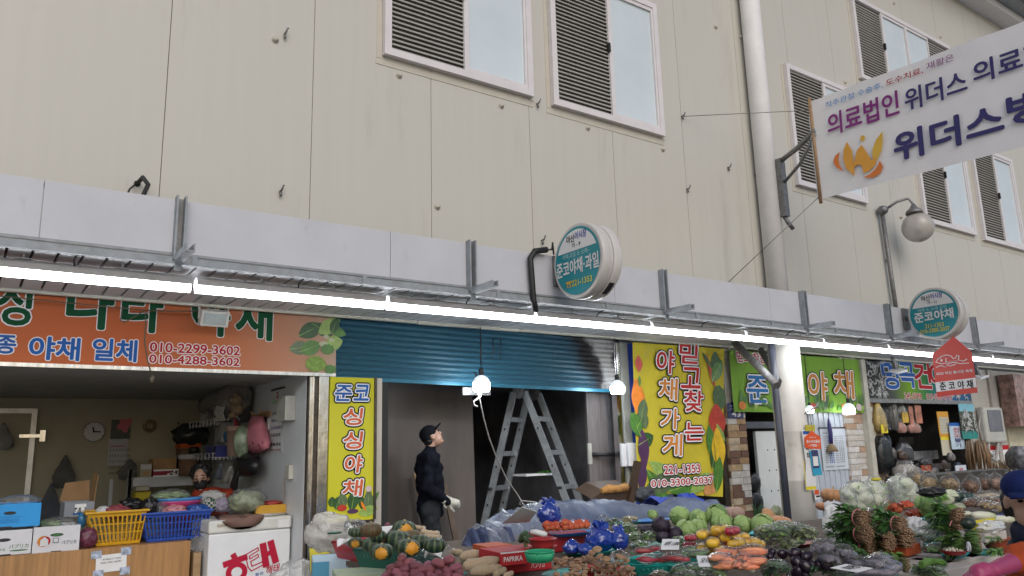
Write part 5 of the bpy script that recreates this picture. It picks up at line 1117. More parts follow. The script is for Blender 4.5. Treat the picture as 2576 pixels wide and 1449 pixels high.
# white steel door with schedule poster
fr=FY(-.02);xa,xb=PY((2062,1130),-.02).x,PY((2132,1130),-.02).x
T=thing('steel_door','white ribbed steel door behind the round column bearing a poster','door',((xa+xb)/2,0,.06))
m=MB();m.use(mat('door_white_steel',(.50,.54,.60),.35,metal=.1,var=.05));m.bx((xa-.2,-.02,.06),(xb,.03,2.0))
for i in range(6):x_=xa-.1+i*(xb-xa+.1)/6;m.bx((x_,-.032,.06),(x_+.07,-.0205,2.0))
obj('ribbed_leaf',m,None,T)
m=MB();m.bx((xb,-.03,.06),(xb+.06,.05,2.0));obj('door_edge',m,blackm,T)
fr=FY(-.045);a=fr.uv(PY(z5(478,548),-.045));b_=fr.uv(PY(z5(655,188),-.045))
T=thing('wall_poster','white schedule poster with rows of small blue marks on the steel door','poster',PY(z5(570,548),-.045))
m=MB();sheet(m,fr,(*a,*b_),0,cw('poster_white',(.54,.58,.64)),.004);sheet(m,fr,(a[0]-.02,b_[1],b_[0]+.02,b_[1]+.02),.004,blackm,.01);w_,h_=b_[0]-a[0],b_[1]-a[1]
m.use(pblue)
for col_ in(.36,.78):
 for r_ in range(13):
  z_=a[1]+h_*(.17+.052*r_);u=a[0]+w_*col_
  for d in(-.07,0,.07):m.poly([fr.P(u+d*w_-.02,z_,.002),fr.P(u+d*w_+.02,z_,.002),fr.P(u+d*w_,z_+.018 if r_>6 else z_+.03,.002)])
 for r_ in range(13):z_=a[1]+h_*(.17+.052*r_);sheet(m,fr,(a[0]+w_*(col_-.26),z_,a[0]+w_*(col_-.14),z_+.012),.002,cw('poster_grey',(.25,.27,.3)))
letters(m,'어시장 물때표',fr,(a[0]+w_*.1,a[1]+h_*.87,a[0]+w_*.5,a[1]+h_*.91),ink,.01,.002);letters(m,'마산 어시장',fr,(a[0]+w_*.1,a[1]+h_*.06,a[0]+w_*.42,a[1]+h_*.10),ink,.01,.002);sheet(m,fr,(a[0]+w_*.5,a[1]+h_*.065,a[0]+w_*.85,a[1]+h_*.09),.002,cw('poster_grey',(.25,.27,.3)))
obj('poster_sheet',m,None,T)
m=MB();P=PY(z5(540,320),-.1);m.use(pnavy).tube([P+V((0,0,.4)),P+V((0,0,.3)),P+V((.01,0,.15)),P],[.01,.03,.035,.03],8);m.use(mat('fringe_tan',(.25,.18,.10),.8)).lathe(P-V((0,0,.12)),[(.10,0),(.06,.08),(.03,.12)],12);tag(obj('hanging_charm',m),'dark knotted charm with tan fringe hanging over the poster','charm')
# small tags hanging on the column
cx_=PX((2042,1100),8.95)
def tagcard(name,label,p4,Y,mm,deco=None,cat='card'):
 fr_=FY(Y);pts=[fr_.uv(PY(p,Y))for p in p4];T=thing(name,label,cat,PY(p4[0],Y));m=MB();m.use(mm).prism([fr_.P(a,b_,-.006)for a,b_ in pts],fr_.n,.006);obj('board',m,None,T)
 if deco:m=MB();deco(m,fr_,pts);obj('print',m,None,T)
 return T
YT=-1.30;
def onnuri(m,f,pts):
 xs=[p[0]for p in pts];ys=[p[1]for p in pts];x0,x1,y0,y1=min(xs),max(xs),min(ys),max(ys);w_,h_=x1-x0,y1-y0
 letters(m,'온누리상품권',f,(x0+w_*.1,y0+h_*.34,x0+w_*.9,y0+h_*.5),pw,.03,.002);letters(m,'• 가맹점 •',f,(x0+w_*.2,y0+h_*.14,x0+w_*.8,y0+h_*.28),pw,.03,.002);letters(m,'전통시장',f,(x0+w_*.3,y0+h_*.6,x0+w_*.72,y0+h_*.68),pw,0,.002)
Q=lambda*ps:[z5(*p)for p in ps]
tagcard('paper_strip','long white paper strip with yellow edge hung beside the column',Q((325,715),(412,720),(410,470),(325,460)),YT+.012,paper,lambda m,f,p:(sheet(m,f,(p[0][0],p[0][1],p[1][0],p[0][1]+.04),.002,pyel),sheet(m,f,(p[0][0],p[0][1]+.05,p[0][0]+.015,p[3][1]),.002,pyel)),'paper')
tagcard('paper_strip','white strip with handwritten marks and yellow border at the column',Q((322,465),(395,465),(365,205),(290,205)),YT+.008,paper,lambda m,f,p:(sheet(m,f,(p[0][0],p[3][1]-.05,p[1][0]-.04,p[3][1]-.01),.002,pblue),letters(m,'사',f,(p[0][0]+.03,p[0][1]+.12,p[0][0]+.09,p[0][1]+.19),ink,.02,.002),letters(m,'회',f,(p[0][0]+.03,p[0][1]+.03,p[0][0]+.09,p[0][1]+.10),ink,.02,.002)),'paper')
tagcard('red_tag','small orange red house shaped tag with white lettering by the column',Q((335,360),(455,365),(450,265),(375,208),(315,265),(318,345)),YT-.01,cw('tag_coral',(.68,.10,.03)),onnuri,'sign')
tagcard('phone_card','sky blue card with a white panel hung under the red tag',Q((390,592),(465,585),(425,375),(355,380)),YT-.005,cw('card_sky',(.04,.35,.55)),lambda m,f,p:(sheet(m,f,(p[0][0]+.0,p[0][1]+.09,p[1][0]-.05,p[0][1]+.32),.002,cw('card_navy',(.05,.06,.14))),sheet(m,f,(p[0][0]+.015,p[0][1]+.12,p[1][0]-.065,p[0][1]+.24),.003,paper)))
tagcard('small_red_card','tiny red and white card at the foot of the hanging strips',Q((405,802),(450,790),(430,712),(390,708)),YT-.02,paper,lambda m,f,p:(sheet(m,f,(p[3][0]+.01,p[3][1]-.07,p[2][0]+.005,p[3][1]-.01),.002,cw('tag_coral',(.68,.10,.03))),sheet(m,f,(p[0][0]+.02,p[0][1]+.035,p[1][0]-.01,p[0][1]+.055),.002,ink)))
m=MB();P=PY(z5(365,70),-1.3);m.tube([P+V((-.05,.02,.08)),P+V((-.02,0,.0)),P+V((0,0,-.2)),PY(z5(375,208),-1.3)],.006,6);m.tube([P+V((-.12,.05,.0)),PY(z5(420,0),-1.3),PY(z5(425,-30),-1.3)],.012,6);m.use(mat('yellow_card',(.5,.42,.03))).box(PY(z5(360,185),-1.3),(.2,.006,.08));tag(obj('hook_wire',m,galv_d),'bent wire hook on the column side carrying the hanging tags','hook')
# DRIED FISH SHOP
xa=PY((2186,1100),-.1).x;xe=PY((2436,1010),-.1).x
T=thing('dried_fish_shop_room','dark dried fish shop room with narrow front opening','shop',(14,1.5,.06))
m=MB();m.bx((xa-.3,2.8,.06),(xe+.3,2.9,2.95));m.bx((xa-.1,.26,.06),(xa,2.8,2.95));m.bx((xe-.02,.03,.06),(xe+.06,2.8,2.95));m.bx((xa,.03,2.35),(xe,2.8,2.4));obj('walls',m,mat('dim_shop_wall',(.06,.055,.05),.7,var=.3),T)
T=thing('pale_wall','pale beige wall with pipe right of the dried fish shop','wall',(18,0,0))
m=MB();m.bx((xe+.061,.0,0),(24,.08,2.83));obj('wall_face',m,mat('beige_wall',(.42,.39,.34),.5,var=.06,dirt_reflection=((.28,.26,.22),1.5,.64)),T)
P=PY((2515,1100),-.05);m=MB();m.bx((P.x-.1,-.05,0),(P.x+.05,-.001,2.83));obj('wall_trim',m,mat('trim_brown',(.34,.31,.28),.5),T)
m=MB();P=PY((2555,1150),-.02);m.bx((P.x-.2,-.03,1.2),(24,-.001,2.2));obj('cream_panel',m,mat('cream_panel',(.46,.42,.30),.5),T)
fr=FY(-.12);A=PY((2182,1003),-.12);Bq=PY((2470,930),-.12)
T=thing('shop_sign','printed dried fish shop sign with blue and red letters beside round sign','sign',(14.5,-.1,A.z))
def fishp(nt,L,c):
 sx=node(nt,'SeparateXYZ');L(c,sx.inputs[0]);mr=node(nt,'MapRange');mr.inputs[1].default_value=-2;mr.inputs[2].default_value=2;L(sx.outputs[0],mr.inputs[0])
 base=ramp(nt,L,mr.outputs[0],[(0,(.05,.05,.055)),(.2,(.08,.09,.08)),(.34,(.17,.34,.03)),(.5,(.03,.17,.07)),(.68,(.03,.15,.34)),(.9,(.04,.09,.16)),(1,(.06,.05,.05))])
 return base
m=MB();m.bx((A.x,-.12,A.z+.01),(xe+.1,-.0,2.82));obj('sign_board',m,ramp_mat('fish_sign_print',fishp,.75,spec=.12),T)
m=MB();m.bx((A.x,-.13,A.z-.06),(xe+.1,.02,A.z+.009));obj('bottom_rail',m,galv_d,T)
m=MB();f4=lambda bl,tr:prect(fr,1,-.12,bl,tr);ol=[(.030,pw)]
def z6(x,y):return(2172.4+x*.15699,894.5+y*.15699)
letters(m,'명',fr,f4(z6(320,520),z6(525,110)),pblue,.03,.002,ol,shear=0);letters(m,'곡',fr,f4(z6(595,500),z6(790,130)),pblue,.03,.002,ol);letters(m,'건',fr,f4(z6(840,515),z6(1045,140)),pred,.03,.002,ol);letters(m,'어',fr,f4(z6(1090,520),z6(1290,140)),pred,.03,.002,ol)
letters(m,'245-0798    010-9585-0798',fr,f4(z6(660,690),z6(1410,625)),pred,.02,.002,[(.01,pw)])
obj('lettering',m,None,T)
m=MB();rnd=random.Random(9);fs=mat('print_anchovy',(.45,.46,.46),.4,var=.5,scale=20);k=0
for k in range(60):
 u=A.x+rnd.uniform(.05,.62)if k<48 else xe-rnd.uniform(.1,.7);v=A.z+rnd.uniform(.06,.62 if k<48 else .16);an=rnd.uniform(0,6.28);m.use(fs)
 m.tube([fr.P(u+.09*math.cos(an+t*.9)*t,v+.09*math.sin(an+t*.9)*t,.004+k*.0001)for t in(-1,-.5,0,.5,1)],[.002,.011,.014,.010,.002],5)
obj('printed_fish',m,None,T)
for p,lb in((z6(560,245),'small white spotlight in front of the dried fish sign letters'),(z6(1880,335),'small white spotlight near the pale wall right of red tag')):
 P=PY(p,-.45);T=thing('spot_light',lb,'lamp',P);m=MB();m.box(P,(.34,.15,.045),Matrix.Rotation(-.15,3,'Y')@Matrix.Rotation(.35,3,'X'));obj('head',m,whitep,T,.01);m=MB();m.cyl(P+V((0,.03,.02)),P+V((0,.1,.35)),.03);m.box(P+V((0,.05,.08)),(.09,.06,.1));obj('bracket',m,galv_d,T)
# meter box etc.
P=PY(z6(2030,1120),-.05);T=thing('meter_box','grey electric meter box with cables on the pale wall','electrical box',P-V((0,0,.35)));m=MB();m.bx(P+V((-.42,-.1,-.34)),P+V((.42,.05,.36)));obj('case',m,mat('grey_plastic',(.42,.42,.38)),T,.04)
m=MB();m.bx(P+V((-.28,-.115,-.12)),P+V((.28,-.1005,.3)));obj('dial_window',m,mat('meter_window',(.16,.17,.2),.2),T,.02);m=MB();m.tube([P+V((-.3,-.05,-.3)),P+V((-.35,-.05,-.6)),P+V((-.1,-.05,-.7)),P+V((.1,-.05,-.35))],.03,8);m.tube([P+V((-.42,-.03,.2)),P+V((-.55,-.03,0)),P+V((-.45,-.03,-.4)),P+V((-.2,-.05,-.6))],.02,8);obj('cable',m,mat('cable_grey',(.34,.32,.30),.5),T)
fr=FY(-.02);a=fr.uv(PY(z5(1905,460),-.02));b_=fr.uv(PY(z5(2050,330),-.02));T=thing('notice','white notice with red heading on the pale wall under the meter','notice',PY(z5(1980,460),-.02));m=MB();sheet(m,fr,(*a,*b_),.006,paper,.005);sheet(m,fr,(a[0],b_[1]-(b_[1]-a[1])*.32,*b_),.009,pred)
for r_ in range(3):sheet(m,fr,(a[0]+.06,a[1]+.1+r_*.06,a[0]+.5,a[1]+.11+r_*.06),.009,cw('poster_grey',(.25,.27,.3)))
obj('sheet',m,None,T)
P=PY((2560,1010),-.3);m=MB();m.bx((P.x-.15,-.35,P.z-.5),(P.x+.9,-.05,P.z+.55));tag(obj('fish_photo_board',m,mat('fish_photo',(.22,.13,.11),.5,var=.7,scale=9)),'reddish brown printed box at the far right under the canopy','box')
# things hanging in the dried fish shop front
foil=mat('silver_dried_fish',(.42,.40,.36),.3,metal=.35,var=.5,scale=16,stretch=(8,8,.8),bump=.8,bscale=30)
def hangpack(name,label,p0,p1,Y,mm,dep=.06,n=1,film=True,foot=None,taper=1,group=None,cat='pack',strands=0):
 A,Bq=PY(p0,Y),PY(p1,Y);x0,x1=min(A.x,Bq.x),max(A.x,Bq.x);z1_,z0=max(A.z,Bq.z),min(A.z,Bq.z);xm=(x0+x1)/2;hw=(x1-x0)/2
 T=thing(name,label,cat,(xm,Y,z0),group);mb=MB();rs=[];ph=random.uniform(0,6)
 for i in range(9):
  t=i/8;k=(.45+.55*min(1,t*3))*(1 if t<.8 else 1-.35*(t-.8)/.2)
  if taper!=1:k*=1+(taper-1)*t
  rs.append([V((xm+hw*k*math.cos(a)*(1+.07*math.sin(3*a+ph+t*5)),Y+dep*k*math.sin(a)*(1+.3*math.sin(5*a+ph)),z1_+(z0-z1_)*t))for a in[j*math.pi/9 for j in range(18)]])
 if strands:
  mb.b.free();mb=MB()
  for k in range(strands):
   u=random.uniform(-1,1);dz=random.uniform(0,.12)*(z1_-z0);y_=random.uniform(-1,.4)*dep;e=random.uniform(-.06,.06)
   mb.tube([V((xm+hw*(u*.7),Y+y_,z1_-dz)),V((xm+hw*(u*.95+e),Y+y_*1.2,(z1_+z0)/2)),V((xm+hw*(u*.9-e),Y+y_,z0+dz*.8))],[.008,hw*random.uniform(.08,.15),.008],5,sq=.4)
 else:mb.rings(rs)
 obj('contents',mb,mm,T)
 if film:
  mb=MB();mb.rings([[((p-V((xm,Y,p.z)))*1.12+V((xm,Y,p.z+(.06 if i==0 else 0))))for p in r]for i,r in enumerate(rs)]);obj('plastic_film',mb,cf,T)
 if foot:mb=MB();mb.bx((x0-.01,Y-dep*1.25,z0-.02),(x1+.01,Y-dep*1.15,z0+foot[1]));obj('label_strip',mb,foot[0],T)
 return T
brn=mat('dried_brown',(.20,.12,.06),.5,var=.5,scale=18,stretch=(8,8,1),bump=.8,bscale=40);lab=mat('label_yellow_red',(.55,.35,.04),.4,var=.5,scale=10);labr=mat('label_red_print',(.42,.16,.10),.4,var=.6,scale=9)
yfl=mat('yellow_pouch',(.50,.34,.05),.35,var=.5,scale=4)
hangpack('fish_pouch','yellow brown pouch hanging leftmost in the dried fish shop front',z6(150,760),z6(300,1225),-.06,yfl,.08,foot=(pyel,.12),taper=1.5)
hangpack('fish_pack','clear bag of dark dried fish hanging beside yellow brown pouch',z6(225,790),z6(375,1090),.1,mat('dark_fish',(.05,.05,.055),.3,var=.8,scale=9),.08,strands=26)
hangpack('fish_pack','long silvery bundle of dried fish hanging in clear film, brightest of the row',z6(395,745),z6(520,1200),.0,foil,.08,strands=26)
hangpack('fish_pack','silvery dried fish sheet above the first yellow label',z6(530,755),z6(660,1060),.02,foil,.06,foot=(lab,.16),strands=26);hangpack('fish_pack','silvery dried fish sheet hanging in the middle of the row',z6(650,770),z6(745,1090),.03,foil,.06,foot=(labr,.3),strands=26);hangpack('fish_pack','brownish dried fish sheet at the right end of the silvery row',z6(750,770),z6(880,1070),.02,brn,.06,foot=(labr,.3),strands=26)
hangpack('label_pack','brown and white pack hanging below the silvery sheets',z6(520,1070),z6(680,1240),-.02,labr,.05);hangpack('label_pack','red and tan pack hanging right of the brown and white pack',z6(700,1080),z6(915,1240),-.02,labr,.05)
hangpack('seaweed_pack','tall black seaweed pack leaning at the left of shop front',z5(905,250),z5(1060,560),-.1,mat('seaweed_black',(.012,.014,.016),.3,bump=1,bscale=24),.12,film=False);hangpack('seaweed_pack','second black seaweed pack behind the tall leaning one',z5(900,235),z5(960,560),.05,mat('seaweed_black',(.012,.014,.016)),.1,film=False)
hangpack('dark_pack','dark crinkled pack at the middle of shop counter',z5(1070,300),z5(1230,500),.3,mat('dark_fish',(.05,.05,.055),.3),.14,film=False)
hangpack('tall_strip','blue and white upright packet in the dim shop',z5(1010,245),z5(1045,350),.3,cw('packet_blue',(.16,.2,.27)),.04,film=False)
m=MB();P=PY(z5(1340,30),1.6);m.bx(P+V((-.7,0,-.12)),P+V((.7,.3,.0)));m.bx(P+V((-.7,0,.02)),P+V((.5,.3,.2)));tag(obj('blue_cartons',m,cw('carton_slate',(.07,.11,.19))),'slate blue cartons on the dim shop shelf','cartons')
m=MB();P=PY(z5(1340,60),1.5);m.bx(P+V((-.8,0,-.04)),P+V((.7,.4,.0)));tag(obj('shop_shelf',m,ply),'wooden shelf high in the dim dried fish shop','shelf')
P=PY(z5(1340,185),2.2);m=MB();m.ball(P,(.07,.05,.1),3);tag(obj('lit_lamp',m,bulb_m),'small lit lamp deep inside the dark dried fish shop','lamp')
fr=FY(-.08);
def vsheet(name,label,bl,tr,Y,mm,deco=None,cat='poster'):
 f=FY(Y);a=f.uv(PY(bl,Y));b_=f.uv(PY(tr,Y));T=thing(name,label,cat,PY(bl,Y));m=MB();sheet(m,f,(*a,*b_),0,mm,.01);obj('sheet',m,None,T)
 if deco:m=MB();deco(m,f,a[0],a[1],b_[0]-a[0],b_[1]-a[1]);obj('print',m,None,T)
def calyel(m,f,u,v,w,h):
 sheet(m,f,(u+w*.1,v+h*.12,u+w*.95,v+h*.78),.002,cw('cal_cream',(.5,.46,.36)))
 for r_ in range(5):
  for c in range(6):sheet(m,f,(u+w*(.16+.13*c),v+h*(.2+.11*r_),u+w*(.22+.13*c),v+h*(.25+.11*r_)),.004,cw('poster_grey',(.25,.27,.3)))
vsheet('wall_calendar','orange bordered calendar sheet hanging right of the dark shop opening',z5(1470,260),z5(1535,45),-.06,cw('cal_orange',(.62,.30,.04)),calyel,'calendar')
vsheet('price_strip','long cream strip with yellow top hanging under the orange calendar',z5(1495,420),z5(1550,250),-.05,cw('cal_cream',(.5,.46,.36)),lambda m,f,u,v,w,h:sheet(m,f,(u,v+h*.78,u+w,v+h),.002,pyel))
def dolga(m,f,u,v,w,h):
 sheet(m,f,(u,v+h*.88,u+w,v+h),.002,pblue)
 for i,(s_,c)in enumerate((('완',pred),('도',pred),('돌',pnavy),('가',pnavy))):letters(m,s_,f,(u+w*.25,v+h*(.66-.2*i),u+w*.75,v+h*(.82-.2*i)),c,.02,.003)
vsheet('upright_label','pale blue upright label with red and navy letters',z5(1575,368),z5(1655,140),-.10,cw('label_pale_blue',(.45,.56,.64)),dolga,'sign')
vsheet('small_label','small white label standing among the dried goods',z5(1610,575),z5(1690,500),-.5,cw('label_pale',(.5,.54,.6)),lambda m,f,u,v,w,h:letters(m,'완',f,(u+w*.3,v+h*.2,u+w*.7,v+h*.7),pred,.02,.002),'sign')
fs2=mat('anchovy_pack_print',(.08,.09,.07),.25,var=.5,scale=8)
def anch(m,f,u,v,w,h):
 sheet(m,f,(u,v+h*.78,u+w,v+h),.002,cw('card_aqua',(.20,.45,.55)));sheet(m,f,(u,v,u+w,v+h*.22),.002,cw('card_teal',(.03,.22,.20)));r=random.Random(2);m.use(fs)
 for k in range(40):
  a,b_,an=u+w*r.uniform(.1,.9),v+h*r.uniform(.24,.75),r.uniform(0,6);m.tube([f.P(a+.1*t*math.cos(an+t),b_+.1*t*math.sin(an+t),.006+.0003*k)for t in(-1,0,1)],[.003,.016,.003],5)
vsheet('anchovy_pack','tall green pack of silvery dried anchovies with aqua top card',z5(1665,280),z5(1755,-20),-.14,fs2,anch,'pack')
hangpack('pollack_bundle','bundle of brown dried fish hanging tail up under the anchovy pack',z5(1690,285),z5(1850,560),-.2,brn,.15,film=False,strands=34);hangpack('pollack_bundle','second brown dried fish bundle lower by the pale wall',z5(1880,470),z5(2000,600),-.3,brn,.15,film=False,strands=34)
for k,(a,b_,c)in enumerate(((z5(1245,460),z5(1450,375),(.35,.36,.38)),(z5(1315,560),z5(1390,500),(.30,.06,.02)),(z5(1400,540),z5(1560,480),(.05,.04,.04)),(z5(1290,500),z5(1400,440),(.12,.12,.13)),(z5(1130,330),z5(1240,260),(.10,.09,.08)))):
 vsheet('counter_goods',('pale printed box on the dim shop counter','small orange red box on the shop counter','row of dark packets on the shop counter','grey packet before the pale printed box','framed grey picture in the dim shop')[k],a,b_,(.5,-.2,-.1,.2,1.0)[k],mat('counter_goods_%d'%k,c,.4,var=.5,scale=10),None,'goods')
hangpack('jar_pack','large clear bag of dried goods by the stone pillar',z5(1090,500),z5(1250,590),-.4,mat('dried_grey',(.25,.22,.18),.5,var=.6,scale=14),.15)
hangpack('silver_bag','silvery bag hanging at the right edge by the pale wall',z5(2110,340),z5(2200,545),-.8,mat('silver_film',(.14,.14,.15),.35,metal=.3,var=.8,scale=9,bump=1,bscale=20),.2,film=False)
rnd=random.Random(77);dk=[mat('dark_pack_%d'%k,c,.3,var=.7,scale=14,bump=1,bscale=26)for k,c in enumerate(((.03,.03,.035),(.10,.09,.085),(.06,.035,.025),(.16,.155,.15),(.035,.05,.075)))]
w9=('lowest left','left, below the silvery sheets','under the brown and white pack','beside the framed picture','centre, lower','centre, at the counter edge','right of centre','below the orange calendar','beside the pale blue label','far right, low','behind the small white label','at the left jamb')
for k,(x,y,w_,h_)in enumerate(((1000,540,60,70),(1060,400,50,90),(1140,420,60,80),(1180,540,70,60),(1270,550,60,60),(1330,480,70,60),(1420,560,70,70),(1500,500,60,80),(1560,430,50,70),(1620,520,70,80),(1680,570,60,70),(950,480,50,120))):
 hangpack('counter_pack','small dark crinkled pack in the dried fish shop, '+w9[k],z5(x-w_/2,y-h_/2),z5(x+w_/2,y+h_/2),rnd.uniform(-.35,.1),dk[k%5],.06,film=False,group='small dark packs in the dried fish shop')
# STALL TABLES
T=thing('market_stall_table','broad low wooden stall table heaped with vegetables along the street','table',(5.5,-3.2,0))
m=MB();m.bx((2.2,-5.05,TZ-.035),(5.75,-1.9,TZ-.004));m.bx((5.751,-5.05,TZ-.035),(8.0,-3.0,TZ-.004));obj('table_top',m,mat('stall_board',(.10,.075,.055),.8,var=.3,scale=4),T)
m=MB();m.bx((2.25,-5.02,0),(5.7,-1.95,TZ-.036));m.bx((5.7,-5.02,0),(7.9,-3.05,TZ-.036));obj('crate_base',m,mat('stall_dark',(.05,.045,.04),.8),T)
T=thing('fish_stall_table','stall table carrying bagged dried fish beyond the vegetables','table',(11,-2.2,0))
m=MB();m.bx((8.01,-4.95,TZ-.035),(14.5,-2.0,TZ-.004));obj('table_top',m,MATS['stall_board'],T);m=MB();m.bx((8.05,-4.9,0),(14.4,-2.05,TZ-.036));obj('crate_base',m,MATS['stall_dark'],T)
# white produce cartons along the front edge at right
for i,(pa,lb)in enumerate(((z5(1540,1340),'white carton with red print along the stall front, nearest the bunch of greens'),(z5(1755,1290),'white carton at the stall front beside the person in pink gloves'),(z5(1300,1449),'low white carton edge at the stall front under the bagged greens'))):
 P=PZ(pa,TZ);m=MB();T=thing('front_carton',lb,'box',(P.x,P.y,TZ-.36));w_=.62 if i!=1 else .72
 m.bx((P.x,P.y,TZ-.36),(P.x+w_,P.y+.35,TZ+.0));obj('carton',m,mat('carton_offwhite',(.50,.46,.42),.6,var=.1,scale=3),T,.006)
 fr=Frame((P.x,P.y,TZ-.36),(1,0,0),(0,0,1));m=MB();hole(m,fr,w_*.5,.24,.045,.016);sheet(m,fr,(w_*.2,.04,w_*.42,.16),.002,pred);sheet(m,fr,(w_*.7,.05,w_*.85,.2),.002,porange);obj('print',m,None,T)
# PRODUCE MATERIALS
def kab(nt,L,c):
 sx=node(nt,'SeparateXYZ');L(c,sx.inputs[0]);at=node(nt,'Math',operation='ARCTAN2');L(sx.outputs[1],at.inputs[0]);L(sx.outputs[0],at.inputs[1])
 n=node(nt,'TexNoise');n.inputs['Scale'].default_value=60;n.inputs['Detail'].default_value=6;L(c,n.inputs['Vector'])
 ml=node(nt,'Math',operation='MULTIPLY');ml.inputs[1].default_value=10;L(at.outputs[0],ml.inputs[0]);co=node(nt,'Math',operation='COSINE');L(ml.outputs[0],co.inputs[0])
 ad=node(nt,'Math',operation='MULTIPLY_ADD');ad.inputs[1].default_value=.25;L(co.outputs[0],ad.inputs[0]);L(n.outputs[0],ad.inputs[2])
 return ramp(nt,L,ad.outputs[0],[(.25,(.010,.024,.012)),(.55,(.018,.042,.018)),(.72,(.05,.085,.03)),(.8,(.16,.20,.09))])
kabm=ramp_mat('kabocha_skin',kab,.42,(.25,50))
def kabb(nt,L,c):
 sx=node(nt,'SeparateXYZ');L(c,sx.inputs[0]);at=node(nt,'Math',operation='ARCTAN2');L(sx.outputs[1],at.inputs[0]);L(sx.outputs[0],at.inputs[1])
 n=node(nt,'TexNoise');n.inputs['Scale'].default_value=40;L(c,n.inputs['Vector']);ml=node(nt,'Math',operation='MULTIPLY');ml.inputs[1].default_value=10;L(at.outputs[0],ml.inputs[0]);co=node(nt,'Math',operation='COSINE');L(ml.outputs[0],co.inputs[0])
 ad=node(nt,'Math',operation='MULTIPLY_ADD');ad.inputs[1].default_value=.3;L(co.outputs[0],ad.inputs[0]);L(n.outputs[0],ad.inputs[2]);return ramp(nt,L,ad.outputs[0],[(.3,(.09,.05,.02)),(.6,(.14,.085,.03)),(.78,(.05,.06,.02))])
kabbm=ramp_mat('kabocha_brown_skin',kabb,.42,(.25,50))
patchm=mat('kabocha_orange_patch',(.62,.28,.02),.5,var=.25,scale=22)
stemm=mat('pumpkin_stem',(.36,.29,.15),.7,var=.2,scale=20)
pumpm=mat('ripe_pumpkin_skin',(.50,.24,.11),.5,var=.22,scale=8,dirt_reflection=((.42,.33,.24),9,.56),rv=.12);pumpp=mat('dusky_pumpkin_skin',(.36,.23,.18),.55,var=.2,scale=8,dirt_reflection=((.40,.34,.30),9,.5))
cabm=ramp_mat('cabbage_leaf',lambda nt,L,c:(lambda w_:(L(c,w_.inputs['Vector']),setattr(w_.inputs['Scale'],'default_value',9),setattr(w_.inputs['Distortion'],'default_value',7),setattr(w_.inputs['Detail'],'default_value',3),ramp(nt,L,w_.outputs[0],[(.0,(.19,.33,.07)),(.82,(.30,.45,.13)),(.96,(.50,.60,.30))]))[-1])(node(nt,'TexWave')),.45,(.3,40))
cabd=ramp_mat('cabbage_outer_leaf',lambda nt,L,c:(lambda w_:(L(c,w_.inputs['Vector']),setattr(w_.inputs['Scale'],'default_value',8),setattr(w_.inputs['Distortion'],'default_value',8),ramp(nt,L,w_.outputs[0],[(.0,(.09,.20,.045)),(.85,(.15,.29,.07)),(.97,(.32,.42,.2))]))[-1])(node(nt,'TexWave')),.45,(.3,40))
redcab=mat('purple_cabbage_leaf',(.025,.014,.03),.38,var=.5,scale=7,bump=.3,bscale=30)
swp=mat('sweet_potato_skin',(.20,.058,.078),.55,var=.3,scale=18,bump=.35,bscale=50,rv=.22,dirt_reflection=((.28,.15,.12),20,.64))
yamm=mat('yam_skin',(.44,.34,.22),.75,var=.22,scale=16,bump=.5,bscale=60,rv=.15,dirt_reflection=((.18,.12,.07),14,.62));yamcut=mat('yam_cut_white',(.66,.60,.50),.6,var=.06)
shim=mat('shiitake_cap',(.27,.155,.085),.6,var=.3,scale=24,bump=.3,bscale=50,rv=.2);shis=mat('shiitake_stem',(.52,.42,.31),.7,var=.12,rv=.1)
oni=mat('onion_in_net',(.52,.13,.045),.35,var=.2,scale=20,bump=.5,bscale=150);netm=mat('red_net',(.5,.05,.02),.4);
redp=mat('red_pepper',(.44,.02,.035),.28,var=.3,scale=14,rv=.15);yelp=mat('yellow_pepper',(.78,.48,.04),.3,var=.15,scale=9,rv=.08);carr=mat('carrot_skin',(.76,.27,.13),.5,var=.2,scale=16,rv=.12)
cuc=mat('cucumber_skin',(.10,.18,.065),.4,var=.45,scale=22,bump=.3,bscale=50,rv=.15);cucd=mat('dark_cucumber',(.018,.045,.018),.35,var=.3,scale=18)
aub=mat('aubergine_skin',(.018,.010,.020),.22,var=.4,scale=6,rv=.2);aubg=mat('bagged_aubergine',(.17,.155,.185),.4,var=.4,scale=7)
dai=ramp_mat('daikon_skin',lambda nt,L,c:(lambda sx,n,a:(L(c,sx.inputs[0]),L(c,n.inputs['Vector']),setattr(n.inputs['Scale'],'default_value',8),setattr(a.inputs[1],'default_value',.08),L(n.outputs[0],a.inputs[0]),L(sx.outputs[0],a.inputs[2]),ramp(nt,L,a.outputs[0],[(.0,(.62,.62,.50)),(.06,(.62,.62,.48)),(.16,(.34,.42,.12))]))[-1])(node(nt,'SeparateXYZ'),node(nt,'TexNoise'),node(nt,'Math',operation='MULTIPLY_ADD')),.4)
spl=mat('spinach_leaf',(.048,.125,.028),.42,var=.6,scale=14,rv=.12);spl2=mat('fresh_leaf',(.16,.32,.065),.45,var=.5,scale=12,rv=.15);spst=mat('stem_end_brown',(.20,.115,.06),.7,var=.4,scale=30);spsg=mat('stem_green',(.16,.24,.07),.5,var=.4,scale=20)
napg=mat('napa_leaf',(.16,.32,.06),.45,var=.45,scale=10);napw=mat('napa_rib',(.58,.62,.46),.4,var=.12,scale=6);whiteveg=mat('bagged_pale_napa',(.64,.68,.52),.5,var=.35,scale=6)
bandm=mat('pink_band',(.55,.17,.20),.4)
film=plastic('clear_wrap',(.9,.93,.95),.03,.16,.45,7,.26);filmb=plastic('milky_bag',(.93,.94,.94),.20,.2,.4,5,.30);filmg=plastic('smoky_wrap',(.85,.88,.9),.02,.16,.4,6,.16);filmc=plastic('cloudy_sheet',(.70,.68,.62),.50,.18,.8,6,.3)
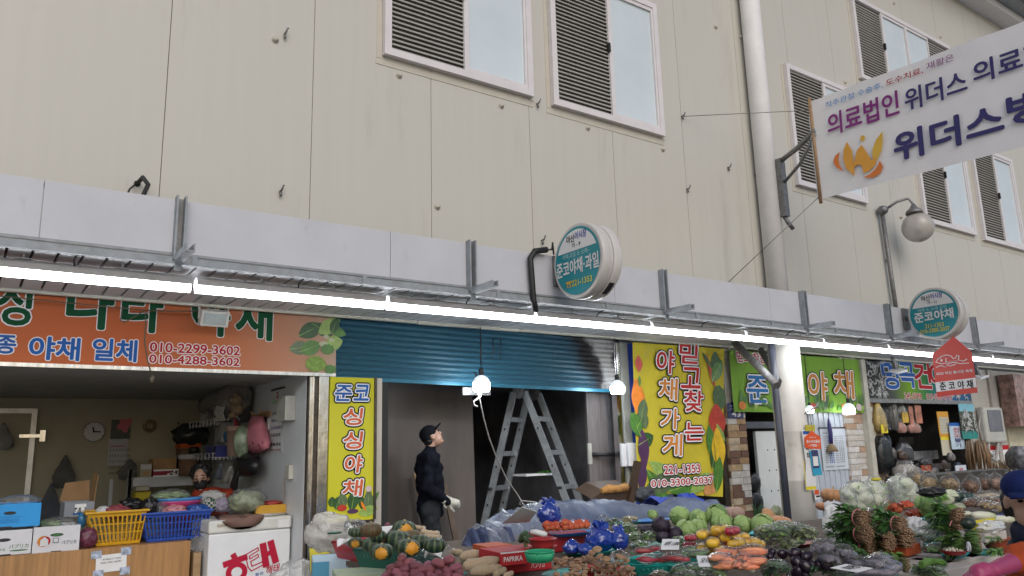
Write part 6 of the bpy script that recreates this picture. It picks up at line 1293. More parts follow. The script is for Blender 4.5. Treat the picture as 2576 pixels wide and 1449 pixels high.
tealp=mat('teal_plastic',(.015,.30,.26),.35,var=.05);redpl=mat('red_plastic',(.36,.025,.03),.35,var=.06);bluepl=mat('sky_plastic',(.03,.18,.50),.35,var=.05);greenpl=mat('green_plastic',(.03,.34,.17),.35,var=.05);dkgreen=mat('dark_green_plastic',(.02,.11,.08),.4,var=.08);cyanpl=mat('cyan_plastic',(.02,.38,.40),.35,var=.05)
# containers
def oval(label,p,wpx,mm,zb_=TZ,hr=.07,sy=.62,name='oval_tray',cat='tray',slots=0,yaw=0):
 c,r=seat(p,wpx,zb_,hr);h=r*hr*2;T=MB();T.use(mm).lathe(c,[(r*.86,0),(r*.97,h*.9),(r*1.03,h),(r*1.03,h*.9),(r*1.0,h*.8),(r*.95,h*.75),(r*.84,.012),(.01,.012)],44,sy=sy,cap=True);o=obj(name,T,None);o.rotation_euler.z=yaw;return tag(o,label,cat),c,r
def basin(label,p,wpx,mm,zb_=TZ,hr=.42,name='round_basin',ribs=0):
 c,r=seat(p,wpx,zb_,hr);h=r*hr*2;T=thing(name,label,'basin',c);m=MB();m.use(mm).lathe(c,[(r*.72,0),(r*.80,h*.3),(r*.93,h*.9),(r*1.0,h*.92),(r*1.0,h),(r*.94,h*.98),(r*.78,h*.35),(r*.70,.012),(.01,.012)],36);obj('bowl',m,None,T)
 m=MB();m.use(mm)
 for k in range(40 if ribs else 0):a=k*math.pi/20;m.tube([c+V((math.cos(a)*r*.745,math.sin(a)*r*.745,h*.1)),c+V((math.cos(a)*r*.93,math.sin(a)*r*.93,h*.85))],.006,4)
 if ribs:obj('ribs',m,None,T)
 else:m.b.free()
 return T,c,r
def rect_tray(label,pa,pb,dep,h,mm,zb_=TZ,name='plastic_basket',cat='basket',yaw=0,grid=True):
 A,Bq=PZ(pa,zb_),PZ(pb,zb_);d=(Bq-A);L_=d.length;an=math.atan2(d.y,d.x);T=thing(name,label,cat,A+d/2);R=Matrix.Rotation(an,3,'Z');Q=lambda x,y,z:A+R@V((x,y,z));m=MB();m.use(mm);t=.008;o=.03
 def wall(a,b_,c_,d_):
  n_=(V(b_)-V(a)).cross(V(d_)-V(a)).normalized();m.prism([a,b_,c_,d_],n_,t)
 wall(Q(0,0,0),Q(L_,0,0),Q(L_+o,-o,h),Q(-o,-o,h));wall(Q(L_,0,0),Q(L_,dep,0),Q(L_+o,dep+o,h),Q(L_+o,-o,h));wall(Q(L_,dep,0),Q(0,dep,0),Q(-o,dep+o,h),Q(L_+o,dep+o,h));wall(Q(0,dep,0),Q(0,0,0),Q(-o,-o,h),Q(-o,dep+o,h));m.prism([Q(0,0,.0),Q(L_,0,.0),Q(L_,dep,.0),Q(0,dep,.0)],(0,0,1),t)
 obj('body',m,None,T)
 m=MB();m.use(mm);r=.013;m.tube([Q(-o,-o,h),Q(L_+o,-o,h),Q(L_+o,dep+o,h),Q(-o,dep+o,h)],r,8,closed=True);
 if grid:
  for k in range(int(L_/.03)):x=.02+k*.03;m.tube([Q(x,-.006,.02),Q(x,-o-.006,h-.02)],.005,4)
 obj('rim',m,None,T);return T,A+d/2+R@V((0,dep/2,0)),L_
# prototype vegetables (built once at the origin, then copied)
ORI=V((0,0,0))
def park(o):o.location=(0,-30,-5);return o
PROTO=[]
def proto(fn):
 o=fn();PROTO.append(o);return o
def mk_kab(skin,patch):
 T=thing('kabocha_squash','x','squash',ORI);m=MB();m.use(skin)
 m.ball((0,0,.72),(1,1,.74),4,lambda c:(1+.035*math.cos(10*math.atan2(c.y,c.x))*math.hypot(c.x,c.y))*(1-.16*max(0,c.z)**6-.1*max(0,-c.z)**6))
 if patch:
  for f in m.b.faces:
   c=f.calc_center_median();d=V((c.x-.35*patch,c.y+.85,c.z-.75));
   if d.length<.52+.10*noise.noise(c*7):f.material_index=1
  m.mats.append(patchm)
 obj('flesh',m,None,T);m=MB();m.tube([(0,0,1.22),(0,0,1.34),(.03,0,1.46)],[.16,.10,.12],8);obj('stem',m,stemm,T);return T
K0,K1,K2,K3=[proto(lambda s=s,p=p:mk_kab(s,p))for s,p in((kabm,0),(kabm,.6),(kabm,-.6),(kabbm,0))]
def mk_pump(skin):
 T=thing('orange_pumpkin','x','pumpkin',ORI);m=MB();m.use(skin).ball((0,0,.62),(1,1,.66),4,lambda c:(1-.24*math.hypot(c.x,c.y)*(1-abs(math.cos(6*math.atan2(c.y,c.x)))**.45))*(1-.25*max(0,c.z)**5));obj('flesh',m,None,T);m=MB();m.tube([(0,0,1.0),(0,0,1.15),(.05,.02,1.35)],[.12,.07,.06],8);obj('stem',m,stemm,T);return T
PU0,PU1=proto(lambda:mk_pump(pumpm)),proto(lambda:mk_pump(pumpp))
def mk_cab(main,outer,seed,name,nl=9):
 T=thing(name,'x','cabbage',ORI);m=MB();rnd=random.Random(seed);m.use(main).ball((0,0,.88),(1,1,.9),4,lambda c:1+.06*noise.noise(c*1.6+V((seed,0,0)))+.02*noise.noise(c*6));obj('head',m,None,T);m=MB()
 for k in range(nl):
  m.use(main if k%3 else outer);ax=V((rnd.uniform(-1,1),rnd.uniform(-1,1),rnd.uniform(-.3,.7))).normalized();tg=ax.cross(V((0,0,1))).normalized();bt=ax.cross(tg);rr_=1.03+.015*k;rows=[]
  for i in range(9):
   row=[]
   for j in range(9):
    a,b_=(i-4)/4*1.0,(j-4)/4*.85;d=(ax+tg*math.tan(a*.75)*.9+bt*math.tan(b_*.8));d.normalize();e=max(abs(a),abs(b_));q=rr_+.05*noise.noise(d*3+V((k,0,0)))+(.10*max(0,e-.7)if k%2 else .05*e*math.sin(9*a+7*b_)*.6)
    row.append(m.b.verts.new(V((d.x,d.y,d.z*.92))*q+V((0,0,.88))))
   rows.append(row)
  for i in range(8):
   for j in range(8):
    if not((i in(0,7))and(j in(0,7))):m.face([rows[i][j],rows[i+1][j],rows[i+1][j+1],rows[i][j+1]],True)
  # rib
  m.use(main);m.tube([(lambda d:V((d.x,d.y,d.z*.92))*(rr_+.02)+V((0,0,.88)))((ax+bt*math.tan((t-.5)*1.3)).normalized())for t in(0,.25,.5,.75,1)],[.05,.04,.03,.02,.01],5)
 obj('leaves',m,None,T);return T
CB=[proto(lambda s=s:mk_cab(cabm,cabd,s,'green_cabbage'))for s in(1,2,3)];RC=[proto(lambda s=s:mk_cab(redcab,redcab,s,'purple_cabbage'))for s in(4,5)]
def mk_swp(seed):
 m=MB();o=V((seed*3.1,0,0));m.ball((0,0,.7),(1.2,.64,.62),3,lambda c:(1+.2*noise.noise(c*1.5+o)+.05*noise.noise(c*5+o))*(1-.18*abs(c.x)**3));r=obj('sweet_potato',m,swp,None,origin=ORI);return tag(r,'x','sweet potato')
SP=[proto(lambda s=s:mk_swp(s))for s in range(4)]
def mk_shi(seed):
 T=thing('shiitake_mushroom','x','mushroom',ORI);rnd=random.Random(seed);m=MB();k=rnd.uniform(.7,1);m.lathe((0,0,0),[(.15,.55),(.8,.42),(.98,.5),(1.0,.6),(.88,.85*k+.1),(.6,1.05*k+.1),(.25,1.16*k+.1),(.02,1.18*k+.1)],16)
 for v in m.b.verts:v.co*=1+.10*noise.noise(v.co*1.4+V((seed,0,0)))
 obj('cap',m,shim,T);m=MB();m.tube([(.1,0,-.25),(.03,0,.2),(0,0,.56)],[.2,.2,.26],8);obj('stem',m,shis,T);return T
SH=[proto(lambda s=s:mk_shi(s))for s in(1,2,3)]
def mk_yam(seed,cut):
 T=thing('yam_root','x','yam',ORI);o=V((seed*2.7,0,0));m=MB();n=12;pts=[];rs=[]
 for i in range(n+1):t=i/n;pts.append(V((t*2-1,.08*math.sin(t*5+seed),.25+.03*math.sin(t*7))));rs.append(.30*(1+.25*noise.noise(V((t*4,seed,0))))*(min(1,.45+t*3.2)if not cut else 1)*(min(1,.35+(1-t)*3)if not cut else 1))
 m.use(yamm).tube(pts,rs,14)
 for v in m.b.verts:v.co+=V((0,1,1))*.035*noise.noise(v.co*4+o)
 obj('root',m,None,T)
 if cut:
  m=MB()
  for s_,p,r in((-1,pts[0],rs[0]),(1,pts[-1],rs[-1])):m.cyl(p+V((.004*s_,0,0)),p+V((.012*s_,0,0)),r*.93,n=16)
  obj('cut_end',m,yamcut,T)
 return T
YM=[proto(lambda s=s:mk_yam(s,0))for s in(1,2)];YC=[proto(lambda:mk_yam(3,1))]
def rx():return(random.uniform(-.5,.5),random.uniform(-.5,.5),random.uniform(0,6.28))
def put(pr,p,wpx,zb_,label,group=None,rot=None,hr=.72,sc=1,sink=.0):
 c,r=seat(p,wpx,zb_,hr);c.z-=sink*r;return dup(pr,c,rot if rot is not None else(0,0,random.uniform(0,6.28)),r*sc,label,group)
# LEFT FRONT: BOXES, SQUASH, SWEET POTATO, YAM
T,c,L_=rect_tray('red rectangular basket under the leftmost squashes',z3(255,1310),z3(440,1345),.45,.10,redpl,TZ)
rect_tray('dark green rectangular basket in front below the orange patched squashes',z3(425,1380),z3(720,1400),.40,.10,dkgreen,TZ)
oval('small dark green tray behind the red basket',z3(225,1125),40,dkgreen,TZ+.12)
def stall_box(label,p,w_,d_,h_,mm,prints=(),z=None,yaw=0,nm='produce_box'):
 P=PZ(p,TZ);z=TZ-h_ if z is None else z;T=thing(nm,label,'box',(P.x,P.y,z));m=MB();m.bx((P.x-w_/2,P.y,z),(P.x+w_/2,P.y+d_,z+h_));obj('carton',m,mm,T,.005);m=MB();fr=Frame((P.x-w_/2,P.y,z),(1,0,0),(0,0,1))
 fl=Frame((P.x-w_/2,P.y+d_,z),(0,-1,0),(0,0,1))
 for pr in prints:
  pr(m,fr,w_,h_);pr(m,fl,d_,h_)
 if prints:obj('print',m,None,T)
 else:m.b.free()
 T.rotation_euler.z=yaw;return T
bluew=cw('box_teal_blue',(.08,.28,.42));lb=cw('box_light_blue',(.40,.52,.60))
stall_box('white and blue produce box under the red basket at the stall left end',z3(320,1330),.45,.4,.34,lb,[lambda m,f,w,h:(sheet(m,f,(0,0,w*.24,h),.002,bluew),pblob(m,f,w*.55,h*.55,.08,.06,pred,.003),sheet(m,f,(w*.8,0,w,h),.002,bluew))],yaw=-.35)
stall_box('green and cream produce box below the dark green basket',z3(500,1430),.4,.3,.3,cw('box_pale_green',(.36,.42,.30)),[lambda m,f,w,h:(sheet(m,f,(w*.1,h*.2,w*.9,h*.75),.002,cw('box_cream2',(.5,.47,.4))),sheet(m,f,(w*.2,h*.4,w*.7,h*.5),.003,dgr))],yaw=-.3)
stall_box('brown wooden crate at the lower left end of the stall',z3(150,1330),.35,.35,.3,mat('crate_wood',(.20,.125,.07),.7,var=.3,scale=4,stretch=(1,1,8)),z=TZ-.5,yaw=-.3)
P=PZ(z3(260,1400),TZ-.25);m=MB();m.prism([P+V((-.25,0,.0)),P+V((.2,-.12,-.08)),P+V((.3,.3,.06)),P+V((-.12,.38,.14))],(0,0,1),.01);tag(obj('cardboard_flap',m,mat('yellow_card',(.50,.30,.09),.7)),'yellowish cardboard flap lying over the wooden crate','cardboard')
def film_heap(label,p,wpx,hpx,z,mm,name='plastic_bag',cat='bag',seed=0,amp=.25,sub=4,dep=.8):
 c,r=seat(p,wpx,z,hpx/wpx*.9);h=r*hpx/wpx;mb=MB();mb.ball(c+V((0,0,h*.9)),(r,r*dep,h),sub,lambda q:1+amp*noise.noise(q*2.0+V((seed,0,0)))+amp*.5*noise.noise(q*4+V((0,seed,0)))+amp*.16*noise.noise(q*9+V((0,0,seed))));return tag(obj(name,mb,mm),label,cat)
film_heap('large cloudy plastic bag slumped over the left end of the stall',z3(190,1120),122,96,TZ-.05,filmc,seed=2,amp=.2)
film_heap('cloudy plastic bag at the bottom edge in front of the freezer',z3(-40,1449),125,75,TZ-.45,filmb,seed=4,amp=.25)
film_heap('crumpled clear film between cloudy bag and brown striped squash',z3(380,1060),55,26,TZ+.12,film,'plastic_film','film',5);film_heap('grey clear bag lying in front of the kabocha squashes',z3(880,1310),70,38,TZ+.02,filmg,seed=6,amp=.3);film_heap('crumpled clear bag with paper right of the front squashes',z3(1060,1265),48,32,TZ+.03,filmg,seed=7,amp=.35)
kl=[((380,1120),34,K0,.10,'dark green kabocha squash at the far left of the squash heap'),((745,1090),56,K1,.06,'kabocha squash at the back with orange patch on its lower right'),((500,1100),52,K3,.16,'brown striped kabocha squash on top of the heap'),((558,1145),38,K0,.10,'small pale striped kabocha squash under the brown one'),((385,1195),36,K2,.03,'kabocha squash with small orange patch at the left edge'),((815,1150),46,K3,.05,'greenish brown kabocha squash behind the front right one'),((690,1170),62,K0,.05,'broad plain green kabocha squash at the heart of the heap'),((510,1215),56,K0,.03,'plain green kabocha squash just behind the front patched one'),((865,1190),50,K0,.03,'dark kabocha squash right of the broad green one'),((975,1215),54,K0,.02,'grey green kabocha squash at the right end by the crumpled bag'),((770,1235),62,K1,.02,'front kabocha squash with a long orange patch'),((582,1265),56,K2,.02,'front kabocha squash with the biggest orange patch')]
for(x,y),w_,pr,dz,lab_ in kl:
 put(pr,z3(x,y),w_*1.05,TZ+.10+dz,lab_,'kabocha squashes heaped at the left of the stall',(random.uniform(-.15,.15),random.uniform(-.15,.15),rad(-22)+random.uniform(-.2,.2)))
for i,(x,y,yaw,L_,lab_)in enumerate(((855,1080,-1.0,30,'upright cut yam with white end behind the squashes'),(945,1120,-.75,36,'cut yam in the middle of the three white ended ones'),(965,1150,-.7,34,'cut yam at the front right of the white ended ones'))):put(YC[0],z3(x,y),L_*1.25,TZ+.07-.02*i,lab_,'cut yams behind the squashes',(0,.1,yaw+rad(-10)),.3)
put(SP[0],z3(625,1062),18,TZ+.16,'single brown onion shaped root behind the squash heap',None)
for i,(x,y)in enumerate(((640,1085),(310,1170),(970,1250))):
 P=PZ(z3(x,y),TZ+.2-.05*i);m=MB();m.rings([[P+V((.06*math.cos(a)*k,.05*math.sin(a)*k,.03*math.sin(3*a+i)*k-.02*k))for a in[j*math.pi/6 for j in range(12)]]for k in(.1,.6,1)]);tag(obj('crumpled_paper',m,paper),('crumpled white paper behind the broad green squash','crumpled white paper at the left edge of the squashes','crumpled white paper at the front right of the squashes')[i],'paper')
# sweet potatoes
oval('large teal oval tray under the sweet potatoes',z3(870,1470),250,tealp,TZ,.05,.62)
oval('red oval tray holding the sweet potato heap',z3(905,1455),215,redpl,TZ+.03,.06,.6)
g='purple sweet potatoes heaped in the red tray';lab_='purple sweet potato in the heap in the red oval tray'
rnd=random.Random(21)
sw=[(725,1310,32),(790,1345,30),(1000,1350,36),(1095,1330,36),(840,1370,34),(720,1365,32),(895,1400,34),(1150,1385,34),(760,1400,34),(655,1390,30),(960,1395,30),(1080,1405,34),(1010,1425,32),(690,1425,34),(640,1432,30),(840,1430,36),(1165,1420,34),(930,1445,34),(770,1450,34),(1070,1450,36),(1000,1465,34),(720,1465,34),(870,1470,34),(1150,1460,32),(820,1400,30),(1050,1375,28),(935,1365,28),(610,1455,30)]
for i,(x,y,w_)in enumerate(sorted(sw,key=lambda t:t[1])):put(SP[i%4],z3(x,y),w_*1.05,TZ+.06+max(0,(1449-y))*.0006,lab_,g,(rnd.uniform(-.4,.4),rnd.uniform(-.4,.4),rnd.uniform(0,6.28)),.66)
for x,y,lb_ in((1290,1430,'bright pink sweet potato left of its neighbour in front of the yams'),(1372,1440,'bright pink sweet potato right of its neighbour in front of the yams')):o=put(SP[1],z3(x,y),26,TZ+.02,lb_,None,(0,0,1.2),.66)
for i,(x,y,L_,yaw,lb_)in enumerate(((1150,1270,44,-1.1,'stubby tan yam beside the crumpled bag'),(1290,1285,66,.30,'long tan yam at the back of the yam pile'),(1335,1350,78,.35,'largest tan yam in the middle of the pile'),(1370,1400,66,.15,'tan yam below the largest one in the pile'),(1475,1415,48,1.0,'greyish yam standing steeply by the red box'),(1540,1435,36,.9,'greyish short yam nearest the red box'),(1210,1340,44,-.7,'tan yam tucked behind the sweet potatoes'))):put(YM[i%2],z3(x,y),L_*1.25,TZ+.10-.008*i,lb_,'tan yams piled beside the sweet potatoes',(0,-.12,yaw+rad(-25)),.26)
# CENTRE LEFT: RED BOXES, BASINS, ONIONS, BLUE BAGS
boxred=cw('carton_red',(.40,.025,.03));boxor=cw('carton_red_orange',(.45,.09,.03))
def pbox(label,pbl,w_,d_,h_,mm,pr,z,yaw=-.10):
 P=PZ(pbl,z);T=thing('paprika_carton',label,'box',(P.x+w_/2,P.y+d_/2,z));m=MB();m.bx((P.x,P.y,z),(P.x+w_,P.y+d_,z+h_));obj('carton',m,mm,T,.004);m=MB();fr=Frame((P.x,P.y,z),(1,0,0),(0,0,1));pr(m,fr,w_,h_);obj('print',m,None,T);T.rotation_euler.z=yaw;return T
pbox('red orange carton behind the yams with open top',z3(1395,1385),.18,.2,.12,boxor,lambda m,f,w,h:(letters(m,'파프리카',f,(w*.3,h*.2,w*.8,h*.42),pyel,.01,.002),),TZ)
pbox('lower red paprika carton with white Japanese lettering',z3(1510,1440),.34,.26,.08,boxred,lambda m,f,w,h:(letters(m,'パプリカ',f,(w*.58,h*.2,w*.85,h*.6),pw,.01,.002),),TZ)
pbox('upper red paprika carton with white capital lettering',z3(1506,1378),.32,.26,.07,boxred,lambda m,f,w,h:(letters(m,'PAPRIKA',f,(w*.06,h*.3,w*.42,h*.65),pw,.02,.002),sheet(m,f,(0,h*.9,w,h),.002,pw)),TZ+.085)
basin('red basin under the broccoli behind the stacked red bowls',z3(1640,1270),54,redpl,TZ+.04,.45);basin('shallow red dish with small onions left of the broccoli',z3(1500,1235),40,redpl,TZ+.04,.22)
basin('lower of two stacked red basins above the green basin',z3(1795,1255),74,redpl,TZ+.13,.30);basin('upper of two stacked red basins above the green basin',z3(1795,1200),72,redpl,TZ+.20,.32);basin('slotted green basin on the red paprika carton',z3(1772,1300),76,greenpl,TZ+.215,.36,ribs=1)
c,r=seat(z3(1665,1165),40,TZ+.16,1.0);T=thing('broccoli','dark green broccoli heads lying in a red basin','broccoli',c);m=MB()
for k in range(26):a=random.uniform(0,6.28);e=random.random();m.ball(c+V((r*.75*math.cos(a)*e,r*.75*math.sin(a)*e,r*(.7+.9*math.sqrt(max(0,1-e*e)))+random.uniform(-.5,.1)*r)),r*.34,2,lambda q:1+.2*noise.noise(q*7))
obj('florets',m,mat('broccoli_green',(.05,.10,.045),.7,var=.5,scale=60,bump=1,bscale=120),T);m=MB();m.cyl(c,c+V((0,0,r*.8)),r*.25);obj('stalk',m,spsg,T)
P,r=seat(z3(1765,1105),44,TZ+.34,.5);m=MB();m.tube([P+V((-r*.8,r*.5,r*.4)),P+V((-r*.3,r*.2,r*.35)),P+V((r*.5,-r*.3,r*.1)),P+V((r*.8,-r*.5,0))],[r*.2,r*.32,r*.32,r*.2],14);T=tag(obj('wrapped_roll',m,mat('white_wrap',(.62,.62,.6),.4,var=.08,bump=.5,bscale=30)),'white wrapped roll with black handwriting between broccoli and onions','roll')
for i in range(9):put(SP[i%4],z3(1480+random.uniform(-35,35),1218+random.uniform(-8,10)),9,TZ+.09,'small brown onion in the shallow red dish','small onions in the shallow red dish',None,.66)
oval('wide blue oval tray under the onion nets',z4(330,1085),132,bluepl,TZ+.10,.06,.5);oval('teal oval tray under the bright blue bags',z4(525,1240),186,tealp,TZ+.0,.05,.5)
stall_box('red plastic crate supporting the blue tray of onions',z4(330,1230),.30,.3,.12,redpl,z=TZ,nm='plastic_crate')
def onion_net(label,p,wpx,z,n,cols,labels=2,yaw=0,hr=.42):
 c,r=seat(p,wpx,z,hr);T=thing('onion_net',label,'onions',c);rnd=random.Random(int(p[0]));orr=r*1.9/cols/2*1.12;pos=[]
 for i in range(n):
  row=i//cols;col_=i%cols;pos.append(c+V(((col_-(cols-1)/2)*orr*1.75+(row%2)*orr*.5*(1 if row<3 else 0),(.0 if row==0 else .12)*row*0+((row%2)*.9-.3)*orr*1.5+rnd.uniform(-.2,.2)*orr,orr*(.85+.55*row)+rnd.uniform(-.1,.1)*orr)))
 for q in pos:m=MB();m.ball(q,(orr,orr,orr*.9),3,lambda k:1+.06*max(0,k.z)**6);obj('onion',m,oni,T)
 m=MB()
 for q in pos:
  for k in range(5):
   a=k*math.pi/5;m.tube([q+V((math.cos(a)*math.cos(t),math.sin(a)*math.cos(t),math.sin(t)*.92))*orr*1.03 for t in[j*math.pi/6-.3 for j in range(8)]],.0022,4,cap=False)
 q0=pos[0];m.tube([q0+V((-orr,0,orr*.3)),q0+V((-orr*1.8,-.02,orr*.9)),q0+V((-orr*2.2,-.05,orr*.6))],[orr*.4,orr*.15,orr*.3],8);obj('net',m,netm,T)
 for k in range(labels):
  q=pos[(k*2+n//2)%n];d=(CAM-q).normalized();d=(d+V((0,0,.6))).normalized();f=Frame(q+d*orr*1.08,V((1,.2,0)),d.cross(V((1,.2,0)).normalized()).normalized());m=MB();u=orr*.75;f.n.dot(d)
  m.use(paper);m.poly([f.P(-u,-u*.8,0),f.P(u,-u*.8,0),f.P(u,u*.8,0),f.P(-u,u*.8,0)]);sheet(m,f,(-u*.8,u*.3,u*.8,u*.6),.002,pblue);pblob(m,f,u*.25,-u*.2,u*.3,u*.3,pred,.002);obj('label',m,None,T)
 return T
onion_net('red net of onions at the left of the blue tray',z4(155,1025),50,TZ+.15,7,3,1);onion_net('long red net of onions with three labels on the blue tray',z4(350,985),92,TZ+.17,11,5,3)
bluef=mat('blue_bag_film',(.008,.038,.30),.14,var=.35,scale=8,bump=1,bscale=18,spec=.9,coat=.3)
def tied_bag(label,p,wpx,hpx,z,mm,seed=0,name='tied_bag',ears=True):
 c,r=seat(p,wpx,z,hpx/wpx);h=2*r*hpx/wpx;mb=MB();mb.ball(c+V((0,0,h*.40)),(r,r*.8,h*.44),4,lambda q:1+.16*noise.noise(q*2+V((seed,0,0)))+.12*noise.noise(q*6+V((0,seed,0)))+.35*max(0,q.z)**10);n0=c+V((0,0,h*.84))
 if ears:
  for s_ in(-1,1):
   for k in range(3):mb.leaf(n0,V((s_*(.6+.3*k),random.uniform(-.4,.4),.7-.2*k)),V((0,-1,.3)),r*.75,r*.5,.3,.5)
 return tag(obj(name,mb,mm),label,'bag')
tied_bag('tied bright blue bag behind the onion nets',z4(135,905),62,60,TZ+.18,bluef,1);tied_bag('widest tied bright blue bag at the middle of the teal tray',z4(575,1120),82,60,TZ+.02,bluef,2);tied_bag('tied bright blue bag at the right end of the teal tray',z4(735,1125),52,56,TZ+.02,bluef,3);tied_bag('low bright blue bag at the left end of the teal tray',z4(330,1195),50,36,TZ+.03,bluef,4,ears=False);tied_bag('small low bright blue bag at the front of the teal tray',z4(440,1215),40,28,TZ+.03,bluef,5,ears=False)
# shiitake
oval('teal oval tray under the shiitake mushrooms',z4(330,1425),172,tealp,TZ,.05,.6);basin('red basin heaped with shiitake mushrooms at its centre',z4(500,1410),58,redpl,TZ+.02,.5);basin('red basin of shiitake mushrooms at the bottom right of them',z4(680,1449),108,redpl,TZ+.0,.35)
rnd=random.Random(33);g='shiitake mushrooms heaped on the teal tray';g2='shiitake mushrooms heaped in the red basins'
P0=[]
for k in range(44):P0.append((rnd.uniform(185,470),rnd.uniform(1285,1449),0))
P0+=[(x+rnd.uniform(-6,6),y,1)for x,y in((545,1205),(505,1240),(575,1270),(450,1320),(520,1310),(480,1280),(610,1320),(560,1340),(650,1350),(430,1350),(600,1370),(530,1400),(575,1395),(640,1400),(720,1290),(760,1290),(700,1330),(790,1310),(745,1345),(800,1360),(760,1400),(820,1400),(690,1400),(710,1430),(550,1440),(600,1445),(650,1449),(500,1370),(840,1380),(780,1440),(735,1270),(840,1420),(680,1370),(620,1290))]
for i,(x,y,b_)in enumerate(sorted(P0,key=lambda t:t[1])):
 put(SH[i%3],z4(x,y),rnd.uniform(16,21)if not b_ else rnd.uniform(19,26),TZ+.04+(.0 if not b_ else .07)+max(0,1449-y)*(.00035 if not b_ else .0007),'brown shiitake mushroom lying in the heap on the teal tray' if not b_ else 'brown shiitake mushroom in the heap rising from the red basins',g if not b_ else g2,(rnd.uniform(-.6,.7),rnd.uniform(-.6,.6),rnd.uniform(0,6.28))if not b_ else(rnd.uniform(-.4,.6),rnd.uniform(-.5,.5),rnd.uniform(0,6.28)),.8)
film_heap('clear plastic film around the back of the shiitake basin',z4(740,1290),52,36,TZ+.14,film,'plastic_film','film',8,.3)
# CENTRE: packs
def pack(label,p,wpx,z,kind,n,yaw=0,hr=.34,asp=.62,mm=None,flm=None,group=None,name=None,seed=0,cat='pack'):
 c,r=seat(p,wpx,z,hr);T=thing(name or kind+'_pack',label,cat,c,group);rnd=random.Random(seed*7+int(p[0]));h=r*hr*2;R=Matrix.Rotation(yaw,3,'Z')
 for k in range(n):
  m=MB();q=V((rnd.uniform(-.25,.25)*r,(k/(max(1,n-1))-.5)*1.25*r*asp,rnd.uniform(.18,.5)*h));m.use(mm)
  if kind in('pepper','carrot','cucumber','aubergine'):
   L_=r*.88;w_={'pepper':.15,'carrot':.21,'cucumber':.155,'aubergine':.23}[kind]*r;d=rnd.uniform(-.12,.12);m.tube([c+R@(q+V((-L_,d*r,0))),c+R@(q+V((-L_*.4,d*.2*r,.02*r))),c+R@(q+V((L_*.4,-d*.3*r,.02*r))),c+R@(q+V((L_,-d*r,0)))],[w_*(.35 if kind!='aubergine' else .6),w_,w_*(1 if kind!='pepper' else .75),w_*(.55 if kind!='pepper' else .15)],10)
  elif kind=='bellpepper':
   q=V(((k-(n-1)/2)*r*1.0/max(1,n-1)if n>1 else 0,rnd.uniform(-.15,.15)*r,h*.45));m.ball(c+R@q,(r*(.60 if n>1 else .75),r*.58,h*.56),3,lambda v:1+.10*math.cos(4*math.atan2(v.y,v.x))*math.hypot(v.x,v.y)-.25*max(0,v.z)**8)
  else:
   for j in range(22):
    a=rnd.uniform(0,6.28);e=rnd.random();m.leaf(c+R@V((r*.6*math.cos(a)*e,r*asp*.6*math.sin(a)*e,h*rnd.uniform(.2,.8))),R@V((math.cos(a),math.sin(a)*asp,rnd.uniform(-.1,.5))),V((0,0,1)),r*rnd.uniform(.45,.75),r*rnd.uniform(.25,.45),rnd.uniform(0,.5),rnd.uniform(-.3,.4))
  obj({'pepper':'pepper','carrot':'carrot','cucumber':'cucumber','aubergine':'aubergine','bellpepper':'bell_pepper'}.get(kind,'leaves'),m,None,T)
 m=MB();ph=V((seed+p[0],p[1],0));m.ball(c+V((0,0,h*.48)),(r*1.0,r*asp*1.12,h*.62),4,lambda v:1+.12*noise.noise(v*2.4+ph)+.10*noise.noise(v*6+ph)+.06*noise.noise(v*13+ph),R);obj('plastic_film',m,flm or film,T);return T
oval('teal oval tray of bagged pale greens behind the purple cabbages',z4(1000,1185),124,tealp,TZ,.05,.55);oval('blue and teal tray under the cabbages at the back',z4(1010,980),120,bluepl,TZ+.03,.06,.5);oval('teal tray at the back holding yellow bagged goods',z4(780,1000),106,tealp,TZ+.03,.05,.5);oval('blue oval tray showing below the purple cabbages',z4(1230,1160),70,bluepl,TZ,.06,.5);oval('cyan oval tray under the cabbages at right',z4(1860,1090),110,cyanpl,TZ,.06,.5)
pack('clear pack of yellowish bean sprouts at the back',z4(825,965),46,TZ+.06,'sprout',2,mm=mat('sprout_yellow',(.5,.40,.16),.5,var=.3,scale=12),seed=1);pack('clear pack of pale grey green leaves at the back beside yellowish one',z4(690,985),50,TZ+.06,'leaf',2,mm=mat('pale_leaf',(.20,.25,.13),.5,var=.4,scale=12),seed=2);film_heap('grey clear bag at the very back by the long tarp',z4(590,975),36,26,TZ+.06,filmg,seed=9)
pack('clear pack of green lettuce at the top left of three by the purple cabbages',z4(815,1050),52,TZ+.06,'leaf',3,mm=spl2,seed=3,hr=.5);pack('clear pack of leafy greens in the left front of the teal tray',z4(865,1125),52,TZ+.03,'leaf',3,mm=mat('soft_green_leaf',(.22,.36,.13),.5,var=.5,scale=12),seed=4,hr=.5);pack('clear pack of small greens in the right front of the teal tray',z4(985,1115),48,TZ+.04,'leaf',3,mm=spl2,seed=5,hr=.5)
for i,(x,y,w_,dz,lb_)in enumerate(((955,1060,30,.05,'small purple cabbage at the left of the others'),(1065,1005,46,.10,'purple cabbage with a pale leaf base at the back'),(1075,1105,40,.03,'purple cabbage at the front left of the pair'),(1212,1085,44,.03,'round purple cabbage at the right of the group'))):put(RC[i%2],z4(x,y),w_*.92,TZ+dz,lb_,'purple cabbages in the middle of the stall',(random.uniform(-.5,.5),random.uniform(-.5,.5),random.uniform(0,6)),.9)
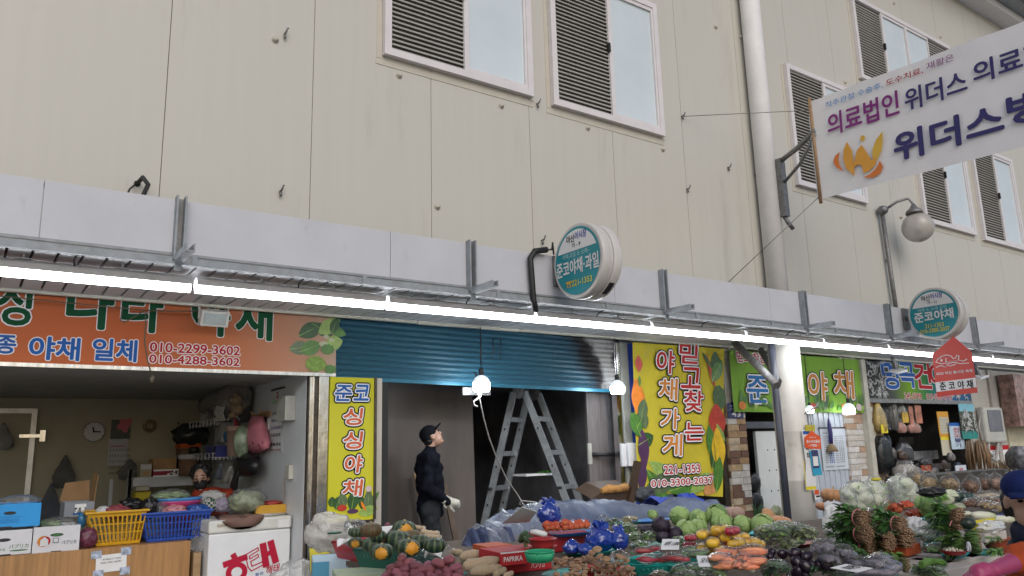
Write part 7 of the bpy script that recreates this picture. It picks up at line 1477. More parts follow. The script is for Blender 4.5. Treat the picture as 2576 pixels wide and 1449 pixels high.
cl=[((1000,920),28,.10,'small green cabbage wrapped in film at the back left'),((1225,930),54,.10,'tall pale green cabbage at the left of the heap'),((1585,910),54,.12,'dark leaved cabbage at the top of the heap'),((1410,955),50,.09,'green cabbage between the tall pale one and the dark leaved one'),((1935,1000),60,.05,'green cabbage at the right end below the pumpkins'),((1290,1050),54,.03,'yellowish green cabbage at the front left of the heap'),((1420,1025),44,.05,'dull olive cabbage in the middle of the heap'),((1600,1000),58,.05,'bright veined cabbage at the front of the heap'),((1770,1010),52,.05,'green cabbage right of the bright veined one')]
for i,((x,y),w_,dz,lb_)in enumerate(cl):put(CB[i%3],z4(x,y),w_*.90,TZ+dz,lb_,'green cabbages heaped before the brick pillar',(random.uniform(-.5,.5),random.uniform(-.5,.5),random.uniform(0,6)),.9)
for(x,y),w_,dz,pr,lb_,rt in(((1710,905),56,.05,PU1,'dusky grey pink pumpkin at the foot of the brick pillar',0),((1968,915),50,.03,PU0,'orange pink pumpkin lying before the narrow doorway',1.1),((2105,985),56,.0,PU0,'peach pumpkin at the foot of the round column',.2)):put(pr,z4(x,y),w_,TZ+dz,lb_,'pumpkins around the column foot',(rt,0,.3),.66)
for(x,y),w_,dz,lb_,rt in(((545,755),62,.12,'orange pumpkin resting atop others right of the column',.15),((460,850),34,.02,'pinkish pumpkin half hidden right of the column foot',.1),((760,850),38,.02,'small round orange pumpkin beside the white plastic bag',.1)):put(PU0,z5(x,y),w_,TZ+dz,lb_,'pumpkins around the column foot',(rt,0,.8),.66)
oval('long teal tray under the red pepper packs',z4(1060,1330),150,tealp,TZ,.09,.5);rect_tray('teal slotted basket in front of the pepper packs',z4(890,1440),z4(1120,1420),.25,.05,tealp);rect_tray('teal slotted basket under the green cucumber packs',z4(1180,1420),z4(1380,1370),.25,.05,tealp)
for i,(x,y,w_,yaw,lb_)in enumerate(((935,1230,38,-.6,'pack of red peppers at the upper left'),(1040,1210,36,.3,'pack of red peppers behind the price card'),(985,1300,46,-.2,'pack of red peppers at the lower left'),(1100,1295,40,-1.0,'pack of red peppers in the middle'),(1190,1290,46,-.9,'pack of red peppers under the price card'),(1255,1300,38,-1.0,'pack of red peppers at the right end'))):pack(lb_+' of the teal tray',z4(x,y),w_*1.3,TZ+.10+.0003*(1330-y),'pepper',5,yaw,.34,.6,redp,film,'red pepper packs in the teal tray',seed=i)
for i,(x,y,w_)in enumerate(((870,1250,26),(1330,1220,44),(1400,1260,50),(1450,1240,44),(1300,1250,40))):pack(('pack of slim green chillies left of the red pepper packs','pack of small cucumbers behind the others in the teal basket','pack of small cucumbers at the front of the teal basket','pack of small cucumbers at the right of the teal basket','pack of small cucumbers touching the red peppers')[i],z4(x,y),w_,TZ+.09,'cucumber',6,-.7+.3*i,.34,.6,cuc,film,seed=20+i)
for i,(x,y,w_)in enumerate(((1255,1390,58),(1380,1375,60),(1490,1400,52),(1330,1440,60),(1450,1445,56),(1250,1449,50))):pack('pack of cucumbers in the front row, %s'%('at its left','behind the price card','at its right end','low in its middle','low at its right','low at its left')[i],z4(x,y),w_,TZ+.03+.0003*(1449-y),'cucumber',5,.2+.2*i,.34,.6,cuc,film,'cucumber packs at the stall front',seed=30+i)
bp=[(1350,1120,30,'r',.12),(1340,1185,34,'r',.06),(1450,1090,40,'y',.13),(1520,1085,34,'y',.13),(1610,1050,44,'y',.16),(1700,1060,40,'r',.16),(1530,1160,44,'y',.09),(1640,1110,40,'y',.12),(1680,1180,40,'r',.07),(1440,1215,44,'y',.04),(1510,1230,36,'y',.03),(1740,1170,46,'y',.08),(1620,1215,44,'y',.05),(1850,1160,46,'y',.07),(1920,1180,40,'y',.05),(1770,1110,36,'y',.11)]
wh=('leftmost and topmost','left, above the pepper packs','back left, in double wrap','back row beside double wrap one','topmost at the back','back right under the veined cabbage','centre left','centre, just under the topmost','centre right','front left','front left, smaller','right of centre','front, over the carrots','far right','outermost right','upper right')
for i,(x,y,w_,k,dz)in enumerate(bp):pack('%s pack of %s bell peppers'%(wh[i],'yellow' if k=='y' else 'red'),z4(x,y),w_*1.2,TZ+dz,'bellpepper',2,random.uniform(-.8,.8),.42,.7,yelp if k=='y' else redp,film,'bell pepper packs in the middle of the stall',seed=40+i)
for i,(x,y,w_,yaw,lb_)in enumerate(((1640,1235,50,-.8,'pack of carrots at the top left'),(1745,1240,50,-.2,'pack of carrots at the top middle'),(1840,1355,50,-.3,'small pack of carrots lowest at the right'),(1640,1355,50,-.9,'small pack of carrots lowest at the left'),(1870,1225,66,-.5,'long pack of carrots at the top right'),(1600,1290,58,-1.05,'pack of carrots at the left end'),(1690,1320,56,-.5,'pack of carrots in the middle front'),(1800,1290,60,.6,'pack of carrots in the middle back'),(1890,1310,58,-.6,'pack of carrots at the right end'),(1780,1350,56,.2,'pack of carrots lowest in the front'))):pack(lb_+' of the carrot row',z4(x,y),w_*1.1,TZ+.10+.0004*(1350-y),'carrot',4,yaw,.34,.6,carr,film,'carrot packs at the stall front',seed=60+i)
m=MB();c,r=seat(z4(1710,1462),44,TZ,.4);m.tube([c+V((-r,.05,.06)),c+V((-r*.3,.02,.09)),c+V((r*.5,-.05,.08)),c+V((r,-.1,.05))],[r*.3,r*.42,r*.4,r*.2],16);tag(obj('white_gourd',m,mat('pale_gourd',(.60,.60,.47),.4,var=.06)),'pale white gourd at the bottom edge in front of the carrots','gourd')
pack('clear pack of cream cauliflower pieces at the bottom edge',z4(1080,1440),56,TZ,'sprout',3,mm=mat('cream_floret',(.52,.45,.30),.6,var=.2,scale=20),seed=70)
# price cards
def card_(label,p4,z,txt,m_=paper,size=(.12,.25,.9,.75),txt2=None):
 pts=[PZ(p,z)for p in p4];O=pts[0];u=pts[1]-pts[0];v=pts[3]-pts[0];v=v-u.normalized()*v.dot(u.normalized());f=Frame(O,u,v);T=thing('price_card',label,'price card',O);m=MB();m.use(m_);W_,H_=u.length,v.length;tilt=Matrix.Rotation(.06,3,u.normalized())
 f=Frame(O,u,tilt@v);m.prism([f.P(0,0),f.P(W_,0),f.P(W_,H_),f.P(0,H_)],f.n,.002);obj('card',m,None,T);m=MB();letters(m,txt,f,(size[0]*W_,size[1]*H_,size[2]*W_,size[3]*H_),ink,.015,.004,shear=.15)
 if txt2:letters(m,txt2,f,(.35*W_,.02*H_,.65*W_,.28*H_),ink,.015,.004)
 obj('handwriting',m,None,T)
card_('white price card lying on the red pepper packs',[z4(1090,1225),z4(1245,1225),z4(1180,1150),z4(1060,1165)],TZ+.2,'비트 1.000',size=(.1,.3,.92,.72));card_('small yellow topped price card among the cucumber packs',[z4(1415,1370),z4(1512,1370),z4(1512,1300),z4(1415,1305)],TZ+.15,'오이');card_('white handwritten card lying on the bagged aubergines',[z5(765,1420),z5(895,1385),z5(820,1318),z5(700,1355)],TZ+.16,'쑥부쟁이')
# TARP along the back
tarp=mat('blue_grey_tarp',(.075,.10,.165),.45,var=.3,scale=4,bump=.5,bscale=9,spec=.4,dirt_reflection=((.26,.28,.33),6,.62))
def ridge(name,label,pts,r,mm,seed,cat,z0=TZ-.3,wid=.28):
 m=MB();rs=[]
 P=[PY(p,y)for p,y in pts];n=110
 for i in range(n+1):
  t=i/n*(len(P)-1);k=min(int(t),len(P)-2);c=P[k].lerp(P[k+1],t-k);row=[]
  for j in range(12):
   a=j/11*math.pi*1.15-.1;q=1+.18*noise.noise(V((i*.09,j*.5,seed)))+.05*noise.noise(V((i*.27,j*1.1,seed)))+.04*noise.noise(V((i*.9,j*1.7,seed)));row.append(V((c.x,c.y-math.cos(a)*wid*q,z0+(c.z-z0)*max(-.1,math.sin(a))*q)))
  rs.append(row)
 L=[[m.b.verts.new(p)for p in r_]for r_ in rs]
 for a,b_ in zip(L,L[1:]):
  for j in range(11):m.face([a[j],a[j+1],b_[j+1],b_[j]],True)
 return tag(obj(name,m,mm),label,cat)
ridge('plastic_tarp','long crinkled blue grey tarp bundled along the back of the stall',[(z3(1290,1120),-1.95),(z3(1400,1040),-1.8),(z4(0,850),-1.7),(z4(130,805),-1.6),(z4(400,790),-1.55),(z4(700,820),-1.55),(z4(1000,845),-1.5),(z4(1300,800),-1.5),(z4(1500,790),-1.5),(z4(1600,850),-1.5)],.2,tarp,3,'tarp')
ridge('clear_sheet','clear plastic sheet draped over the left end of the blue grey tarp',[(z3(1300,1110),-2.2),(z3(1420,1030),-2.0),(z3(1600,960),-1.9),(z3(1800,890),-1.85)],.2,plastic('tarp_film',(.42,.46,.54),.22,.3,.2,4,.25,.3),8,'sheet',wid=.35)
ridge('navy_tarp','dark navy tarp hanging at the left end of the stall back',[(z3(1215,1250),-2.3),(z3(1280,1100),-2.2),(z3(1400,1105),-2.2),(z3(1530,1090),-2.2)],.2,mat('navy_tarp',(.03,.045,.11),.5,var=.3,bump=.5,bscale=10),5,'tarp',TZ-.5,.2)
P=[PZ(z3(*p),z)for p,z in(((1485,1050),1.12),((1690,1040),1.10),((1750,960),1.22),((1640,925),1.26))];m=MB();n_=(P[1]-P[0]).cross(P[3]-P[0]).normalized();m.prism(P,n_,.003);T=tag(obj('paper_sheet',m,paper),'white paper sheet lying on the clear plastic by the blue bag','paper')
P=PY((1560,1228),-.9);m=MB();m.use(mat('old_brown_vinyl',(.06,.035,.02),.5)).prism([PY(z4(500,790),-1.0),PY(z4(810,800),-1.0),PY(z4(850,700),-1.0),PY(z4(600,720),-1.0),PY(z4(560,750),-1.0)],(0,1,.3),.3);m.box(PY(z4(850,680),-1.02),(.07,.06,.55),Matrix.Rotation(.35,3,'Y'));m.use(mat('torn_foam',(.42,.21,.06),.8,var=.5,scale=14,bump=1)).tube([PY(z4(580,725),-1.0),PY(z4(640,705),-1.0),PY(z4(720,708),-1.02),PY(z4(790,690),-1.0)],[.03,.05,.04,.05],8);tag(obj('broken_chair',m),'broken brown chair with torn foam leaning behind the tarp','chair')
film_heap('dark grey crumpled cloth under the yellow banner behind the tarp',z4(950,760),64,40,TZ+.02,mat('charcoal_cloth',(.035,.038,.045),.7,bump=.5,bscale=12),'grey_cloth','cloth',12)
ridge('blue_tarp','bright blue tarp strip below the foot of the yellow banner',[(z4(1000,790),-1.0),(z4(1090,775),-.95),(z4(1250,770),-.9),(z4(1400,765),-.9)],.2,mat('blue_tarp_sheet',(.02,.05,.32),.5),6,'tarp')
# RIGHT PART
oval('red tray peeking from under the pale greens by the column',z5(240,1180),120,redpl,TZ,.05,.5)
for i,(x,y,w_,mm,lb_)in enumerate(((2030,1110,60,0,'large clear pack of pale greens left of the spinach'),(2110,1040,60,1,'clear pack of leafy greens at the foot of the column'),(2150,1170,66,2,'clear pack of pale napa leaves above the aubergines'))):pack(lb_,z4(x,y),w_,TZ+.05+.05*(i==1),'leaf',4,.3*i,.5,.8,(spl2,mat('soft_green_leaf',(.22,.36,.13)),mat('pale_napa_leaf',(.36,.42,.18),.5,var=.4,scale=9))[mm],film,seed=80+i)
for i,(x,y,w_)in enumerate(((140,1030,66),(250,1060,70),(340,1080,62),(80,1090,66),(200,1130,74))):pack('pack of long green vegetables in clear film, %s by the column foot'%('at the back','second from the back','rightmost','leftmost','at the front')[i],z5(x,y),w_,TZ+.09-.01*i,'cucumber',5,.4+.2*i,.4,.7,mat('mid_green_stalk',(.19,.29,.13),.45,var=.5,scale=14),film,seed=90+i)
film_heap('white translucent plastic bag standing upright left of the spinach bundles',z5(575,980),82,100,TZ+.03,plastic('white_bag_film',(.86,.87,.88),.6,.2,.4,6,.3),seed=13,amp=.3,dep=.5)
# big milky bags of napa
for i,(x,y,w_,h_,lb_)in enumerate(((1130,700,84,78,'milky bag of napa cabbage at the right of the row'),(1180,720,70,80,'milky bag of napa cabbage at the far right with knotted top'),(900,740,80,84,'milky bag of napa cabbage second from the left'),(760,760,96,84,'milky bag of napa cabbage leftmost beside the pumpkin'))):
 c,r=seat(z5(x,y),w_,TZ+.12,h_/w_);T=thing('napa_bag',lb_,'bag',c,'milky bags of napa cabbage beside the column');rnd=random.Random(i);h=r*2*h_/w_;m=MB()
 for k in range(5):m.use(whiteveg).ball(c+V((rnd.uniform(-.4,.4)*r,rnd.uniform(-.3,.3)*r,h*(.18+.13*k))),(r*.5,r*.45,h*.2),3,lambda v:1+.2*noise.noise(v*3))
 for k in range(40):a=rnd.uniform(0,6.28);m.use(napg if k%2 else whiteveg).leaf(c+V((rnd.uniform(-.5,.5)*r,rnd.uniform(-.3,.3)*r-.1*r,h*rnd.uniform(.1,.75))),V((math.cos(a),-.5,rnd.uniform(-.2,.9))),V((0,-1,.4)),r*.5,r*.28,.3,.3)
 obj('napa_leaves',m,None,T);m=MB();m.ball(c+V((0,0,h*.46)),(r,r*.8,h*.52),4,lambda v:1+.16*noise.noise(v*2+V((i*4,0,0)))+.10*noise.noise(V((v.x*8,v.y*8,v.z*2+i)))-.14*max(0,v.z)**2+.10*max(0,v.z)**10);
 if i==1:m.tube([c+V((0,0,h*.95)),c+V((.02,0,h*1.08)),c+V((.04,0,h*1.2))],[r*.25,r*.08,r*.2],10)
 obj('milky_film',m,filmb,T)
P,r=seat(z5(920,605),34,TZ+.62,.3);m=MB();m.ball(P,(r,r*.6,r*.25),3,lambda v:1+.1*noise.noise(v*3));tag(obj('yellow_cloth',m,mat('bright_yellow_cloth',(.58,.50,.03),.6)),'bright yellow cloth lying on top of the milky bags','cloth')
stall_box('wooden crate board under the milky napa bags',z5(1010,890),.7,.5,.1,mat('crate_wood',(.20,.125,.07)),z=TZ,nm='wooden_crate',yaw=-.3)
# spinach bundles
def bundle(label,p,wpx,z,seed,dirv=V((.05,.95,.10)),leafm=spl,ends=spst,group='spinach bundles with brown stem ends',nst=90,nlf=150,Lr=2.6,band=True,hr=.9,name='greens_bundle'):
 c,r=seat(p,wpx,z,hr);rnd=random.Random(seed);T=thing(name,label,'greens',c,group);d=dirv.normalized();fc=c+V((0,0,r*.9));a=d.cross(V((0,0,1))).normalized();b_=a.cross(d)
 m=MB();tipm=mat('cut_stem_tip',(.44,.30,.19),.7,var=.4,scale=40)
 for k in range(nst):
  q=math.sqrt((k+.5)/nst)*.95;t=k*2.399;o=fc+(a*math.cos(t)+b_*math.sin(t)*.85)*r*q+V((rnd.uniform(-1,1),rnd.uniform(-1,1),rnd.uniform(-1,1)))*r*.04;L_=r*rnd.uniform(.5,.7);j=V((rnd.uniform(-1,1),rnd.uniform(-1,1),rnd.uniform(-1,1)))*r*.05
  q0=o-d*r*rnd.uniform(.02,.16)+j;m.use(ends).tube([q0,o+d*L_*.4,o+d*L_*1.3-(o-fc)*.25],[r*.058,r*.066,r*.045],5);m.use(tipm).tube([q0-d*r*.035,q0-d*r*.004],[r*.040,r*.058],5)
 obj('stem_ends',m,None,T);m=MB();m.use(spsg)
 for k in range(34):
  t=rnd.uniform(0,6.28);q=math.sqrt(rnd.random())*.8;o=fc+(a*math.cos(t)+b_*math.sin(t))*r*q;m.tube([o+d*r*.5,o*.6+fc*.4+d*r*.95,o+d*r*1.6+(o-fc)*.4],[r*.045,r*.04,r*.02],4)
 obj('stalks',m,None,T);m=MB();m.use(leafm)
 for k in range(nlf):
  t=rnd.uniform(0,6.28);s_=rnd.random();sp=.62+.6*s_;o=fc+d*r*(1.0+s_*(Lr-1.1))+(a*math.cos(t)+b_*math.sin(t))*r*sp*math.sqrt(rnd.random())*1.0;dd=d*rnd.uniform(.3,1)+(a*math.cos(t)+b_*math.sin(t))*rnd.uniform(.1,.9)+V((0,0,rnd.uniform(-.3,.2)));m.leaf(o,dd,V((rnd.uniform(-.6,.6),rnd.uniform(-.6,.6),1)),r*rnd.uniform(.6,1.0),r*rnd.uniform(.36,.58),rnd.uniform(.1,.6),rnd.uniform(.1,.4))
 obj('leaves',m,None,T)
 if band:
  m=MB();m.tube([fc+d*r*.85+(a*math.cos(t)+b_*math.sin(t)*.9)*r*.86 for t in[j*math.pi/9 for j in range(18)]],r*.06,6,closed=True);q=fc+d*r*.85+V((0,-.2,.9))*r*.9
  for s_ in(-1,1):m.leaf(q,V((s_*.5,-.6,-.5)),V((0,-1,.2)),r*.6,r*.14,.5,.1)
  obj('band',m,bandm,T)
 return T
dl=V((.05,.95,.10))
for i,(x,y,w_,dz,lb_)in enumerate(((1150,1010,42,.20,'spinach bundle at the top right of the stack'),(1640,935,42,.20,'spinach bundle standing apart near the cabbages'),(830,960,46,.22,'spinach bundle at the top left of the stack with pink band'),(1010,1050,50,.12,'spinach bundle in the middle of the stack facing front'),(1200,1130,54,.05,'large spinach bundle at the lower right of the stack'),(850,1095,50,.10,'spinach bundle in the middle left of the stack with pink band'),(1045,1165,48,.04,'spinach bundle low in the middle of the stack'),(890,1195,46,.02,'spinach bundle lowest left of the stack with red pink band'),(1655,1045,42,.08,'spinach bundle by the dark green squashes with thin pink band'))):bundle(lb_,z5(x,y),w_*1.1,TZ+dz,100+i,dl if i not in(1,8)else V((.05,.95,.12)),band=i in(0,2,5,7,8),nst=70,nlf=130)
for i,(x,y)in enumerate(((640,960),(600,1060),(640,1170),(760,1250),(700,1080),(580,990))):
 c,r=seat(z5(x,y),60,TZ+.02+(.14 if i in(0,5)else .06),.5);m=MB();rnd=random.Random(200+i)
 for k in range(110):a=rnd.uniform(0,6.28);e=rnd.random();m.leaf(c+V((r*e*math.cos(a),r*.7*e*math.sin(a),r*rnd.uniform(.1,.9)*(1.1-e))),V((math.cos(a),math.sin(a)-.5,rnd.uniform(-.2,.6))),V((rnd.uniform(-.5,.5),-.4,1)),r*rnd.uniform(.36,.55),r*rnd.uniform(.2,.32),rnd.uniform(.1,.5),.25)
 tag(obj('loose_leaves',m,spl),('mass of spinach leaves at the back left of the stack','mass of dark leaves at the left edge of the spinach','mass of dark leaves at the lower left of the spinach','mass of dark leaves at the bottom of the spinach','mass of dark leaves inside the left half of the stack','mass of dark leaves beside the white upright bag')[i],'greens')
def leafpile(label,p,wpx,z,mm,n=40,seed=0,up=.5,L_=.9,W_=.5,name='leaf_pile',hr=.4,filmm=None):
 c,r=seat(p,wpx,z,hr);m=MB();m.use(mm);rnd=random.Random(seed)
 for k in range(n):a=rnd.uniform(0,6.28);e=rnd.random()*.6;m.leaf(c+V((r*e*math.cos(a),r*.6*e*math.sin(a),r*rnd.uniform(.1,.6)*hr*2)),V((math.cos(a),math.sin(a)*.6,rnd.uniform(-.1,up))),V((rnd.uniform(-.4,.4),-.3,1)),r*L_*rnd.uniform(.6,1),r*W_*rnd.uniform(.6,1),rnd.uniform(.1,.6),.25,4)
 return tag(obj(name,m),label,'greens')
leafpile('bright green lettuce leaves behind the spinach bundles',z5(1010,925),62,TZ+.18,spl2,50,1);leafpile('flat bright green leaves wrapped at the foot of the spinach',z5(1060,1262),70,TZ+.01,spl2,44,2,.1,1.1,.45)
onion_net('red net of onions lying on top of two others',z5(1175,830),52,TZ+.26,8,4,1);onion_net('red net of onions with yellow cord at the left below the top one',z5(1090,890),34,TZ+.12,5,2,0);onion_net('red net of onions at the lower right with a white label',z5(1260,905),64,TZ+.10,8,4,2)
oval('cyan oval tray under the onion nets on the right',z5(1290,965),72,cyanpl,TZ+.05,.08,.5)
for(x,y),w_,dz,lb_ in(((1330,830),44,.16,'green cabbage behind the right onion nets'),((1375,880),48,.10,'open leaved green cabbage right of the onion nets')):put(CB[0 if dz>.12 else 2],z5(x,y),w_,TZ+dz,lb_,'green cabbages by the right onion nets',(.3,.2,1),.9)
def napa(label,p,wpx,z,yaw,seed):
 c,r=seat(p,wpx,z,.42);T=thing('napa_cabbage',label,'cabbage',c,'napa cabbages at the right');R=Matrix.Rotation(yaw,3,'Z');rnd=random.Random(seed);m=MB();m.use(napw).ball(c+R@V((r*.15,0,r*.4)),(r*.75,r*.42,r*.40),4,lambda v:1+.06*noise.noise(v*3),R);obj('head',m,None,T);m=MB()
 for k in range(60):a=rnd.uniform(-1.5,1.5);t=rnd.uniform(-.5,.45);o=c+R@V((t*r,math.sin(a)*r*.40,r*.42+math.cos(a)*r*.36));m.use(napg if t<.2 else napw);m.leaf(o,R@V((-1,.3*math.sin(a),rnd.uniform(-.05,.25))),V((0,math.sin(a),math.cos(a))),r*rnd.uniform(.5,.8),r*.36,.12,.3,4)
 obj('leaves',m,None,T);m=MB()
 for k in range(7):a=-1.2+.4*k;m.tube([c+R@V((t*r,math.sin(a)*r*.44,r*.42+math.cos(a)*r*.43))for t in(.85,.5,.1,-.3)],[r*.10,r*.09,r*.05,r*.01],6)
 obj('ribs',m,napw,T)
napa('napa cabbage on top with leafy green end to the left',z5(1490,785),80,TZ+.22,-.25,1);napa('pale napa cabbage below the leafy one',z5(1590,875),56,TZ+.12,-.3,2)
for i,(x,y,L_,yaw,lb_)in enumerate(((1700,915,34,-.1,'short white radish behind the others'),(1835,935,66,-.42,'long white radish in the middle'),(2000,965,58,-.6,'long white radish at the right end'),(1930,1000,50,-.5,'white radish lowest with green shoulder'))):
 c,r=seat(z5(x,y),L_,TZ+.20-.03*i,.3);m=MB();m.tube([(-r*1.0,0,r*.3),(-r*.85,0,r*.3),(-r*.3,0,r*.32),(r*.5,0,r*.31),(r*.95,0,r*.3),(r*1.02,0,r*.3)],[r*.08,r*.24,r*.32,r*.31,r*.22,r*.06],18);o=obj('white_radish',m,dai,None,origin=ORI);o.location=c;o.rotation_euler=(0,.08,yaw);tag(o,lb_+' of the radish pile','radish','white radishes piled at the right')
for i,(x,y,w_,lb_)in enumerate(((1710,990,44,'dark green squash on top of three'),(1740,1055,42,'dark green squash at the lower left of three'),(1805,1045,40,'dark green squash at the lower right of three'))):
 c,r=seat(z5(x,y),w_,TZ+(.18 if i==0 else .10),.7);m=MB();m.ball(c+V((0,0,r*.6)),(r,r*.75,r*.68),3);tag(obj('dark_squash',m,mat('dark_squash_skin',(.022,.035,.024),.35,var=.3,scale=18)),lb_+' by the radishes','squash','dark green squashes by the radishes')
rect_tray('dark green basket below the dark squashes',z5(1590,1165),z5(1750,1130),.3,.10,dkgreen);m=MB();P=PZ(z5(1800,1100),TZ+.1);m.use(MATS['carton_offwhite']).box(P,(.28,.2,.05));m.use(MATS['bright_yellow_cloth']).box(P+V((.02,-.03,.06)),(.26,.02,.07));tag(obj('small_carton',m),'small white carton with a yellow panel beside the dark green basket','box')
film_heap('clear plastic sheet over the radishes at the right',z5(1900,1030),110,30,TZ+.12,MATS['white_bag_film'],'plastic_sheet','sheet',15,.3,dep=.5)
film_heap('white bag edge wrapped behind the lower right spinach bundle',z5(1270,1080),60,80,TZ+.0,MATS['white_bag_film'],'plastic_bag','bag',16,.3)
oval('cyan tray below the packs right of the spinach',z5(1380,1175),60,cyanpl,TZ,.06,.5)
for i,(x,y,w_)in enumerate(((1360,1020,64),(1330,1090,60),(1420,1120,62),(1530,1110,42))):pack('clear pack of dark cucumbers right of the spinach, %s'%('at the back','at the left','in front','rightmost')[i],z5(x,y),w_,TZ+.10-.03*(i>0),'cucumber',5,-.5+.3*i,.45,.75,mat('grey_green_cucumber',(.12,.17,.11),.4,var=.4,scale=18),filmg,'dark cucumber packs right of the spinach',seed=120+i)
# aubergines
rnd=random.Random(51);oval('red tray under the dark aubergines',z5(180,1440),130,redpl,TZ,.06,.5)
for i,(x,y,w_)in enumerate(((40,1240,28),(135,1255,32),(215,1235,34),(30,1275,28),(330,1280,34),(210,1320,38),(290,1345,38),(400,1355,36),(480,1350,34),(270,1400,36),(215,1415,30),(120,1330,34),(350,1320,30),(430,1330,28),(310,1420,28),(60,1320,30))):
 if i<4:
  pass
 c,r=seat(z5(x,y),w_,TZ+.04+max(0,1420-y)*.0005,.7)
 if i==0:
  T0=thing('round_aubergine','x','aubergine',ORI);m=MB();m.use(aub).ball((0,0,.72),(1,.8,.75),3,lambda v:1+.06*math.cos(3*math.atan2(v.y,v.x)+1));obj('flesh',m,None,T0);m=MB()
  for k in range(5):m.leaf((0,0,1.45),(math.cos(k*1.256),math.sin(k*1.256),-.25),(0,0,1),.5,.35,.3,.1)
  m.tube([(0,0,1.4),(.05,0,1.65)],[.1,.08],6);obj('calyx',m,aub,T0);PROTO.append(T0)
 dup(T0,c,(rnd.uniform(-.9,.9),rnd.uniform(-.9,.9),rnd.uniform(0,6)),r,'glossy dark purple aubergine in the heap on the red tray','dark aubergines heaped at the stall front')
for i,(x,y,w_)in enumerate(((470,1195,74),(640,1225,62),(520,1290,66),(740,1320,60),(900,1330,66),(1040,1360,62),(960,1300,60),(860,1400,66),(1010,1400,60),(690,1270,50))):pack('clear bag of greyish aubergines, %s'%('largest at the back left','right of the largest at the back','just above the dark cucumbers','left of the white card','right of the white card','rightmost by the bunched stems','behind the white card at right','below the white card','front right','small between the back bags and the card')[i],z5(x,y),w_,TZ+.06+max(0,1400-y)*.0004,'aubergine',4,.3+.3*i,.42,.72,aubg,filmg,'bagged aubergines at the stall front',seed=130+i)
for i,(x,y,w_)in enumerate(((600,1400,70),(700,1449,80),(560,1345,50),(950,1440,60))):pack('clear pack of dull green leaves at the stall front, %s'%('left of the white card','at the bottom edge','under the aubergine bags','on the cyan tray')[i],z5(x,y),w_,TZ+.02,'leaf',3,.2*i,.4,.8,mat('dull_leaf',(.16,.25,.13),.5,var=.5,scale=12),filmg,seed=150+i)
oval('cyan oval tray at the bottom edge under the green packs',z5(1010,1449),100,cyanpl,TZ-.02,.06,.5)
for i,(x,y,lb_)in enumerate(((440,1405,'topmost'),(470,1425,'middle'),(430,1445,'lowest'),(540,1440,'rightmost'))):
 c,r=seat(z5(x,y),74,TZ+.06-.012*i,.14);m=MB();m.tube([c+V((-r,0,.02)),c+V((-r*.8,0,.03)),c+V((0,.03,.04)),c+V((r*.85,0,.03)),c+V((r,0,.02))],[r*.05,r*.13,r*.14,r*.12,r*.04],12);tag(obj('dark_cucumber',m,cucd),lb_+' dark cucumber of the loose ones before the aubergines','cucumber','loose dark cucumbers at the stall front')
pack('clear bag of dark herbs at the bottom left of the aubergines',z5(70,1390),80,TZ+.06,'leaf',5,0,.5,.8,spl,filmg,seed=160)
# right front: red box, bunches, bowls
stall_box('small red carton in front of the spinach bundles',z5(1255,1285),.20,.14,.06,boxor,z=TZ+.01,nm='small_carton',yaw=.1)
bundle('bundle of brown green bracken stems at the stall front',z5(1190,1375),44,TZ+.02,301,V((-.3,.9,.1)),mat('bracken',(.07,.085,.025),.6,var=.5,scale=20),mat('bracken_tip',(.09,.085,.03),.7,var=.4,scale=30),None,90,40,2.0,False,.7,'bracken_bundle')
c,r=seat(z5(1370,1330),78,TZ+.06,.3);m=MB();rnd=random.Random(8)
for k in range(110):
 a=rnd.uniform(-.5,.5);y0=rnd.uniform(-.35,.35)*r;m.tube([c+V((-r*.9,y0*.3+rnd.uniform(-.05,.05)*r,rnd.uniform(.05,.35)*r)),c+V((0,y0*.8,rnd.uniform(.2,.5)*r)),c+V((r*.7,y0*1.5,rnd.uniform(.1,.45)*r)),c+V((r*rnd.uniform(.9,1.3),y0*2,rnd.uniform(-.15,.3)*r))],[.006,.005,.004,.001],4)
tag(obj('garlic_chives',m,mat('chive_green',(.12,.26,.05),.45,var=.5,scale=14)),'spread of slender bright green stalks at the stall front','greens');pack('clear wrap of greens under the slender stalks',z5(1370,1400),90,TZ-.01,'leaf',3,0,.3,.7,mat('soft_green_leaf',(.22,.36,.13)),film,seed=170)
pack('clear bag of long green leaves left of the white bean sprouts',z5(1430,1210),70,TZ+.04,'cucumber',6,.3,.3,.6,spl2,film,seed=171)
oval('cyan oval tray under the red bowl of white sprouts',z5(1600,1270),100,cyanpl,TZ+.0,.07,.5);T,c,r=basin('red bowl of white bean sprouts on the cyan tray',z5(1590,1245),66,redpl,TZ+.04,.16);m=MB();rnd=random.Random(12)
for k in range(200):a=rnd.uniform(0,6.28);e=rnd.random();o=c+V((r*.75*e*math.cos(a)-.1*r,r*.6*e*math.sin(a),r*.25+r*.3*(1-e)*rnd.random()));d=V((rnd.uniform(-1,1),rnd.uniform(-1,1),rnd.uniform(-.2,.4)))*r*.12;m.tube([o-d,o+V((0,0,.01)),o+d],.006,4)
tag(obj('bean_sprouts',m,mat('sprout_white',(.62,.58,.46),.5,var=.15)),'pile of white bean sprouts in the red bowl','sprouts')
bundle('bundle of soft green stalks tied with white band on the cyan tray',z5(1800,1200),66,TZ+.04,302,V((-.4,.85,.0)),mat('soft_stalk',(.07,.14,.03),.5,var=.5,scale=16),mat('soft_stalk',(.07,.14,.03)),None,130,90,2.2,False,.55,'stalk_bundle');m=MB();P=PZ(z5(1715,1200),TZ+.12);m.tube([P+V((.012*math.cos(t),.012*math.cos(t),.022*math.sin(t)))for t in[j*math.pi/8 for j in range(16)]],.006,6,closed=True);tag(obj('white_band',m,paper),'white band around the soft green stalk bundle','band')
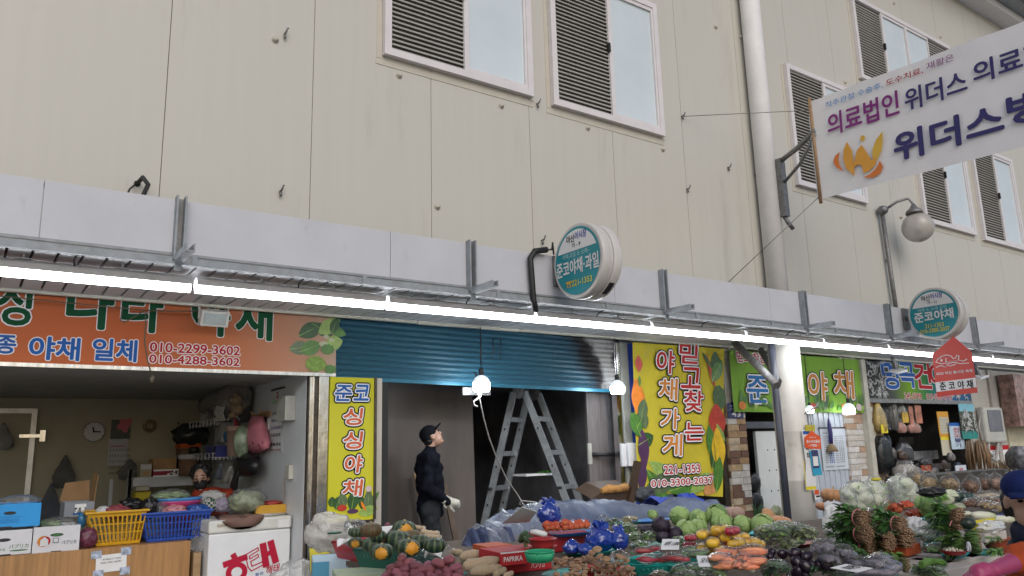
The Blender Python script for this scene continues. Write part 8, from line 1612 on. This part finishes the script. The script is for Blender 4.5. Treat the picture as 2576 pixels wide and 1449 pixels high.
oval('dark cyan tray under the soft green stalks at the right',z5(1850,1250),90,cyanpl,TZ,.07,.5);T,c,r=basin('reddish brown basin of greens beside the person at right',z5(1960,1165),74,mat('brick_red_plastic',(.36,.07,.03),.4),TZ+.02,.35);leafpile('green pods heaped in the reddish brown basin',z5(1935,1120),58,TZ+.2,mat('soft_green_leaf',(.22,.36,.13)),60,5,.4,.6,.2,'pod_heap');leafpile('green leaves spilling at the stall edge beside the pink glove',z5(1960,1225),60,TZ+.02,spl2,50,6,.3,.8,.3)
# dried fish bags on the far stall
tan=mat('dried_squid_tan',(.40,.28,.14),.5,var=.5,scale=14,stretch=(2,2,7),bump=.8,bscale=30);rust=mat('dried_rust',(.22,.11,.06),.5,var=.5,scale=20,bump=.8,bscale=40);cre=mat('dried_cream',(.48,.40,.27),.5,var=.4,scale=16,bump=.8,bscale=40)
for i,(x,y,w_,h_,mm,lb_)in enumerate(((1290,600,44,44,tan,'tall knotted bag of tan dried fish behind the others at left'),(1380,640,50,50,tan,'knotted bag of tan dried fish, leftmost in the front'),(1555,645,56,44,tan,'square bag of layered golden dried fish in the middle'),(1740,660,54,44,rust,'bag of rust brown dried fish'),(1860,640,40,44,rust,'pointed bag of brownish dried fish behind the rust one'),(1955,640,42,44,mat('dried_pink',(.40,.24,.17),.5,var=.4,scale=20,bump=.8),'bag of pinkish dried shrimp'),(2060,660,44,46,cre,'bag of cream dried goods'),(2150,650,40,46,cre,'bag of cream dried goods at the far right edge'))):
 c,r=seat(z5(x,y+40),w_,TZ+.28,h_/w_*.5);T=thing('dried_fish_bag',lb_+' on the far stall','bag',c,'bags of dried fish on the far stall');h=2*r*h_/w_;rnd=random.Random(i);m=MB();m.use(mm).ball(c+V((0,0,h*.32)),(r*.80,r*.6,h*.31),3)
 for k in range(120):
  d=V((rnd.gauss(0,1),rnd.gauss(0,1)-.4,rnd.gauss(0,.9))).normalized();t_=V((rnd.uniform(-1,1),rnd.uniform(-.5,.5),rnd.uniform(-.25,.25)))*r*.28;q=c+V((d.x*r*.86,d.y*r*.65,h*.34+d.z*h*.33));m.tube([q-t_,q+V((0,0,r*.03)),q+t_],[r*.02,r*.055,r*.02],4,sq=.6)
 obj('dried_contents',m,None,T)
 m=MB();m.lathe(c,[(r*.95,0),(r*1.0,h*.3),(r*.95,h*.6),(r*.7,h*.82),(r*.25,h*1.0),(r*.12,h*1.08),(r*.28,h*1.2)],26,sy=.8)
 for v in m.b.verts:v.co+=(v.co-c)*.10*noise.noise((v.co-c)*(2.5/r)+V((i*3,0,0)))
 obj('clear_film',m,film,T)
stall_box('dark support under the dried fish bags',z5(1700,745),2.6,.3,.26,MATS['stall_dark'],z=TZ,nm='stall_step',yaw=0)
for i,(x,y,w_,mm,lb_)in enumerate(((1780,820,70,rust,'flat pack of brown dried fish at the left front'),(1930,800,60,rust,'flat pack of brown dried fish behind the golden one'),(1880,840,60,tan,'flat pack of golden dried fish in the middle'),(2010,860,70,tan,'flat pack of golden dried fish at the front right'),(2050,800,60,mat('dried_grey',(.25,.22,.18),.5),'flat pack of greyish dried fish at the right'),(1900,765,90,cre,'flat pack of cream dried fish at the back'))):pack(lb_+' of the far stall',z5(x,y),w_,TZ+.08,'cucumber',6,random.uniform(-.4,.4),.30,.8,mm,film,'flat packs of dried fish on the far stall','flat_fish_pack',seed=180+i)
film_heap('dark green crumpled film between napa and dried fish packs',z5(1680,790),50,40,TZ+.06,mat('dark_green_film',(.02,.05,.04),.3,bump=.7,bscale=14),'dark_film','film',19);film_heap('black plastic covering behind the napa cabbage',z5(1400,730),80,24,TZ+.3,mat('black_film',(.012,.012,.014)),'black_film','film',20);oval('blue tray under the flat golden fish packs at the right',z5(2040,930),90,mat('royal_plastic',(.02,.05,.22),.4),TZ,.05,.5)
film_heap('greenish crumpled bag beside the pumpkins left of the column',z4(2075,905),30,34,TZ,mat('packed_pale_greens',(.22,.25,.15)),'plastic_bag','bag',21)
for i,(x,y,w_,lb_)in enumerate(((1995,1075,66,'at the far left'),(2080,1075,70,'second from the left'),(2165,1050,70,'in the middle, touching the peach pumpkin'),(2240,1060,66,'right of the middle'),(2310,1075,60,'nearest the white upright bag'))):pack('pack of pale greens along the column foot, '+lb_,z4(x,y),w_,TZ+.16,'leaf',4,.3*i,.5,.8,spl2 if i%2 else MATS['pale_napa_leaf'],film,seed=210+i)
for i,(x,y,w_,k)in enumerate(((1330,1160,46,0),(1250,1150,44,1),(920,1190,46,1),(1560,1400,60,0))):pack('clear pack of greens filling the stall, %s'%('left of the bell peppers','in front of the round purple cabbage','at the left end of the red pepper tray','in front of the carrot row')[i],z4(x,y),w_,TZ+.06,'leaf',4,.4*i,.45,.8,spl2 if k else MATS['soft_green_leaf'],film,seed=220+i)
def kill(o):
 for ch in list(o.children):kill(ch)
 bpy.data.objects.remove(o)
for o in PROTO:kill(o)
# PEOPLE
skin=mat('skin',(.42,.25,.18),.5,var=.06,sss=.1);hairm=mat('black_hair',(.012,.011,.011),.45,bump=.7,bscale=60);navy=mat('navy_jacket',(.006,.007,.013),.85,spec=.12,var=.3,scale=10,bump=.3,bscale=25);jean=mat('dark_trousers',(.030,.033,.038),.9,spec=.1,var=.25,scale=12,bump=.3,bscale=30);capm=mat('dark_cap',(.006,.007,.010),.85,spec=.12);glovew=mat('work_glove',(.55,.53,.47),.8,var=.08,bump=.4,bscale=60)
def head_parts(c,f,up,s=1.0):
 """skull, jaw, nose, ears around centre c, facing f"""
 f=f.normalized();up=(up-f*up.dot(f)).normalized();sd=f.cross(up);P=lambda a,b_,h:c+f*a*s+sd*b_*s+up*h*s
 M3=Matrix((sd,f,up)).transposed()
 return P,[('b',P(-.01,0,.03),(.076*s,.095*s,.10*s),M3),('b',P(.025,0,-.055),(.056*s,.07*s,.07*s),M3),('t',[P(.085,0,.02),P(.105,0,-.015)],[.010*s,.015*s]),('b',P(.078,0,-.05),(.025*s,.016*s,.010*s),M3),('b',P(.075,0,-.10),(.028*s,.02*s,.02*s),M3),('b',P(-.005,.078,-.005),(.012*s,.022*s,.034*s),M3),('b',P(-.005,-.078,-.005),(.012*s,.022*s,.034*s),M3),('b',P(.075,.03,.028),(.026*s,.014*s,.012*s),M3),('b',P(.075,-.03,.028),(.026*s,.014*s,.012*s),M3)],M3
def hand(wrist,d,pn,s,curl,thumb):
 """palm + five bent fingers of unequal length; d = along hand, pn = palm normal"""
 d=d.normalized();pn=(pn-d*pn.dot(d)).normalized();sd=d.cross(pn);out=[('t',[wrist,wrist+d*.05*s,wrist+d*.085*s],[.026*s,.036*s,.034*s],.55)]
 for i,L_ in enumerate((.070,.080,.076,.060)):
  b0=wrist+d*.085*s+sd*(i-1.5)*.019*s;a1=(d*math.cos(curl)+pn*math.sin(curl));a2=(d*math.cos(curl*2.1)+pn*math.sin(curl*2.1));out.append(('t',[b0-d*.02*s,b0+a1*L_*.5*s,b0+a1*L_*.5*s+a2*L_*.5*s],[.0105*s,.0095*s,.0075*s]))
 tb=wrist+d*.03*s+sd*thumb*.032*s;out.append(('t',[tb,tb+(d*.6+sd*thumb*.8+pn*.2)*.035*s,tb+(d*1.0+sd*thumb*.75+pn*.5)*.06*s],[.013*s,.0115*s,.009*s]));return out
# man in cap looking up
M0=PY((1080,1230),.3);gx=M0.x;gy=.3;top=PY((1085,1066),.3).z;SC=top/1.80
T=thing('person','man in dark cap, jacket and work gloves looking up in the burnt shop','person',(gx,gy,.06))
f=V((.93,-.36,0)).normalized();sd=V((0,0,1)).cross(f);G=lambda a,l,z:V((gx,gy,0))+f*a*SC+sd*l*SC+V((0,0,z*SC)) # ahead, left, up
hc=G(.03,0,1.655);hf=(f*.86+V((0,0,.50))).normalized();hu=(V((0,0,.86))-f*.5).normalized();Ph,hp,M3=head_parts(hc,hf,hu,1.02*SC)
gd=(f*.96+V((0,0,-.25))).normalized()
torso=[('t',[G(.0,0,1.48),G(-.01,0,1.36),G(.0,0,1.18),G(.02,0,1.0),G(.01,0,.90)],[.075,.125,.135,.13,.13])]
sh=[G(-.01,l,1.40)for l in(.19,-.19)];el=[G(-.05,.24,1.12),G(-.06,-.235,1.12)];wr=[G(.14,.20,.98),G(.17,-.20,.965)]
legs=[[G(.0,l,.90),G(.03,l*1.0,.50),G(-.02,l*1.1,.10),G(.0,l*1.1,.07)]for l in(.09,-.09)]
body=hp+[('t',[G(.0,0,1.36),G(.01,0,1.50),Ph(-.02,0,-.02)],[.07*SC,.056*SC,.055*SC])]+[('t',p[1],[r*.9*SC for r in p[2]])for p in torso]
for i in(0,1):body+=[('t',[sh[i],el[i],wr[i]],[.048*SC,.038*SC,.027*SC])]+hand(wr[i],gd,sd*(-1 if i==0 else 1)+V((0,0,-.2)),SC,.5,1 if i==0 else-1)+[('t',legs[i][:3],[.078*SC,.054*SC,.036*SC]),('t',[legs[i][3]-f*.05,legs[i][3]+f*.16],[.04*SC,.035*SC])]
blob('body',body,skin,T,.009,4)
m=MB()
for s_ in(-1,1):m.ball(Ph(.092,s_*.031,.022),.0105*SC,2)
obj('eyes',m,ink,T);m=MB()
for s_ in(-1,1):m.tube([Ph(.088,s_*.012,.045),Ph(.093,s_*.03,.052),Ph(.083,s_*.05,.045)],.005,5)
obj('eyebrows',m,hairm,T);m=MB();m.tube([Ph(.093,-.022,-.052),Ph(.103,0,-.05),Ph(.093,.022,-.052)],[.003,.006,.003],6);obj('lips',m,mat('lip',(.28,.11,.09),.5),T)
jk=[('t',[G(.01,0,1.515),G(.0,0,1.45),G(-.01,0,1.37),G(.0,0,1.2),G(.02,0,1.02),G(.01,0,.86)],[.068*SC,.095*SC,.15*SC,.155*SC,.15*SC,.148*SC]),('t',[sh[0],sh[1]],[.085*SC,.085*SC])]
for i in(0,1):jk+=[('t',[sh[i],(sh[i]+el[i])/2,el[i],(el[i]+wr[i])/2,wr[i]+gd*.005],[.078*SC,.072*SC,.064*SC,.056*SC,.045*SC])]
blob('jacket',jk,navy,T,.012,3,None,.022)
tr=[('t',[G(.01,0,.95),G(.01,0,.86)],[.13*SC,.135*SC])]
for i in(0,1):tr+=[('t',[legs[i][0],legs[i][1],legs[i][2]],[.105*SC,.080*SC,.068*SC])]
blob('trousers',tr,jean,T,.012,3,None,.024)
sho=[]
for i in(0,1):sho+=[('t',[legs[i][3]-f*.07,legs[i][3]+f*.06,legs[i][3]+f*.17],[.05*SC,.05*SC,.042*SC])]
blob('shoes',sho,black,T,.012,3)
gl=[]
for i in(0,1):gl+=[(p[0],p[1],[r*1.12+.0015 for r in p[2]],*(p[3:]if len(p)>3 else()))for p in hand(wr[i],gd,sd*(-1 if i==0 else 1)+V((0,0,-.2)),SC*1.08,.5,1 if i==0 else-1)]+[('t',[wr[i]-gd*.03,wr[i]+gd*.03],[.042*SC,.040*SC])]
blob('work_gloves',gl,glovew,T,.006,2)
blob('hair',[('b',Ph(-.055,0,-.01),(.08*SC,.06*SC,.075*SC),M3)],hairm,T,.009,3)
cp=[('b',Ph(-.015,0,.055),(.09*SC,.107*SC,.085*SC),M3),('b',Ph(-.045,0,.02),(.088*SC,.075*SC,.07*SC),M3)]
blob('cap',cp,capm,T,.008,3)
m=MB();rows=[]
for i in range(9):
 a=(i-4)/4*.95;rows.append([m.b.verts.new(Ph(.065+.0*k+math.cos(a)*(.02+.075*k)*1.0+.0,math.sin(a)*(.085+.0*k),.068+.018*k-.02*abs(math.sin(a))**2))for k in(0,.5,1)])
for a,b_ in zip(rows,rows[1:]):
 for j in(0,1):m.face([a[j],a[j+1],b_[j+1],b_[j]],True)
o=obj('cap_brim',m,capm,T);md=o.modifiers.new('s','SOLIDIFY');md.thickness=.008
# seated person with mask in the left shop
SYP=1.55;H0=PY((505,1205),SYP);s=1.0
T=thing('person','seated person with short dark hair, black face mask and red padded jacket','person',(H0.x,SYP,.06))
f=(V((-.35,-1,-.12))).normalized();Ph,hp,M3=head_parts(H0,f,V((-.12,0,1)),s);sd=V((0,0,1)).cross(V((f.x,f.y,0)).normalized());f2=V((f.x,f.y,0)).normalized();Gs=lambda a,l,z:V((H0.x,H0.y,H0.z))+f2*a+sd*l+V((0,0,z))
hipz=.52-H0.z
body=hp+[('t',[Gs(-.03,0,-.34),Gs(-.02,0,-.2),Ph(-.02,0,-.03)],[.08,.055,.055]),('t',[Gs(-.04,0,-.3),Gs(-.05,0,hipz+.1),Gs(-.03,0,hipz)],[.12,.13,.14])]
arms=[([Gs(-.04,.19,-.29),Gs(.06,.25,-.52),Gs(.28,.08,-.50)],[.055,.045,.03]),([Gs(-.04,-.19,-.29),Gs(.06,-.25,-.52),Gs(.28,-.08,-.50)],[.055,.045,.03])]
for pts,rs in arms:body+=[('t',pts,rs)]+hand(pts[2],f2+sd*(.2 if pts[0].x>H0.x else-.2),V((0,0,-1)),1,.35,-1 if pts is arms[0][0]else 1)
for l in(.1,-.1):body+=[('t',[Gs(-.03,l,hipz),Gs(.38,l,hipz),Gs(.40,l,hipz-.36)],[.085,.06,.04]),('t',[Gs(.38,l,hipz-.40),Gs(.56,l,hipz-.41)],[.04,.035])]
blob('body',body,skin,T,.010,4)
m=MB()
for q in(-1,1):m.ball(Ph(.090,q*.031,.020),(.012,.009,.006),2)
obj('eyes',m,ink,T);m=MB()
for q in(-1,1):m.tube([Ph(.084,q*.014,.044),Ph(.089,q*.03,.050),Ph(.079,q*.048,.044)],.004,5)
obj('eyebrows',m,hairm,T)
blob('face_mask',[('b',Ph(.045,0,-.055),(.068,.068,.062),M3),('b',Ph(.09,0,-.03),(.03,.028,.032),M3),('t',[Ph(.06,.06,-.02),Ph(0,.084,.0)],[.006,.005]),('t',[Ph(.06,-.06,-.02),Ph(0,-.084,.0)],[.006,.005])],black,T,.007,3)
rnd=random.Random(4);hb=[('b',Ph(-.04,0,.045),(.105,.105,.105),M3),('b',Ph(-.055,0,-.03),(.095,.07,.07),M3)]
for k in range(34):a=rnd.uniform(0,6.28);e=rnd.uniform(.15,1.5);q=Ph(-.045+.10*math.cos(a)*math.sin(e)*(.8 if math.cos(a)>0 else 1),.10*math.sin(a)*math.sin(e),.05+.10*math.cos(e));hb.append(('b',q,.03))
blob('hair',hb,hairm,T,.009,2)
jk=[('b',Gs(-.02,.13,-.17),(.16,.13,.08)),('b',Gs(-.03,.25,-.22),(.13,.13,.12)),('t',[Gs(-.02,0,-.17),Gs(-.03,0,-.24)],[.085,.13]),('t',[Gs(-.04,.16,-.29),Gs(-.04,-.16,-.29)],[.11,.11])]
for k in range(5):jk.append(('b',Gs(-.04,0,-.32-.09*k),(.25,.19,.065)))
for pts,rs in arms:
 for k in range(6):t=k/5.5;q=pts[0].lerp(pts[1],t*2)if t<.5 else pts[1].lerp(pts[2],t*2-1);jk.append(('b',q,.088-.02*t))
blob('padded_jacket',jk,mat('red_jacket',(.30,.035,.012),.5,var=.2,scale=8,bump=.3,bscale=20),T,.012,2,None,.02)
tr=[]
for l in(.1,-.1):tr+=[('t',[Gs(-.03,l,hipz),Gs(.38,l,hipz),Gs(.40,l,hipz-.34)],[.11,.08,.07])]
blob('trousers',tr,jean,T,.014,3)
m=MB();m.bx(Gs(-.2,.2,-H0.z+.06),Gs(.2,-.2,hipz-.13));tag(obj('stool',m,card),'low box stool under the seated person with the mask','stool')
# person at the right edge, bending over the stall
YP=-5.75;H0=PY((2580,1262),YP);s=1.05
T=thing('person','person in blue cap, navy vest and orange sleeves leaning in with pink gloves','person',(H0.x+.1,YP-.1,0))
f=V((-.86,-.5,-.12)).normalized();Ph,hp,M3=head_parts(H0,f,V((-.05,.0,1)),s)
bx_=lambda x,y,z:V((H0.x+x,H0.y+y,z));shz=H0.z-.27
hipc=bx_(.52,-.22,.80);chest=bx_(.20,-.08,shz)
shl=[bx_(.13,.07,shz+.01),bx_(.25,-.26,shz+.01)] # far shoulder, near shoulder
elb=[bx_(.22,.22,shz-.28),PZ((2582,1402),.97)];wri=[bx_(.15,.20,.62),PZ((2500,1434),.97)]
dirn=[(V((-.6,.3,-.2))).normalized(),(PZ((2420,1448),.96)-PZ((2500,1434),.97)).normalized()]
body=hp+[('t',[chest,H0-V((0,0,.14)),Ph(-.02,0,-.03)],[.08,.055,.055]),('t',[chest,chest.lerp(hipc,.5),hipc],[.13,.13,.14])]
for i in(0,1):body+=[('t',[shl[i],elb[i],wri[i]],[.05,.04,.028])]+hand(wri[i],dirn[i],V((0,0,-1)),.9,.4,1 if i==0 else-1)
lg=[[hipc+V((0,l,0)),bx_(.46,l-.22,.46),bx_(.56,l-.22,.07)]for l in(.1,-.1)]
for p in lg:body+=[('t',p,[.085,.06,.04]),('t',[p[2],p[2]+V((-.17,-.02,-.02))],[.04,.035])]
blob('body',body,skin,T,.010,4)
m=MB()
for q in(-1,1):m.ball(Ph(.090,q*.031,.020),(.012,.012,.007),2)
obj('eyes',m,ink,T);m=MB()
for q in(-1,1):m.tube([Ph(.084,q*.014,.044),Ph(.089,q*.03,.050),Ph(.079,q*.048,.044)],.004,5)
obj('eyebrows',m,hairm,T);m=MB();m.tube([Ph(.088,-.022,-.052),Ph(.098,0,-.05),Ph(.088,.022,-.052)],[.003,.006,.003],6);obj('lips',m,MATS['lip'],T)
blob('hair',[('b',Ph(-.04,0,.0),(.10,.09,.10),M3),('t',[Ph(-.02,.078,.02),Ph(-.02,.08,-.06)],[.022,.014]),('t',[Ph(-.02,-.078,.02),Ph(-.02,-.08,-.06)],[.022,.014])],hairm,T,.009,3)
blob('cap',[('b',Ph(-.012,0,.065),(.094,.112,.08),M3)],mat('blue_cap',(.012,.022,.095),.85,spec=.12,var=.2,scale=30),T,.008,3)
m=MB();rows=[]
for i in range(9):
 a=(i-4)/4*.95;rows.append([m.b.verts.new(Ph(.062+math.cos(a)*(.02+.07*k),math.sin(a)*.09,.066-.016*k-.015*abs(math.sin(a))**2))for k in(0,.5,1)])
for a,b_ in zip(rows,rows[1:]):
 for j in(0,1):m.face([a[j],a[j+1],b_[j+1],b_[j]],True)
o=obj('cap_brim',m,MATS['blue_cap'],T);md=o.modifiers.new('s','SOLIDIFY');md.thickness=.008
blob('vest',[('t',[H0-V((-.0,0,.17)),chest],[.085,.16]),('t',[chest,chest.lerp(hipc,.5),hipc],[.175,.18,.185]),('t',[shl[0],shl[1]],[.10,.10])],mat('navy_vest',(.012,.016,.035),.6,var=.2,bump=.4,bscale=12,spec=.15),T,.012,3,None,.022)
slm=mat('orange_sleeve',(.36,.06,.018),.8,spec=.15,var=.15,bump=.4,bscale=16);sl=[]
for i in(0,1):sl+=[('t',[shl[i],(shl[i]+elb[i])/2,elb[i],elb[i].lerp(wri[i],.45)],[.085,.078,.068,.05])]
blob('sleeves',sl,slm,T,.011,3,None,.02)
gl=[]
for i in(0,1):gl+=[('t',[elb[i].lerp(wri[i],.35),wri[i]],[.042,.030])]+[(p[0],p[1],[r*1.10+.001 for r in p[2]],*(p[3:]if len(p)>3 else()))for p in hand(wri[i],dirn[i],V((0,0,-1)),.95,.4,1 if i==0 else-1)]
blob('rubber_gloves',gl,mat('pink_rubber',(.34,.04,.12),.45,var=.06),T,.006,2)
tr=[]
for p in lg:tr+=[('t',p,[.12,.085,.07])]
blob('trousers',tr,jean,T,.014,3)
